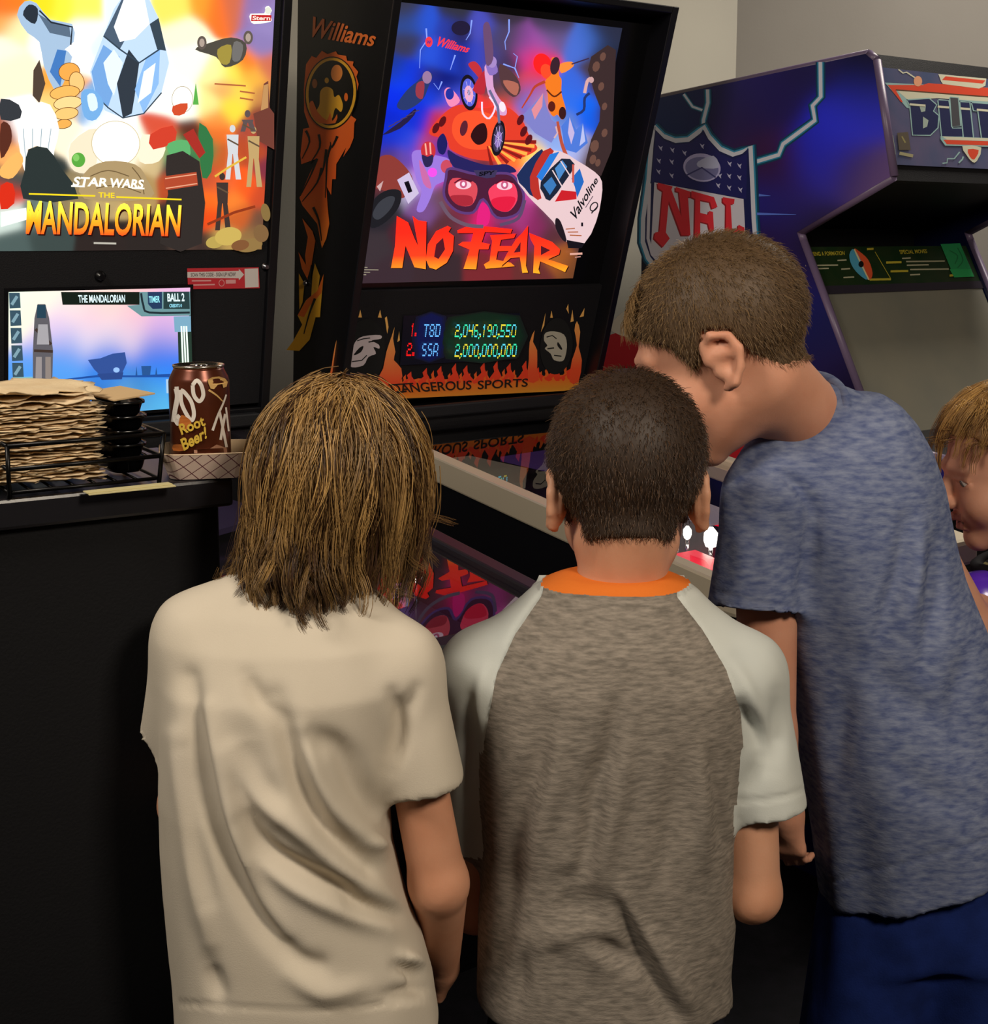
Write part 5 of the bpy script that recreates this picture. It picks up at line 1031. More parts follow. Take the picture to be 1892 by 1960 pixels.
# ------------------------------------------------------------------ soft-body modelling: smooth unions of rounded shapes, meshed by surface nets
class Field:
    def __init__(s, lo, hi, h):
        s.lo = np.array(lo, float); s.h = h; s.n = np.ceil((np.array(hi)-s.lo)/h).astype(int)+1
        s.f = np.full(s.n, .12, np.float32)
    def box(s, lo, hi):
        a = np.clip(np.floor((np.array(lo)-s.lo)/s.h).astype(int), 0, s.n); b = np.clip(np.ceil((np.array(hi)-s.lo)/s.h).astype(int)+1, 0, s.n)
        if np.any(b <= a): return None
        ax = [s.lo[i]+s.h*np.arange(a[i], b[i]) for i in range(3)]
        X = ax[0][:, None, None].astype(np.float32); Y = ax[1][None, :, None].astype(np.float32); Z = ax[2][None, None, :].astype(np.float32)
        return tuple(slice(a[i], b[i]) for i in range(3)), X, Y, Z
    def put(s, lo, hi, fn, k, sub=False):
        m = .045+k; q = s.box(np.array(lo)-m, np.array(hi)+m)
        if q is None: return
        sl, X, Y, Z = q; d = fn(X, Y, Z).astype(np.float32); a = s.f[sl]
        if sub: d = -d; h = np.clip(.5-.5*(a-d)/k, 0, 1); s.f[sl] = a*(1-h)+d*h+k*h*(1-h)
        else: h = np.clip(.5+.5*(a-d)/k, 0, 1); s.f[sl] = a*(1-h)+d*h-k*h*(1-h)
    def cone(s, a, b, ra, rb, k=.01, sub=False):
        a = np.array(a, float); b = np.array(b, float); r = max(ra, rb); ba = b-a; l2 = float(ba@ba) or 1e-9
        def fn(X, Y, Z):
            t = np.clip(((X-a[0])*ba[0]+(Y-a[1])*ba[1]+(Z-a[2])*ba[2])/l2, 0, 1)
            return np.sqrt((X-a[0]-ba[0]*t)**2+(Y-a[1]-ba[1]*t)**2+(Z-a[2]-ba[2]*t)**2)-(ra+(rb-ra)*t)
        s.put(np.minimum(a, b)-r, np.maximum(a, b)+r, fn, k, sub)
    def ball(s, c, r, k=.01, sub=False): s.cone(c, c, r, r, k, sub)
    def ell(s, c, rad, B=None, k=.01, sub=False):
        """ellipsoid; B: 3x3 whose rows are the axes"""
        c = np.array(c, float); rad = np.array(rad, float); B = np.eye(3) if B is None else np.array(B, float); R = rad.max()
        def fn(X, Y, Z):
            x, y, z = X-c[0], Y-c[1], Z-c[2]
            u = [(B[i, 0]*x+B[i, 1]*y+B[i, 2]*z) for i in range(3)]
            k0 = np.sqrt(sum((u[i]/rad[i])**2 for i in range(3))); k1 = np.sqrt(sum((u[i]/rad[i]**2)**2 for i in range(3)))
            return k0*(k0-1)/np.maximum(k1, 1e-6)
        s.put(c-R, c+R, fn, k, sub)
    def loft(s, rows, k=.02, p=2.4):
        """rows: (z, x0, x1, y, half depth); a trunk of soft boxes"""
        r = np.array(sorted(rows)); zz = r[:, 0]
        from_z = lambda Z, i: np.interp(Z, zz, r[:, i])
        def fn(X, Y, Z):
            x0, x1, cy, hd = (from_z(Z, i) for i in (1, 2, 3, 4)); cx = (x0+x1)/2; hx = (x1-x0)/2
            u = np.abs((X-cx)/hx); v = np.abs((Y-cy)/hd); q = (u**p+v**p)**(1/p)
            d = (q-1)*np.minimum(hx, hd)*(.6+.4*np.minimum(1, np.maximum(hx, hd)/np.minimum(hx, hd)*.6))
            return np.maximum(d, np.maximum(zz[0]-Z, Z-zz[-1]))
        s.put((r[:, 1].min(), (r[:, 3]-r[:, 4]).min(), zz[0]), (r[:, 2].max(), (r[:, 3]+r[:, 4]).max(), zz[-1]), fn, k)
    def cut(s, p, n):
        """remove everything on the +n side of the plane"""
        X = (s.lo[0]+s.h*np.arange(s.n[0]))[:, None, None]; Y = (s.lo[1]+s.h*np.arange(s.n[1]))[None, :, None]; Z = (s.lo[2]+s.h*np.arange(s.n[2]))[None, None, :]
        n = np.array(n, float); n /= np.linalg.norm(n); s.f = np.maximum(s.f, ((X-p[0])*n[0]+(Y-p[1])*n[1]+(Z-p[2])*n[2]).astype(np.float32))
    def mesh(s):
        f = s.f; ins = f < 0
        nx, ny, nz = s.n-1
        c = np.zeros((nx, ny, nz), np.int8)
        for i in (0, 1):
            for j in (0, 1):
                for k in (0, 1): c += ins[i:nx+i, j:ny+j, k:nz+k]
        cells = np.argwhere((c > 0) & (c < 8)); idx = np.full((nx, ny, nz), -1, np.int64); idx[tuple(cells.T)] = np.arange(len(cells))
        acc = np.zeros((len(cells), 3)); cnt = np.zeros(len(cells))
        cor = [(i, j, k) for i in (0, 1) for j in (0, 1) for k in (0, 1)]
        val = {o: f[cells[:, 0]+o[0], cells[:, 1]+o[1], cells[:, 2]+o[2]].astype(float) for o in cor}
        for o in cor:
            for ax in range(3):
                if o[ax]: continue
                q = list(o); q[ax] = 1; q = tuple(q); a, b = val[o], val[q]; m = (a < 0) != (b < 0)
                t = np.where(m, a/np.where(m, a-b, 1), 0); p = np.tile(np.array(o, float), (len(cells), 1)); p[:, ax] += t
                acc[m] += p[m]; cnt[m] += 1
        V = s.lo+s.h*(cells+acc/cnt[:, None]); Q = []
        for ax in range(3):
            sl0 = [slice(None)]*3; sl1 = [slice(None)]*3; sl0[ax] = slice(0, -1); sl1[ax] = slice(1, None)
            A0, A1 = ins[tuple(sl0)], ins[tuple(sl1)]; e = np.argwhere(A0 != A1); u, w_ = (ax+1) % 3, (ax+2) % 3
            ok = (e[:, u] > 0) & (e[:, w_] > 0) & (e[:, u] < s.n[u]-1) & (e[:, w_] < s.n[w_]-1); e = e[ok]
            flip = ins[tuple(e.T)]; q = []
            for du, dw in ((1, 1), (0, 1), (0, 0), (1, 0)):
                g = e.copy(); g[:, u] -= du; g[:, w_] -= dw; q.append(idx[tuple(g.T)])
            q = np.stack(q, 1); q[~flip] = q[~flip][:, ::-1]; Q.append(q)
        return V, np.concatenate(Q)
def v_normals(V, Q):
    a = np.cross(V[Q[:, 2]]-V[Q[:, 0]], V[Q[:, 3]]-V[Q[:, 1]]); N = np.zeros_like(V)
    for i in range(4): np.add.at(N, Q[:, i], a)
    return N/np.maximum(np.linalg.norm(N, axis=1), 1e-12)[:, None]
def relax(V, Q, it=2, lam=.5):
    e = np.concatenate([Q[:, [0, 1]], Q[:, [1, 2]], Q[:, [2, 3]], Q[:, [3, 0]]])
    for _ in range(it):
        S = np.zeros_like(V); n = np.zeros(len(V)); np.add.at(S, e[:, 0], V[e[:, 1]]); np.add.at(S, e[:, 1], V[e[:, 0]]); np.add.at(n, e[:, 0], 1); np.add.at(n, e[:, 1], 1)
        V = V+lam*(S/np.maximum(n, 1)[:, None]-V)
    return V
def seg_dist(X, Y, pts):
    """distance to a polyline and how far along it (0..1)"""
    d = np.full(len(X), 1e9); u = np.zeros(len(X)); ln = [math.hypot(c-a, e-b) for (a, b), (c, e) in zip(pts, pts[1:])]; tot = sum(ln) or 1; acc = 0
    for ((a, b), (c, e)), l in zip(zip(pts, pts[1:]), ln):
        l2 = (c-a)**2+(e-b)**2 or 1; t = np.clip(((X-a)*(c-a)+(Y-b)*(e-b))/l2, 0, 1); q = np.hypot(X-a-(c-a)*t, Y-b-(e-b)*t); m = q < d; d = np.where(m, q, d); u = np.where(m, (acc+l*t)/tot, u); acc += l
    return d, u
def folds(V, Q, lines, wob=0., seed=0):
    """creases and ridges of cloth on the side facing the viewer: (polyline in the photo, height in m, half width in px)"""
    N = v_normals(V, Q); X, Y = proj_np(V); f = np.clip(-N[:, 1]*1.6+.25, 0, 1); d = np.zeros(len(V))
    for pl, amp, wd in lines:
        p = cat_rom([tuple(map(float, q)) for q in pl], 5, False) if len(pl) > 2 else pl
        q, u = seg_dist(X, Y, p); big = wd > 6; d += amp*(1.25 if big else 1)*np.exp(-(q/(wd*1.25 if big else wd))**2)*(np.sin(np.pi*np.clip(.10+.80*u, 0, 1)) if big else 1)
    if wob:
        r = np.random.default_rng(seed)
        for _ in range(14):
            k = r.normal(size=3)*np.array([26, 26, 14]); d += wob*.3*np.sin(V@k+r.uniform(0, 6.28))
        f2 = np.ones(len(V))
    d = np.where(d < 0, -.019*np.tanh(-d/.019), .016*np.tanh(d/.016)); V = V+N*(d*f)[:, None]; return V
def to_obj(name, V, Q, mats, parent, idx=None):
    me = bpy.data.meshes.new(name); me.vertices.add(len(V)); me.vertices.foreach_set('co', V.astype(np.float32).ravel())
    me.loops.add(Q.size); me.loops.foreach_set('vertex_index', Q.astype(np.int32).ravel()); me.polygons.add(len(Q))
    me.polygons.foreach_set('loop_start', np.arange(0, Q.size, 4, dtype=np.int32))
    for m in (mats if isinstance(mats, list) else [mats]): me.materials.append(m)
    if idx is not None: me.polygons.foreach_set('material_index', idx.astype(np.int32))
    me.update(calc_edges=True); me.validate(); me.polygons.foreach_set('use_smooth', np.ones(len(me.polygons), bool))
    return place(bpy.data.objects.new(name, me), parent, Matrix.Identity(4))
def unit(v): v = np.array(v, float); return v/np.linalg.norm(v)
def head_frame(fwd, roll=0.):
    f = unit(fwd); r = unit(np.cross(f, (0, 0, 1))); u = np.cross(r, f); c, s_ = math.cos(roll), math.sin(roll)
    return np.array([r*c+u*s_, f, u*c-r*s_])       # rows: right, forward, up
class Head:
    def __init__(s, C0, fwd, sc=1., roll=0.): s.C = np.array(C0, float); s.B = head_frame(fwd, roll); s.s = sc
    def p(s, x, y, z): return s.C+s.s*(x*s.B[0]+y*s.B[1]+z*s.B[2])
    def build(s, F, ears=True, ear_out=.35, ez=0.):
        k = s.s; P = s.p
        F.ell(P(0, -.006, .030), np.array((.0735, .0920, .0800))*k, s.B, .01); F.ell(P(0, .034, -.030), np.array((.0580, .0560, .0780))*k, s.B, .02)
        F.cone(P(0, .030, -.062), P(0, .066, -.098), .042*k, .020*k, .02); F.cone(P(-.036, .010, -.060), P(-.012, .064, -.098), .017*k, .014*k, .015); F.cone(P(.036, .010, -.060), P(.012, .064, -.098), .017*k, .014*k, .015)
        for sx in (-1, 1):
            F.ball(P(sx*.033, .060, -.040), .028*k, .02); F.cone(P(sx*.012, .087, .020), P(sx*.040, .074, .018), .011*k, .010*k, .012)
            F.ball(P(sx*.031, .101, .000), .0125*k, .012, True)
            F.ball(P(sx*.010, .098, -.036), .0085*k, .006)
            F.cone(P(sx*.019, .0855, .0050), P(sx*.043, .0765, .0030), .0056*k, .0046*k, .003); F.cone(P(sx*.020, .0835, -.0085), P(sx*.042, .0755, -.0075), .0046*k, .0042*k, .003)
        F.cone(P(0, .088, .006), P(0, .111, -.030), .0085*k, .0120*k, .010)
        for sx in (-1, 1): F.ball(P(sx*.0055, .1095, -.041), .0032*k, .003, True)
        F.cone(P(-.017, .086, -.0595), P(0, .0945, -.0575), .0058*k, .0066*k, .005); F.cone(P(.017, .086, -.0595), P(0, .0945, -.0575), .0058*k, .0066*k, .005)
        F.cone(P(-.014, .085, -.074), P(.014, .085, -.074), .0066*k, .0066*k, .005); F.cone(P(0, .088, -.074), P(0, .0905, -.074), .006*k, .0062*k, .004)
        F.cone(P(-.018, .094, -.0665), P(.018, .094, -.0665), .0026*k, .0026*k, .003, True)
        if ears:
            for sx in (-1, 1):
                o = lambda y, z, w=0.: P(sx*(.0725+w+ear_out*.018*(1 if y < 0 else .2)), y, z*.95+ez)
                pts = [o(.012, .004), o(.010, .022), o(-.004, .030), o(-.020, .022), o(-.025, .004), o(-.018, -.014), o(-.006, -.028), o(.006, -.030)]
                for a, b in zip(pts, pts[1:]): F.cone(a, b, .0050*k, .0050*k, .004)
                F.ell(o(-.007, .002, -.0095), np.array((.0045, .0175, .0265))*k, s.B, .004)
                F.cone(P(sx*.070, .006, .008+ez), P(sx*(.074+ear_out*.010), -.014, .004+ez), .010*k, .0055*k, .006); F.cone(P(sx*.070, .004, -.010+ez), P(sx*(.073+ear_out*.006), -.006, -.022+ez), .009*k, .006*k, .006)
                F.ell(P(sx*(.0800+ear_out*.016), -.004, .002+ez), np.array((.0050, .0085, .0130))*k, s.B, .004, True)
def hand(F, w0, w1, palm_n, grip=.5, left=True, s=1.):
    """palm from the wrist w0 along w1; palm_n points out of the palm; grip 0 open .. 1 closed"""
    a = unit(np.array(w1)-np.array(w0)); n = unit(np.array(palm_n)-a*np.dot(a, palm_n)); t = np.cross(a, n)*(1 if left else -1); w0 = np.array(w0)
    F.cone(w0, w0+a*.022*s, .019*s, .019*s, .012)
    for i, (off, ln, r) in enumerate(((-.021, .94, .0064), (-.007, 1.08, .0068), (.007, 1.0, .0066), (.020, .78, .0058))):
        kb = w0+a*(.062-.004*abs(i-1))*s+t*off*s; F.cone(w0+a*.015*s+t*off*.5*s, kb, .011*s, .0085*s, .010)
        p = kb; ang = 0
        for L_, bend in ((.030, .55), (.020, .75), (.016, .55)):
            ang += bend*grip*1.35+.12; d = a*math.cos(ang)+n*math.sin(ang); q = p+d*L_*ln*s; F.cone(p, q, r*s, r*.92*s, .003); p = q
    b = w0+a*.018*s-t*.018*s; m = b+(a*.55-t*.62+n*.45)*.030*s; e = m+(a*.85-t*.15+n*.45)*.024*s
    F.cone(b, m, .0105*s, .0085*s, .006); F.cone(m, e, .008*s, .0066*s, .004)
def shoe(F, a, fwd, s=1.):
    a = np.array(a, float); f = unit((fwd[0], fwd[1], 0)); F.cone(a+f*-.03*s+np.array((0, 0, .03)), a+f*.115*s+np.array((0, 0, .026)), .034*s, .032*s, .01); F.cone(a+np.array((0, 0, .05)), a+np.array((0, 0, .075)), .036*s, .034*s, .015)
SKIN = {}
def skin(h, v):
    return mat(h, rough=.52, spec=.35, var=v, vscale=14, bump=.08, bscale=350, sss=.12, name='skin')
# hair strands as thin tapering tubes
def hair_mat(name, dark, light, rough=.42):
    m = bpy.data.materials.new(name); m.use_nodes = True; nt = m.node_tree; b = nt.nodes['Principled BSDF']; a = nt.nodes.new('ShaderNodeAttribute'); a.attribute_name = 'tint'
    r = nt.nodes.new('ShaderNodeValToRGB'); r.color_ramp.elements[0].color = (*rgb(dark), 1); r.color_ramp.elements[1].color = (*rgb(light), 1)
    nt.links.new(a.outputs['Fac'], r.inputs[0]); nt.links.new(r.outputs[0], b.inputs['Base Color']); b.inputs['Roughness'].default_value = rough; b.inputs['Specular IOR Level'].default_value = .45; return m
def strands(name, paths, rad, tint, m, parent, taper=.25, tip=0.):
    """paths: (n, k, 3)"""
    P = np.asarray(paths); n, k, _ = P.shape; T = np.gradient(P, axis=1); T /= np.maximum(np.linalg.norm(T, axis=2), 1e-9)[..., None]
    ref = np.array([.3, .5, .81]); a = np.cross(T, ref); a /= np.maximum(np.linalg.norm(a, axis=2), 1e-9)[..., None]; b = np.cross(T, a)
    r = (np.linspace(1, taper, k)[None, :]*np.broadcast_to(np.asarray(rad), (n,))[:, None])[..., None]
    V = np.stack([P+r*(a*math.cos(t)+b*math.sin(t)) for t in (0, 2.094, 4.189)], 2).reshape(-1, 3)
    base = (np.arange(n)[:, None]*k+np.arange(k-1)[None, :])*3; Q = []
    for j in range(3): j2 = (j+1) % 3; Q.append(np.stack([base+j, base+j2, base+3+j2, base+3+j], -1).reshape(-1, 4))
    o = to_obj(name, V, np.concatenate(Q), m, parent); at = o.data.attributes.new('tint', 'FLOAT', 'POINT'); tv = np.repeat(np.clip(np.asarray(tint, np.float32)[:, None]+tip*np.linspace(0, 1, k)[None, :]**1.3, 0, 1).ravel(), 3); at.data.foreach_set('value', tv.astype(np.float32)); return o
# ------------------------------------------------------------------ the four boys
def PX(px, py, D): return np.array(W(px, py, D))
def rows3(rows):
    out = []
    for py, l, r, D, hd in rows:
        a, b = W(l, py, D), W(r, py, D); out.append((a.z, a.x, b.x, D, hd))
    return out
def shrink(rows, m): return [(z, a+m, b-m, y, h-m) for z, a, b, y, h in rows]
def sleeve(F, a, b, ra, rb, k, wall=.0095):
    a = np.array(a); b = np.array(b); d = unit(b-a); e = b+d*.04; ba = e-a; l2 = float(ba@ba); r = max(ra, rb)+.01
    L_ = np.linalg.norm(b-a); slope = (rb-ra)/L_; re = ra+slope*np.linalg.norm(ba)
    def fn(X, Y, Z):
        t = np.clip(((X-a[0])*ba[0]+(Y-a[1])*ba[1]+(Z-a[2])*ba[2])/l2, 0, 1)
        c = np.sqrt((X-a[0]-ba[0]*t)**2+(Y-a[1]-ba[1]*t)**2+(Z-a[2]-ba[2]*t)**2)
        al = (X-b[0])*d[0]+(Y-b[1])*d[1]+(Z-b[2])*d[2]; ro = ra+(re-ra)*t
        s_ = np.maximum(c-ro, al); return np.maximum(s_, -np.maximum(c-(ro-wall), -al-.018))
    F.put(np.minimum(a, e)-r, np.maximum(a, e)+r, fn, k)
def legs_pants(name, hipc, foot_l, foot_r, wx, wy, ztop, zend, rthigh, rhem, m, parent, h=.006, hem=None):
    lo = np.array((hipc[0]-.30, hipc[1]-.25, zend-.02)); hi = np.array((hipc[0]+.30, hipc[1]+.25, ztop+.02)); F = Field(lo, hi, h)
    F.loft([(ztop, hipc[0]-wx, hipc[0]+wx, hipc[1], wy), (ztop-.10, hipc[0]-wx*1.04, hipc[0]+wx*1.04, hipc[1], wy*1.05), (ztop-.17, hipc[0]-wx, hipc[0]+wx, hipc[1], wy)], .02)
    for s_, f in ((-1, foot_l), (1, foot_r)):
        a = np.array((hipc[0]+s_*wx*.52, hipc[1], ztop-.13)); b = np.array((f[0], f[1], zend-.05)); F.cone(a, b, rthigh, rhem, .02)
    F.cut((0, 0, zend), (0, 0, -1)); F.cut((0, 0, ztop), (0, 0, 1)); V, Q = F.mesh(); V = folds(V, Q, [], .004, 3)
    return to_obj(name, V, Q, m, parent)
def leg_prims(F, hipc, knee, ankle, sx, wx):
    a = np.array((hipc[0]+sx*wx*.5, hipc[1], hipc[2])); F.cone(a, knee, .056, .042, .02); F.cone(knee, np.array(ankle)+np.array((0, 0, .05)), .043, .029, .015)
def foot_prims(F, ankle, fwd, s=1.):
    a = np.array(ankle, float); f = unit((fwd[0], fwd[1], 0)); F.cone(a+np.array((0, 0, .05)), a+np.array((0, 0, .03))-f*.01, .030, .026, .01); F.cone(a-f*.02+np.array((0, 0, .026)), a+f*.11+np.array((0, 0, .020)), .026, .020, .015)
def feet_shoes(name, feet, fwd, m, parent, sc=1.):
    for a in feet:
        a = np.array(a, float); F = Field(a-np.array((.2, .2, .02)), a+np.array((.2, .2, .14)), .005); shoe(F, a, fwd, sc); F.cut((0, 0, .004), (0, 0, -1)); V, Q = F.mesh(); to_obj(name, V, Q, m, parent)
def hairline_cap(name, H, neck, zl, thick, m, parent, front=None):
    """close-fitting hair: the skull swollen by thick, kept above the hairline zl [(y, z)...] in head units"""
    k = H.s; C0 = H.C; F = Field(C0-.20, C0+.20, .0035)
    F.ell(H.p(0, -.006, .030), np.array((.0735, .0920, .0800))*k+thick, H.B, .01); F.ell(H.p(0, .034, -.030), np.array((.0580, .0560, .0780))*k+thick*.8, H.B, .02)
    if neck: F.cone(neck[0], neck[1], neck[2]+thick*.45, neck[3]+thick*.45, .02)
    ys = np.array([q[0] for q in zl])*k; zs = np.array([q[1] for q in zl])*k; B = H.B
    X = (F.lo[0]+F.h*np.arange(F.n[0]))[:, None, None]-C0[0]; Y = (F.lo[1]+F.h*np.arange(F.n[1]))[None, :, None]-C0[1]; Z = (F.lo[2]+F.h*np.arange(F.n[2]))[None, None, :]-C0[2]
    y = B[1, 0]*X+B[1, 1]*Y+B[1, 2]*Z; z = B[2, 0]*X+B[2, 1]*Y+B[2, 2]*Z
    keep = np.interp(y, ys, zs)-z; F.f = np.maximum(F.f, keep.astype(np.float32)*.8)
    V, Q = F.mesh(); o = to_obj(name, V, Q, m, parent); return o, V, v_normals(V, Q)
def fuzz(name, H, V, N, n, ln, rad, m, parent, comb, tint_fn, lift=.45, seed=1, zmin=None):
    r = np.random.default_rng(seed); L_ = (V-H.C)@H.B.T/H.s
    ok = np.ones(len(V), bool)
    w_ = np.where(ok)[0]; i = r.choice(w_, n); root = V[i]+r.normal(size=(n, 3))*.0015; nn = N[i]; c = comb(L_[i]); c = c@H.B; c = c-nn*(c*nn).sum(1)[:, None]; c /= np.maximum(np.linalg.norm(c, axis=1), 1e-6)[:, None]
    c = c+r.normal(size=(n, 3))*.22; d = nn*lift+c*(1-lift); d /= np.linalg.norm(d, axis=1)[:, None]; l = ln*r.uniform(.6, 1.25, n)
    d2 = nn*lift*.45+c*(1-lift*.5); d2 /= np.linalg.norm(d2, axis=1)[:, None]
    p0 = root-nn*.003; p1 = root+d*(l*.5)[:, None]; p2 = p1+d2*(l*.5)[:, None]
    return strands(name, np.stack([p0, p1, p2], 1), rad, tint_fn(L_[i], r), m, parent, .3)
def eyes(H, parent, iris):
    for sx in (-1, 1):
        c = Vector(H.p(sx*.0310, .0735, -.0010)); f = Vector(H.B[1])
        bm = bmesh.new(); bmesh.ops.create_uvsphere(bm, u_segments=20, v_segments=14, radius=.0118*H.s)
        for fc in bm.faces: fc.smooth = True; fc.material_index = 2 if fc.calc_center_median().z > .0106*H.s else (1 if fc.calc_center_median().z > .0094*H.s else 0)
        q = (f+Vector((0, 0, -.35))).to_track_quat('Z', 'Y').to_matrix().to_4x4()
        bm_obj('eye', bm, [mat('#d8cfc8', rough=.2), mat(iris, rough=.2), mat('#0a0806', rough=.1)], parent, Matrix.Translation(c) @ q)
SKA = skin('#d79c7c', '#ca8d6d'); SKB = skin('#d8a284', '#cc9272'); SKC = skin('#dca084', '#cf9074')
JEAN = mat('#1c2c5c', rough=.85, spec=.15, var='#24366e', vscale=60, bump=.3, bscale=600)

# ---------------- boy in the cream T-shirt, left
def boy_cream():
    D = 1.335
    rows = rows3([(1092, 500, 650, D+.035, .036), (1112, 432, 690, D+.03, .055), (1150, 372, 728, D+.02, .070), (1210, 332, 765, D+.01, .084), (1300, 312, 772, D, .092), (1400, 308, 752, D, .094), (1520, 304, 744, D, .094), (1620, 306, 752, D, .092), (1700, 312, 772, D, .092), (1800, 321, 808, D, .094), (1870, 329, 828, D, .096), (1950, 336, 840, D, .100), (2030, 338, 842, D, .102)])
    c = PX(580, 1500, D); root = thing('person', 'boy with shaggy blond-brown hair in a plain cream T-shirt, seen from behind', 'person', Matrix.Translation((c[0], c[1], 0)))
    # shirt
    F = Field((c[0]-.26, c[1]-.16, .64), (c[0]+.26, c[1]+.22, 1.17), .0042); F.loft(rows, .01)
    rs, rh = PX(762, 1280, D), PX(819, 1508, D-.01); ls, lh = PX(378, 1215, D+.005), PX(328, 1408, D+.03)
    F.cone(PX(640, 1172, D+.02), rs, .026, .042, .035); F.cone(PX(460, 1150, D+.02), ls, .026, .040, .035)
    sleeve(F, rs, rh, .0435, .0395, .022); sleeve(F, ls, lh, .041, .034, .022)
    F.cut(PX(590, 1972, D), (.07, 0, -1)); V, Q = F.mesh(); V = relax(V, Q, 2)
    v, r_ = -.0165, .0110
    V = folds(V, Q, [
        ([(359, 1299), (378, 1409), (401, 1542), (447, 1657), (497, 1758), (561, 1832), (610, 1850)], v*1.15, 17), ([(525, 1336), (552, 1427), (580, 1510), (630, 1602), (699, 1657)], v*1.1, 18),
        ([(470, 1570), (516, 1630), (589, 1675), (653, 1703), (690, 1731), (755, 1752)], v*1.1, 14), ([(598, 1414), (653, 1441), (690, 1510), (730, 1575)], v*.9, 18), ([(346, 1440), (362, 1588), (395, 1720)], v*.6, 16),
        ([(330, 1410), (352, 1560), (375, 1690), (400, 1800)], r_*.9, 15), ([(392, 1354), (425, 1473), (450, 1588), (485, 1703), (540, 1790)], r_*1.2, 15), ([(442, 1440), (497, 1529), (589, 1597), (690, 1690), (760, 1730)], r_*1.3, 16),
        ([(575, 1400), (607, 1496), (653, 1565), (730, 1630)], r_, 15), ([(500, 1640), (560, 1690), (650, 1740), (740, 1775)], r_*.8, 16), ([(470, 1295), (500, 1350), (530, 1380)], v*.6, 14), ([(470, 1420), (480, 1500), (540, 1560)], v*.5, 30),
        ([(735, 1590), (750, 1602), (775, 1620)], -.008, 8), ([(700, 1612), (745, 1612)], .006, 9), ([(760, 1850), (790, 1860), (800, 1890)], v*.7, 10), ([(770, 1830), (812, 1845)], r_, 10), ([(740, 1905), (830, 1890)], v*.5, 10),
        ([(755, 1330), (770, 1400), (750, 1470)], v*.7, 12), ([(800, 1320), (770, 1380), (750, 1440)], v*.5, 11), ([(450, 1128), (500, 1142), (560, 1148)], -.004, 12), ([(335, 1925), (580, 1938), (835, 1910)], -.0022, 4), ([(400, 1850), (420, 1920)], v*.5, 14), ([(560, 1870), (620, 1900), (700, 1890)], r_*.6, 16)], .003, 1)
    sh = mat('#d2c7b6', rough=.9, spec=.12, var='#c9beac', vscale=7, bump=.12, bscale=700, name='cream_cotton'); shirt = to_obj('shirt', V, Q, sh, root)
    # neck band
    nb = PX(600, 1096, D+.045); bm = bmesh.new(); pts = [nb+np.array((.060*math.cos(t), .052*math.sin(t), .006*math.sin(t)-.006*math.cos(t))) for t in np.linspace(0, 2*math.pi, 33)]
    tube(bm, pts, .0075, 8, False); bm_obj('neck_band', bm, sh, shirt, Matrix.Identity(4))
    # body
    H = Head(PX(648, 946, 1.405), (.42, .86, -.30), .93)
    hip = np.array((c[0], D, .64)); fl, fr = (c[0]-.085, D-.08, 0), (c[0]+.085, D-.07, 0)
    F = Field((c[0]-.30, c[1]-.22, 0), (c[0]+.30, c[1]+.36, 1.36), .0042); F.loft(shrink(rows, .030), .01)
    F.loft([(.72, c[0]-.10, c[0]+.10, D, .075), (.62, c[0]-.115, c[0]+.115, D, .085), (.54, c[0]-.10, c[0]+.10, D, .075)], .02)
    H.build(F, True, .2); nk0, nk1 = H.p(0, -.015, -.055), PX(605, 1120, D+.04); F.cone(nk0, nk1, .043, .047, .02)
    el, wr = PX(840, 1690, D+.005), PX(846, 1850, 1.455); F.cone(rs, el, .028, .0295, .015); F.cone(el, wr, .0315, .020, .010); hand(F, wr, wr+unit(wr-el)*.1, (-1, .3, 0), .5, False, .85)
    el2, wr2 = PX(356, 1540, D+.055), np.array((-.215, 1.470, .84)); F.cone(ls, el2, .027, .028, .015); F.cone(el2, wr2, .029, .020, .010); hand(F, wr2, wr2+np.array((.06, .05, .02)), (0, .2, -1), .5, True, .85)
    for sx, f in ((-1, fl), (1, fr)): leg_prims(F, hip, np.array((f[0], D+.01, .34)), f, sx, .12); foot_prims(F, f, (.3, 1))
    V, Q = F.mesh(); to_obj('body', relax(V, Q, 1), Q, SKA, root)
    legs_pants('jeans', hip, fl, fr, .116, .080, .72, .07, .068, .052, JEAN, root); feet_shoes('shoe', (fl, fr), (.3, 1), mat('#2a2a2e', rough=.6), root)
    # long shaggy hair
    HM = hair_mat('shaggy_hair', '#3c2415', '#d0a564'); cap, cV, cN = hairline_cap('hair', H, (nk0, nk1, .043, .047), [(-.2, -.085), (-.06, -.085), (.0, -.06), (.03, -.02), (.075, .045), (.2, .07)], .010, mat('#7d5a36', rough=.6), root)
    r = np.random.default_rng(11); NG, NCH, K = 560, 18, 17
    cr = H.p(.004, -.035, .108); ax = H.B[2]; C2 = H.p(0, .0, .020); R0 = np.array((.0735, .094, .084))*H.s
    ph = r.uniform(0, 2*math.pi, NG); th = np.abs(r.normal(0, .62, NG))+.05; th = np.clip(np.where(np.arange(NG) < 110, r.uniform(.10, .45, NG), th), .10, 1.35); off = r.uniform(.008, .021, NG)
    kb = np.arange(NG) >= NG-130; ph = np.where(kb, r.uniform(-2.9, -.2, NG), ph); th = np.where(kb, r.uniform(.08, .95, NG), th)
    loc = np.stack([np.sin(th)*np.cos(ph), np.sin(th)*np.sin(ph), np.cos(th)], 1)*(R0+off[:, None]); g = C2+loc@H.B
    fr_ = np.sin(ph); side = np.abs(np.cos(ph)); Ln = np.where(fr_ > .3, .145, np.where(fr_ < -.2, .255, np.where(np.cos(ph) > .2, .138, .225)))*r.uniform(.78, 1.10, NG)*(1-.12*th)
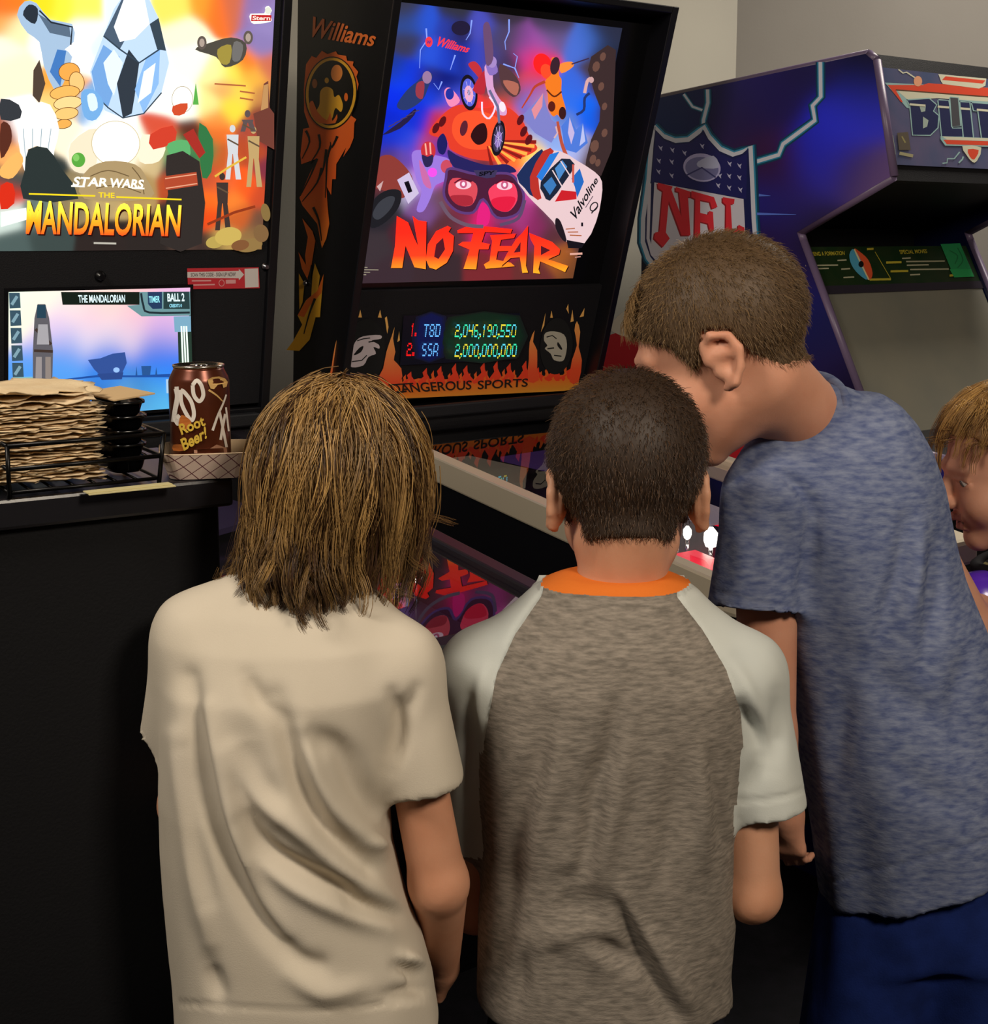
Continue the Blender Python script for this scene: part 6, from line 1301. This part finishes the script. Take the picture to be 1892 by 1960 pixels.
    path = [g.copy()]; rt_ = (np.cos(ph) > .25)[:, None]; p = g.copy(); curl = r.normal(size=(NG, 3))*1.0; ct = r.uniform(0, 6.28, NG)
    nkc = np.array(nk0)*.5+np.array(nk1)*.5
    for j in range(K-1):
        t = (j+1)/(K-1); rel = (p-C2)@H.B.T; nrm = (rel/R0**2); nrm /= np.linalg.norm(nrm, axis=1)[:, None]; nw = nrm@H.B
        away = p-cr; away -= nw*(away*nw).sum(1)[:, None]; away /= np.maximum(np.linalg.norm(away, axis=1), 1e-5)[:, None]
        dn = np.tile(np.array((-.03, -.04, -1.)), (NG, 1)); low = np.clip((C2[2]-.01-p[:, 2])/.07, 0, 1)[:, None]
        v_ = away*(.75*(1-low)+.05)+dn*(.45+.5*low)+nw*.10*(1-low)
        v_ += np.cross(nw, away)*(.34*np.sin(ct+j*.42+ph*2))[:, None]*(1-low)
        v_ += np.where(rt_, .35, 1.25)*(np.sin(ct+j*.75)[:, None]*curl*.62+np.cos(ct+j*.6)[:, None]*curl[:, ::-1]*.45)*low*(.4+t)
        rad = p-C2; rad[:, 2] = 0; rad /= np.maximum(np.linalg.norm(rad, axis=1), 1e-5)[:, None]; v_ += np.where(rt_, -.55, 2.0)*rad*max(0, t-.62)*low - rad*.20*low*(t < .72)
        v_ /= np.linalg.norm(v_, axis=1)[:, None]; p = p+v_*(Ln/(K-1))[:, None]
        rel = (p-C2)@H.B.T; q = np.sqrt(((rel/(R0+off[:, None]))**2).sum(1)); m = q < 1; p[m] = C2+((rel[m]/q[m][:, None])@H.B)
        dv = p-nkc; dv[:, 2] = 0; dl = np.linalg.norm(dv, axis=1); m = (p[:, 2] < C2[2]-.05) & (dl < .058); p[m] += dv[m]/dl[m][:, None]*(.058-dl[m])[:, None]
        path.append(p.copy())
    G = np.stack(path, 1); tw = np.linspace(0, 1, K)[None, :, None]
    ch = np.repeat(G, NCH, 0); spread = r.normal(size=(NG*NCH, 1, 3))*.0056; ch = ch+spread*(1-.62*tw)+np.sin(tw*9+r.uniform(0, 6, (NG*NCH, 1, 1)))*r.normal(size=(NG*NCH, 1, 3))*.0012
    tint = np.clip(np.repeat(r.normal(.56, .30, NG), NCH)+r.normal(0, .10, NG*NCH), 0, 1)
    # curlier under-layer at the nape and over the left ear
    n2 = 190; a2 = r.uniform(-3.0, -.75, n2); zz = r.uniform(-.060, .010, n2); p = C2+np.stack([R0[0]*1.14*np.cos(a2), R0[1]*1.10*np.sin(a2), zz], 1)@H.B; out = p-C2; out[:, 2] = 0; out /= np.linalg.norm(out, axis=1)[:, None]; pth = [p.copy()]; q1 = r.uniform(0, 6.28, n2); sd = np.cross(out, (0, 0, 1)); L2 = r.uniform(.09, .150, n2)
    for j in range(K-1):
        t = j/(K-1); v_ = np.array((0, 0, -1.))+out*(.10+.95*np.sin(q1+j*.62)[:, None]*t+.35*max(0, t-.6))+sd*(.85*np.cos(q1+j*.62)[:, None]*t)+np.array((-.12, 0, 0)); v_ /= np.linalg.norm(v_, axis=1)[:, None]; p = p+v_*(L2/(K-1))[:, None]; pth.append(p.copy())
    G2 = np.repeat(np.stack(pth, 1), 18, 0); G2 = G2+r.normal(size=(len(G2), 1, 3))*.0036*(1-.5*tw); ch = np.concatenate([ch, G2]); tint = np.concatenate([tint, np.clip(np.repeat(r.normal(.36, .14, n2), 18)+r.normal(0, .08, len(G2)), 0, 1)])
    strands('hair_locks', ch, .00060, tint, HM, cap, tip=-.30)
boy_cream()

# ---------------- boy in the grey raglan shirt, middle
def boy_raglan():
    D = 1.43
    rows = rows3([(1102, 1080, 1282, D+.022, .048), (1112, 1052, 1306, D+.022, .058), (1130, 1022, 1330, D+.020, .068), (1162, 996, 1350, D+.015, .076), (1215, 950, 1396, D+.005, .084), (1290, 918, 1428, D, .094), (1370, 914, 1426, D, .097), (1500, 922, 1408, D, .097), (1620, 926, 1405, D, .096), (1750, 915, 1405, D, .097), (1850, 914, 1394, D, .099), (1960, 912, 1402, D, .102), (2060, 908, 1412, D, .104), (2090, 906, 1414, D, .105)])
    c = PX(1165, 1500, D); root = thing('person', 'boy with short dark hair in a grey raglan shirt with pale sleeves and orange collar', 'person', Matrix.Translation((c[0], c[1], 0)))
    F = Field((c[0]-.28, c[1]-.17, .61), (c[0]+.28, c[1]+.20, 1.16), .0040); F.loft(rows, .01)
    ls, lh = PX(925, 1285, D+.01), PX(906, 1612, D+.05); rs, rh = PX(1428, 1292, D), PX(1477, 1556, D-.02)
    F.cone(PX(1075, 1190, D+.02), ls, .026, .042, .04); F.cone(PX(1290, 1190, D+.02), rs, .026, .042, .04)
    sleeve(F, ls, lh, .0455, .036, .022); sleeve(F, rs, rh, .0435, .0405, .020)
    F.cut((0, 0, .63), (0, 0, -1)); V, Q = F.mesh(); V = relax(V, Q, 2); v, r_ = -.0105, .0070
    V = folds(V, Q, [
        ([(1045, 1372), (1036, 1450), (1004, 1519), (985, 1611), (967, 1795), (950, 1900)], v*.9, 20), ([(1187, 1335), (1169, 1427), (1141, 1496), (1132, 1588), (1114, 1666), (1077, 1682)], v*.9, 16), ([(1192, 1735), (1215, 1804), (1247, 1868), (1290, 1945)], v*1.5, 13), ([(1100, 1790), (1169, 1822), (1230, 1858)], v, 14),
        ([(1060, 1720), (1110, 1735), (1160, 1740)], v*.9, 34), ([(1307, 1450), (1290, 1560), (1270, 1680)], v*.7, 26), ([(1366, 1440), (1385, 1540), (1390, 1620)], v*.7, 13), ([(1338, 1450), (1345, 1560), (1350, 1660)], r_, 12), ([(1378, 1470), (1398, 1600)], r_, 9),
        ([(1070, 1400), (1060, 1500), (1020, 1640)], r_, 18), ([(1200, 1390), (1190, 1500), (1160, 1620), (1150, 1690)], r_, 16), ([(1040, 1800), (1110, 1790), (1160, 1850)], r_*1.2, 18), ([(1250, 1800), (1290, 1870), (1330, 1940)], r_*1.4, 18), ([(1005, 1830), (985, 1920)], v*.8, 14), ([(1180, 1690), (1210, 1750), (1250, 1820)], r_, 12),
        ([(1420, 1350), (1445, 1400), (1455, 1440)], v*1.3, 12), ([(1395, 1260), (1430, 1320), (1460, 1390)], r_*.9, 13), ([(1495, 1330), (1490, 1400), (1480, 1470)], v*.7, 16), ([(1425, 1520), (1450, 1470), (1460, 1440)], v*.7, 14), ([(905, 1340), (900, 1420), (895, 1520)], v*.8, 14), ([(930, 1280), (918, 1340), (915, 1400)], r_*.7, 10),
        ([(1400, 1533), (1480, 1530), (1546, 1510)], -.0022, 4), ([(1295, 1142), (1345, 1205), (1390, 1280), (1418, 1360)], -.0018, 4), ([(1035, 1142), (985, 1215), (950, 1290), (936, 1370)], -.0018, 4)], .003, 2)
    X, Y = proj_np(V); N = v_normals(V, Q); nb0 = PX(1178, 1124, D+.035); F0 = 2600.
    lx = np.interp(Y, [1100, 1142, 1215, 1290, 1370, 1430, 1620], [1050, 1036, 986, 951, 936, 925, 926]); rx = np.interp(Y, [1100, 1142, 1205, 1280, 1360, 1430, 1580], [1285, 1296, 1345, 1390, 1418, 1424, 1406])
    def near(a, b, ra):
        ba = b-a; t = np.clip(((V-a)@ba)/(ba@ba), 0, 1.1); return np.linalg.norm(V-a-t[:, None]*ba, axis=1) < ra
    lab = np.zeros(len(V), int); lab[(X < lx) & ((Y < 1440) | near(ls, lh, .052)) & (Y < 1640)] = 1; lab[(X > rx) & ((Y < 1440) | near(rs, rh, .056)) & (Y < 1600)] = 2
    zcol = PX(1178, 1141, D-.035)[2]; colr = (V[:, 2] > zcol-.012*((V[:, 1]-(D+.03)) > .02)) & (np.hypot(V[:, 0]-nb0[0], V[:, 1]-nb0[1]) < .110)
    lab[colr] = 3
    fl_ = np.where((lab[Q] == 3).sum(1) >= 2, 3, np.where((lab[Q] == 1).sum(1) >= 2, 1, np.where((lab[Q] == 2).sum(1) >= 2, 2, 0)))
    for k, line in ((1, lx), (2, rx)):          # draw the seam straight along the raglan line
        b = np.intersect1d(np.unique(Q[fl_ == k]), np.unique(Q[fl_ == 0])); b = b[(Y[b] < 1430) & (N[b, 1] < .2)]; V[b, 0] += (line[b]-X[b])*V[b, 1]/F0*.9
    b = np.intersect1d(np.unique(Q[fl_ == 3]), np.unique(Q[fl_ != 3])); b = b[(N[b, 1] < .3) & (np.abs(V[b, 2]-zcol) < .006)]; V[b, 2] = zcol
    V[np.unique(Q[fl_ == 3])] += N[np.unique(Q[fl_ == 3])]*.0018
    gm = mat('#978d82', rough=.92, spec=.1, var='#6f6860', vscale=1, stretch=(70, 70, 330), bump=.25, bscale=4, name='grey_heather'); wm = mat('#c9cbc4', rough=.9, spec=.12, var='#c2c6c2', vscale=8, bump=.1, bscale=700, name='pale_cotton'); om = mat('#e0762c', rough=.85, spec=.15, bump=.15, bscale=500)
    def sub(k):
        q = Q[fl_ == k]; u, inv = np.unique(q, return_inverse=True); return V[u], inv.reshape(q.shape)
    shirt = to_obj('shirt', *sub(0), gm, root)
    for k in (1, 2): s_ = to_obj('sleeve', *sub(k), wm, shirt); s_['label'] = 'pale blue-white raglan sleeve'
    o = to_obj('collar', *sub(3), om, shirt); o['label'] = 'orange ribbed collar'
    H = Head(PX(1200, 925, 1.485), (.02, .95, -.31), 1.08)
    hip = np.array((c[0], D, .64)); fl, fr = (c[0]-.09, D+.02, 0), (c[0]+.09, D, 0)
    F = Field((c[0]-.30, c[1]-.22, 0), (c[0]+.32, c[1]+.36, 1.38), .0042); F.loft(shrink(rows, .030), .01); F.loft([(.72, c[0]-.09, c[0]+.09, D, .065), (.62, c[0]-.095, c[0]+.095, D, .068), (.54, c[0]-.09, c[0]+.09, D, .06)], .02)
    H.build(F, True, .30, -.018); nk0, nk1 = H.p(0, -.022, -.050), PX(1186, 1150, D+.035); F.cone(nk0, nk1, .044, .046, .02); F.cone(nk1, PX(1075, 1195, D+.02), .034, .014, .03); F.cone(nk1, PX(1290, 1195, D+.02), .034, .014, .03)
    el, wr = PX(1440, 1708, D-.015), np.array((.150, 1.585, .875)); F.cone(rs, el, .031, .031, .015); F.cone(el, wr, .032, .021, .010); hand(F, wr, wr+np.array((-.02, .08, .03)), (0, .1, -1), .45, False, .88)
    el2, wr2 = PX(910, 1735, D+.06), np.array((.035, 1.60, .885)); F.cone(ls, el2, .034, .029, .015); F.cone(el2, wr2, .030, .021, .010); hand(F, wr2, wr2+np.array((.02, .08, .03)), (0, .1, -1), .45, True, .88)
    for sx, f in ((-1, fl), (1, fr)): leg_prims(F, hip, np.array((f[0], D+.01, .35)), f, sx, .125); foot_prims(F, f, (0, 1))
    V, Q = F.mesh(); to_obj('body', relax(V, Q, 1), Q, SKB, root)
    legs_pants('pants', hip, fl, fr, .118, .082, .70, .07, .074, .055, mat('#15161c', rough=.85, spec=.15, var='#1b1c24', vscale=40), root); feet_shoes('shoe', (fl, fr), (0, 1), mat('#3a3a40', rough=.6), root)
    cap, cV, cN = hairline_cap('hair', H, (nk0, nk1, .044, .046), [(-.2, -.060), (-.026, -.062), (-.018, -.034), (.0, -.028), (.02, -.04), (.035, .01), (.075, .05), (.2, .06)], .0075, mat('#34251a', rough=.6), root)
    HM = hair_mat('short_dark_hair', '#281a11', '#6e4f33')
    fuzz('hair_fuzz', H, cV, cN, 16000, .008, .00040, HM, cap, lambda L_: np.stack([L_[:, 0]*2, np.clip(L_[:, 1]+.03, -.1, .1)*4, -np.ones(len(L_))*.9], 1), lambda L_, r: np.clip(r.normal(.35, .2, len(L_))+np.clip(L_[:, 1], 0, .1)*4, 0, 1), .30, 4)
boy_raglan()

# ---------------- taller boy in the blue T-shirt, leaning over the controls
def boy_blue():
    D = 1.73
    rows = rows3([(752, 1570, 1690, D+.0, .034), (775, 1530, 1725, D+.0, .052), (810, 1492, 1755, D, .066), (860, 1455, 1782, D, .082), (930, 1432, 1806, D, .096), (1010, 1425, 1824, D, .104), (1100, 1445, 1846, D, .106), (1200, 1480, 1880, D, .108), (1330, 1512, 1920, D, .108), (1450, 1534, 1946, D, .108), (1600, 1558, 1962, D, .110), (1710, 1571, 1972, D, .112), (1790, 1578, 1980, D, .112)])
    c = PX(1740, 1500, D); root = thing('person', 'tall boy with cropped light brown hair in a heathered blue T-shirt, head bent down', 'person', Matrix.Translation((c[0], c[1], 0)))
    F = Field((c[0]-.36, c[1]-.19, .56), (c[0]+.26, c[1]+.20, 1.36), .0045); F.loft(rows, .01, 2.2)
    ls, lh = PX(1464, 950, D-.045), PX(1447, 1168, D-.075); rs = PX(1690, 960, D+.085)
    F.cone(PX(1560, 826, D-.01), ls, .042, .046, .045); F.cone(PX(1585, 800, D-.015), PX(1478, 880, D-.03), .036, .030, .03); sleeve(F, ls, lh, .050, .0605, .022); sleeve(F, rs, rs+np.array((-.02, .10, -.16)), .05, .05, .03)
    p0, p1 = PX(1575, 1712, D), PX(1892, 1626, D); dr = unit(p1-p0); F.cut(p0, np.array((dr[2], 0, -dr[0]))*1.0)
    V, Q = F.mesh(); V = relax(V, Q, 2); v, r_ = -.0100, .0068
    V = folds(V, Q, [([(1734, 1000), (1730, 1081), (1702, 1171), (1680, 1260)], v*1.1, 15), ([(1797, 1030), (1785, 1171), (1770, 1290)], v, 14), ([(1622, 1330), (1605, 1420), (1600, 1520)], v*.7, 20), ([(1760, 1000), (1755, 1100), (1735, 1200)], r_, 14), ([(1560, 960), (1555, 1040), (1545, 1150)], v*1.1, 11), ([(1480, 900), (1530, 930), (1556, 980)], v*.8, 10),
        ([(1400, 980), (1420, 1060), (1410, 1130)], r_*.6, 18), ([(1470, 960), (1500, 1040), (1510, 1120)], v*.5, 18), ([(1440, 850), (1470, 835), (1500, 850)], r_*.6, 10), ([(1650, 800), (1700, 830), (1740, 880)], r_*.5, 20), ([(1640, 1250), (1720, 1330), (1800, 1380)], v*.6, 26), ([(1700, 1450), (1780, 1520), (1850, 1540)], v*.5, 26), ([(1850, 1250), (1830, 1350), (1850, 1450)], v*.6, 18),
        ([(1352, 1128), (1445, 1152), (1540, 1166)], -.002, 4), ([(1575, 1690), (1730, 1650), (1892, 1604)], -.002, 4)], .004, 3)
    bm_ = mat('#556088', rough=.92, spec=.1, var='#828ba5', vscale=1, stretch=(55, 55, 170), bump=.25, bscale=3, name='blue_heather'); shirt = to_obj('shirt', V, Q, bm_, root)
    H = Head(PX(1388, 655, 1.665), (-.84, .28, -.46), 1.13)
    hip = np.array((c[0]+.02, D, .60)); fl, fr = (c[0]-.07, D-.01, 0), (c[0]+.12, D+.02, 0)
    F = Field((c[0]-.42, c[1]-.24, 0), (c[0]+.30, c[1]+.44, 1.52), .0045); F.loft(shrink(rows, .030), .01, 2.2); F.loft([(.74, c[0]-.06, c[0]+.095, D, .06), (.64, c[0]-.06, c[0]+.095, D, .060), (.56, c[0]-.055, c[0]+.09, D, .05)], .02)
    H.build(F, True, .55, -.016); nk0, nk1 = H.p(0, -.022, -.050), PX(1545, 812, D-.005); F.cone(nk0, nk1, .052, .055, .03)
    na = unit(nk0-nk1); ne = unit(np.cross(na, (0, 1, 0))); nf_ = np.cross(na, ne); nc = nk1+na*.020; bm = bmesh.new(); tube(bm, [nc+ne*.060*math.cos(t)+nf_*.062*math.sin(t) for t in np.linspace(0, 2*math.pi, 41)], .0075, 8, False); bm_obj('neck_band', bm, bm_, shirt, Matrix.Identity(4))
    el, wr = PX(1472, 1400, D-.075), PX(1506, 1556, D-.06); F.cone(ls, el, .042, .034, .015); F.cone(el, wr, .035, .023, .010); hand(F, wr, wr+np.array((.01, .02, -.1)), (.6, .8, 0), .45, True, .95)
    el2 = rs+np.array((.03, .06, -.21)); wr2 = np.array((.500, 1.960, 1.014)); F.cone(rs, el2, .042, .033, .015); F.cone(el2, wr2, .034, .022, .010); hand(F, wr2, wr2+np.array((-.03, .09, -.002)), (0, .1, -1), .3, False, .95)
    for sx, f in ((-1, fl), (1, fr)): leg_prims(F, hip, np.array((f[0], D+.02, .36)), f, sx, .13); foot_prims(F, f, (-.2, 1))
    V, Q = F.mesh(); to_obj('body', relax(V, Q, 1), Q, SKC, root)
    legs_pants('shorts', hip, (fl[0], fl[1], 0), (fr[0], fr[1], 0), .106, .086, .70, .22, .080, .088, mat('#15255c', rough=.85, spec=.15, var='#1b2e70', vscale=30, bump=.2, bscale=400), root); feet_shoes('shoe', (fl, fr), (-.2, 1), mat('#4a4a50', rough=.6), root, 1.1)
    cap, cV, cN = hairline_cap('hair', H, (nk0, nk1, .050, .056), [(-.2, -.060), (-.085, -.056), (-.05, -.050), (-.03, -.02), (-.022, .012), (.005, .022), (.018, -.004), (.03, -.012), (.042, .02), (.082, .050), (.2, .055)], .0065, mat('#55402a', rough=.6), root)
    HM = hair_mat('cropped_hair', '#3a2817', '#a8865a')
    fuzz('hair_fuzz', H, cV, cN, 15000, .010, .00040, HM, cap, lambda L_: np.stack([L_[:, 0]*2, np.clip(L_[:, 1]+.02, -.1, .1)*6, -np.ones(len(L_))*.8], 1), lambda L_, r: np.clip(r.normal(.42, .16, len(L_))+np.where(L_[:, 1] > .055, .25, 0), 0, 1), .35, 5)
    # longer fringe over the forehead
    r = np.random.default_rng(8); n = 900; x = r.uniform(-.052, .052, n); t = r.uniform(.55, 1.0, n); y = .0935*np.cos(t*.95)*np.sqrt(np.clip(1-(x/.085)**2, 0, 1)); P0 = np.stack([x, y*.98, .030+.084*np.sin(t*.95)], 1)
    d = np.stack([x*1.2, np.full(n, .62), np.full(n, -.78)], 1)+r.normal(size=(n, 3))*.15; L_ = r.uniform(.014, .028, n)[:, None]; pts = np.stack([P0, P0+d*L_*.5+np.array((0, .004, 0)), P0+d*L_+np.array((0, 0, -.006))], 1)
    strands('fringe', H.C+H.s*(pts@H.B), .0005, np.clip(r.normal(.75, .15, n), 0, 1), HM, cap)
boy_blue()

# ---------------- blond boy at the right edge, in profile
def boy_blond():
    D = 2.08
    rows = rows3([(1072, 1905, 2010, D, .040), (1092, 1875, 2045, D, .058), (1120, 1858, 2072, D, .074), (1180, 1850, 2090, D, .088), (1300, 1852, 2095, D, .092), (1450, 1856, 2092, D, .092), (1650, 1852, 2096, D, .096), (1760, 1850, 2100, D, .098)])
    c = PX(1970, 1400, D); root = thing('person', 'blond boy in a black and purple top at the right edge, face in profile', 'person', Matrix.Translation((c[0], c[1], 0)))
    F = Field((c[0]-.2, c[1]-.17, .42), (c[0]+.2, c[1]+.17, 1.04), .0048); F.loft(rows, .01)
    ls, rs = PX(1872, 1150, D-.03), PX(2078, 1150, D+.02); rh = rs+np.array((.03, .03, -.15)); lh = ls+np.array((-.012, -.03, -.085)); sleeve(F, ls, lh, .046, .045, .02); sleeve(F, rs, rh, .046, .046, .02)
    F.cut((0, 0, .47), (0, 0, -1)); V, Q = F.mesh(); V = folds(V, Q, [], .004, 6); X, Y = proj_np(V); yq = Y[Q].mean(1)
    idx = np.where((yq > 1088) & (yq < 1160), 1, np.where((yq > 1076) & (yq <= 1088), 2, 0)); shirt = to_obj('shirt', V, Q, [mat('#14131a', rough=.8, spec=.2), mat('#5a2cd0', rough=.25, spec=.6, var='#6d3ae0', vscale=30), mat('#8a8048', rough=.7)], root, idx)
    H = Head(PX(1934, 893, 2.07), (-.965, .05, -.22), 1.02); nk0, nk1 = H.p(0, -.02, -.055), PX(1962, 1095, D); bm = bmesh.new(); nb = PX(1945, 1075, D); tube(bm, [nb+np.array((.058*math.cos(t), .052*math.sin(t), .012*math.cos(t))) for t in np.linspace(0, 2*math.pi, 33)], .011, 8, False); bm_obj('neck_band', bm, mat('#14131a', rough=.8, spec=.2), shirt, Matrix.Identity(4))
    hip = np.array((c[0], D, .52)); fl, fr = (c[0]-.02, D-.07, 0), (c[0]+.02, D+.07, 0)
    F = Field((c[0]-.30, c[1]-.30, 0), (c[0]+.24, c[1]+.24, 1.30), .0040); F.loft(shrink(rows, .030), .01); F.loft([(.56, c[0]-.085, c[0]+.085, D, .085), (.46, c[0]-.09, c[0]+.09, D, .09), (.40, c[0]-.08, c[0]+.08, D, .08)], .02); H.build(F, True, .3); F.cone(nk0, nk1, .045, .048, .02)
    el, wr = PX(1868, 1200, D-.10), PX(1806, 1062, D-.10); F.cone(ls, el, .034, .030, .015); F.cone(el, wr, .030, .0205, .010); hand(F, wr, wr+np.array((-.09, .02, .04)), (.3, .8, -.2), .75, True, .85)
    el2 = rs+np.array((.03, .05, -.20)); wr2 = el2+np.array((-.13, .03, -.08)); F.cone(rs, el2, .034, .029, .015); F.cone(el2, wr2, .030, .020, .010); hand(F, wr2, wr2+np.array((-.1, .0, -.03)), (0, 0, -1), .5, False, .85)
    for sx, f in ((-1, fl), (1, fr)):
        a = np.array((hip[0], hip[1]+sx*.05, hip[2])); kn = np.array((f[0]-.01, f[1], .30)); F.cone(a, kn, .056, .040, .02); F.cone(kn, np.array((f[0], f[1], .05)), .040, .028, .015); foot_prims(F, f, (-1, 0))
    V, Q = F.mesh(); V = relax(V, Q, 1); L_ = ((V[Q].mean(1)-H.C)@H.B.T)/H.s; lip = (np.abs(L_[:, 0]) < .0185) & (L_[:, 1] > .0845) & (L_[:, 2] > -.0800) & (L_[:, 2] < -.0530); gap = lip & (np.abs(L_[:, 2]+.0665) < .0022)
    to_obj('body', V, Q, [skin('#dea68c', '#d3977c'), skin('#c47f72', '#b87468'), mat('#5a2420', rough=.5)], root, np.where(gap, 2, np.where(lip, 1, 0))); eyes(H, root, '#5a6a70')
    F = Field((c[0]-.2, c[1]-.2, .22), (c[0]+.2, c[1]+.2, .60), .006); F.loft([(.59, c[0]-.098, c[0]+.098, D, .100), (.50, c[0]-.105, c[0]+.105, D, .105), (.42, c[0]-.10, c[0]+.10, D, .1)], .02)
    for sx, f in ((-1, fl), (1, fr)): F.cone(np.array((hip[0], hip[1]+sx*.05, .44)), np.array((f[0], f[1], .18)), .070, .066, .02)
    F.cut((0, 0, .26), (0, 0, -1)); V, Q = F.mesh(); to_obj('shorts', V, Q, mat('#22242c', rough=.85), root); feet_shoes('shoe', (fl, fr), (-1, 0), mat('#3a3a40', rough=.6), root, .9)
    cap, cV, cN = hairline_cap('hair', H, None, [(-.2, -.055), (-.06, -.055), (-.02, -.01), (.015, .0), (.035, .04), (.06, .068), (.2, .075)], .010, mat('#8a6238', rough=.6), root)
    HM = hair_mat('wavy_blond_hair', '#6d4a2a', '#d8a85e'); r = np.random.default_rng(21); NG, NCH, K = 190, 16, 12
    C2 = H.p(0, 0, .028); R0 = np.array((.0735, .092, .082))*H.s; ph = r.uniform(0, 2*math.pi, NG); th = np.clip(np.abs(r.normal(.25, .55, NG)), .03, 1.2)
    loc = np.stack([np.sin(th)*np.cos(ph), np.sin(th)*np.sin(ph), np.cos(th)], 1)*R0; p = C2+loc@H.B; off = r.uniform(.008, .020, NG); cr = H.p(0, -.03, .115); path = [p.copy()]; wv = r.uniform(0, 6.28, NG); sd = r.normal(size=(NG, 3)); Ln = np.where(np.sin(ph) > .2, .056, .105)*r.uniform(.75, 1.1, NG)
    for j in range(K-1):
        rel = (p-C2)@H.B.T; nrm = rel/R0**2; nrm /= np.linalg.norm(nrm, axis=1)[:, None]; nw = nrm@H.B; away = p-cr; away -= nw*(away*nw).sum(1)[:, None]; away /= np.maximum(np.linalg.norm(away, axis=1), 1e-5)[:, None]
        v_ = away*.7+np.array((0, 0, -.5))+np.sin(wv+j*1.1)[:, None]*sd*.28; v_ /= np.linalg.norm(v_, axis=1)[:, None]; p = p+v_*(Ln/(K-1))[:, None]
        rel = (p-C2)@H.B.T; q = np.sqrt(((rel/(R0+off[:, None]))**2).sum(1)); m = q < 1; p[m] = C2+((rel[m]/q[m][:, None])@H.B); path.append(p.copy())
    G = np.stack(path, 1); tw = np.linspace(0, 1, K)[None, :, None]; chs = np.repeat(G, NCH, 0)+r.normal(size=(NG*NCH, 1, 3))*.0040*(1-.5*tw)
    strands('hair_locks', chs, .00055, np.clip(np.repeat(r.normal(.5, .25, NG), NCH)+r.normal(0, .1, NG*NCH), 0, 1), HM, cap)
boy_blond()
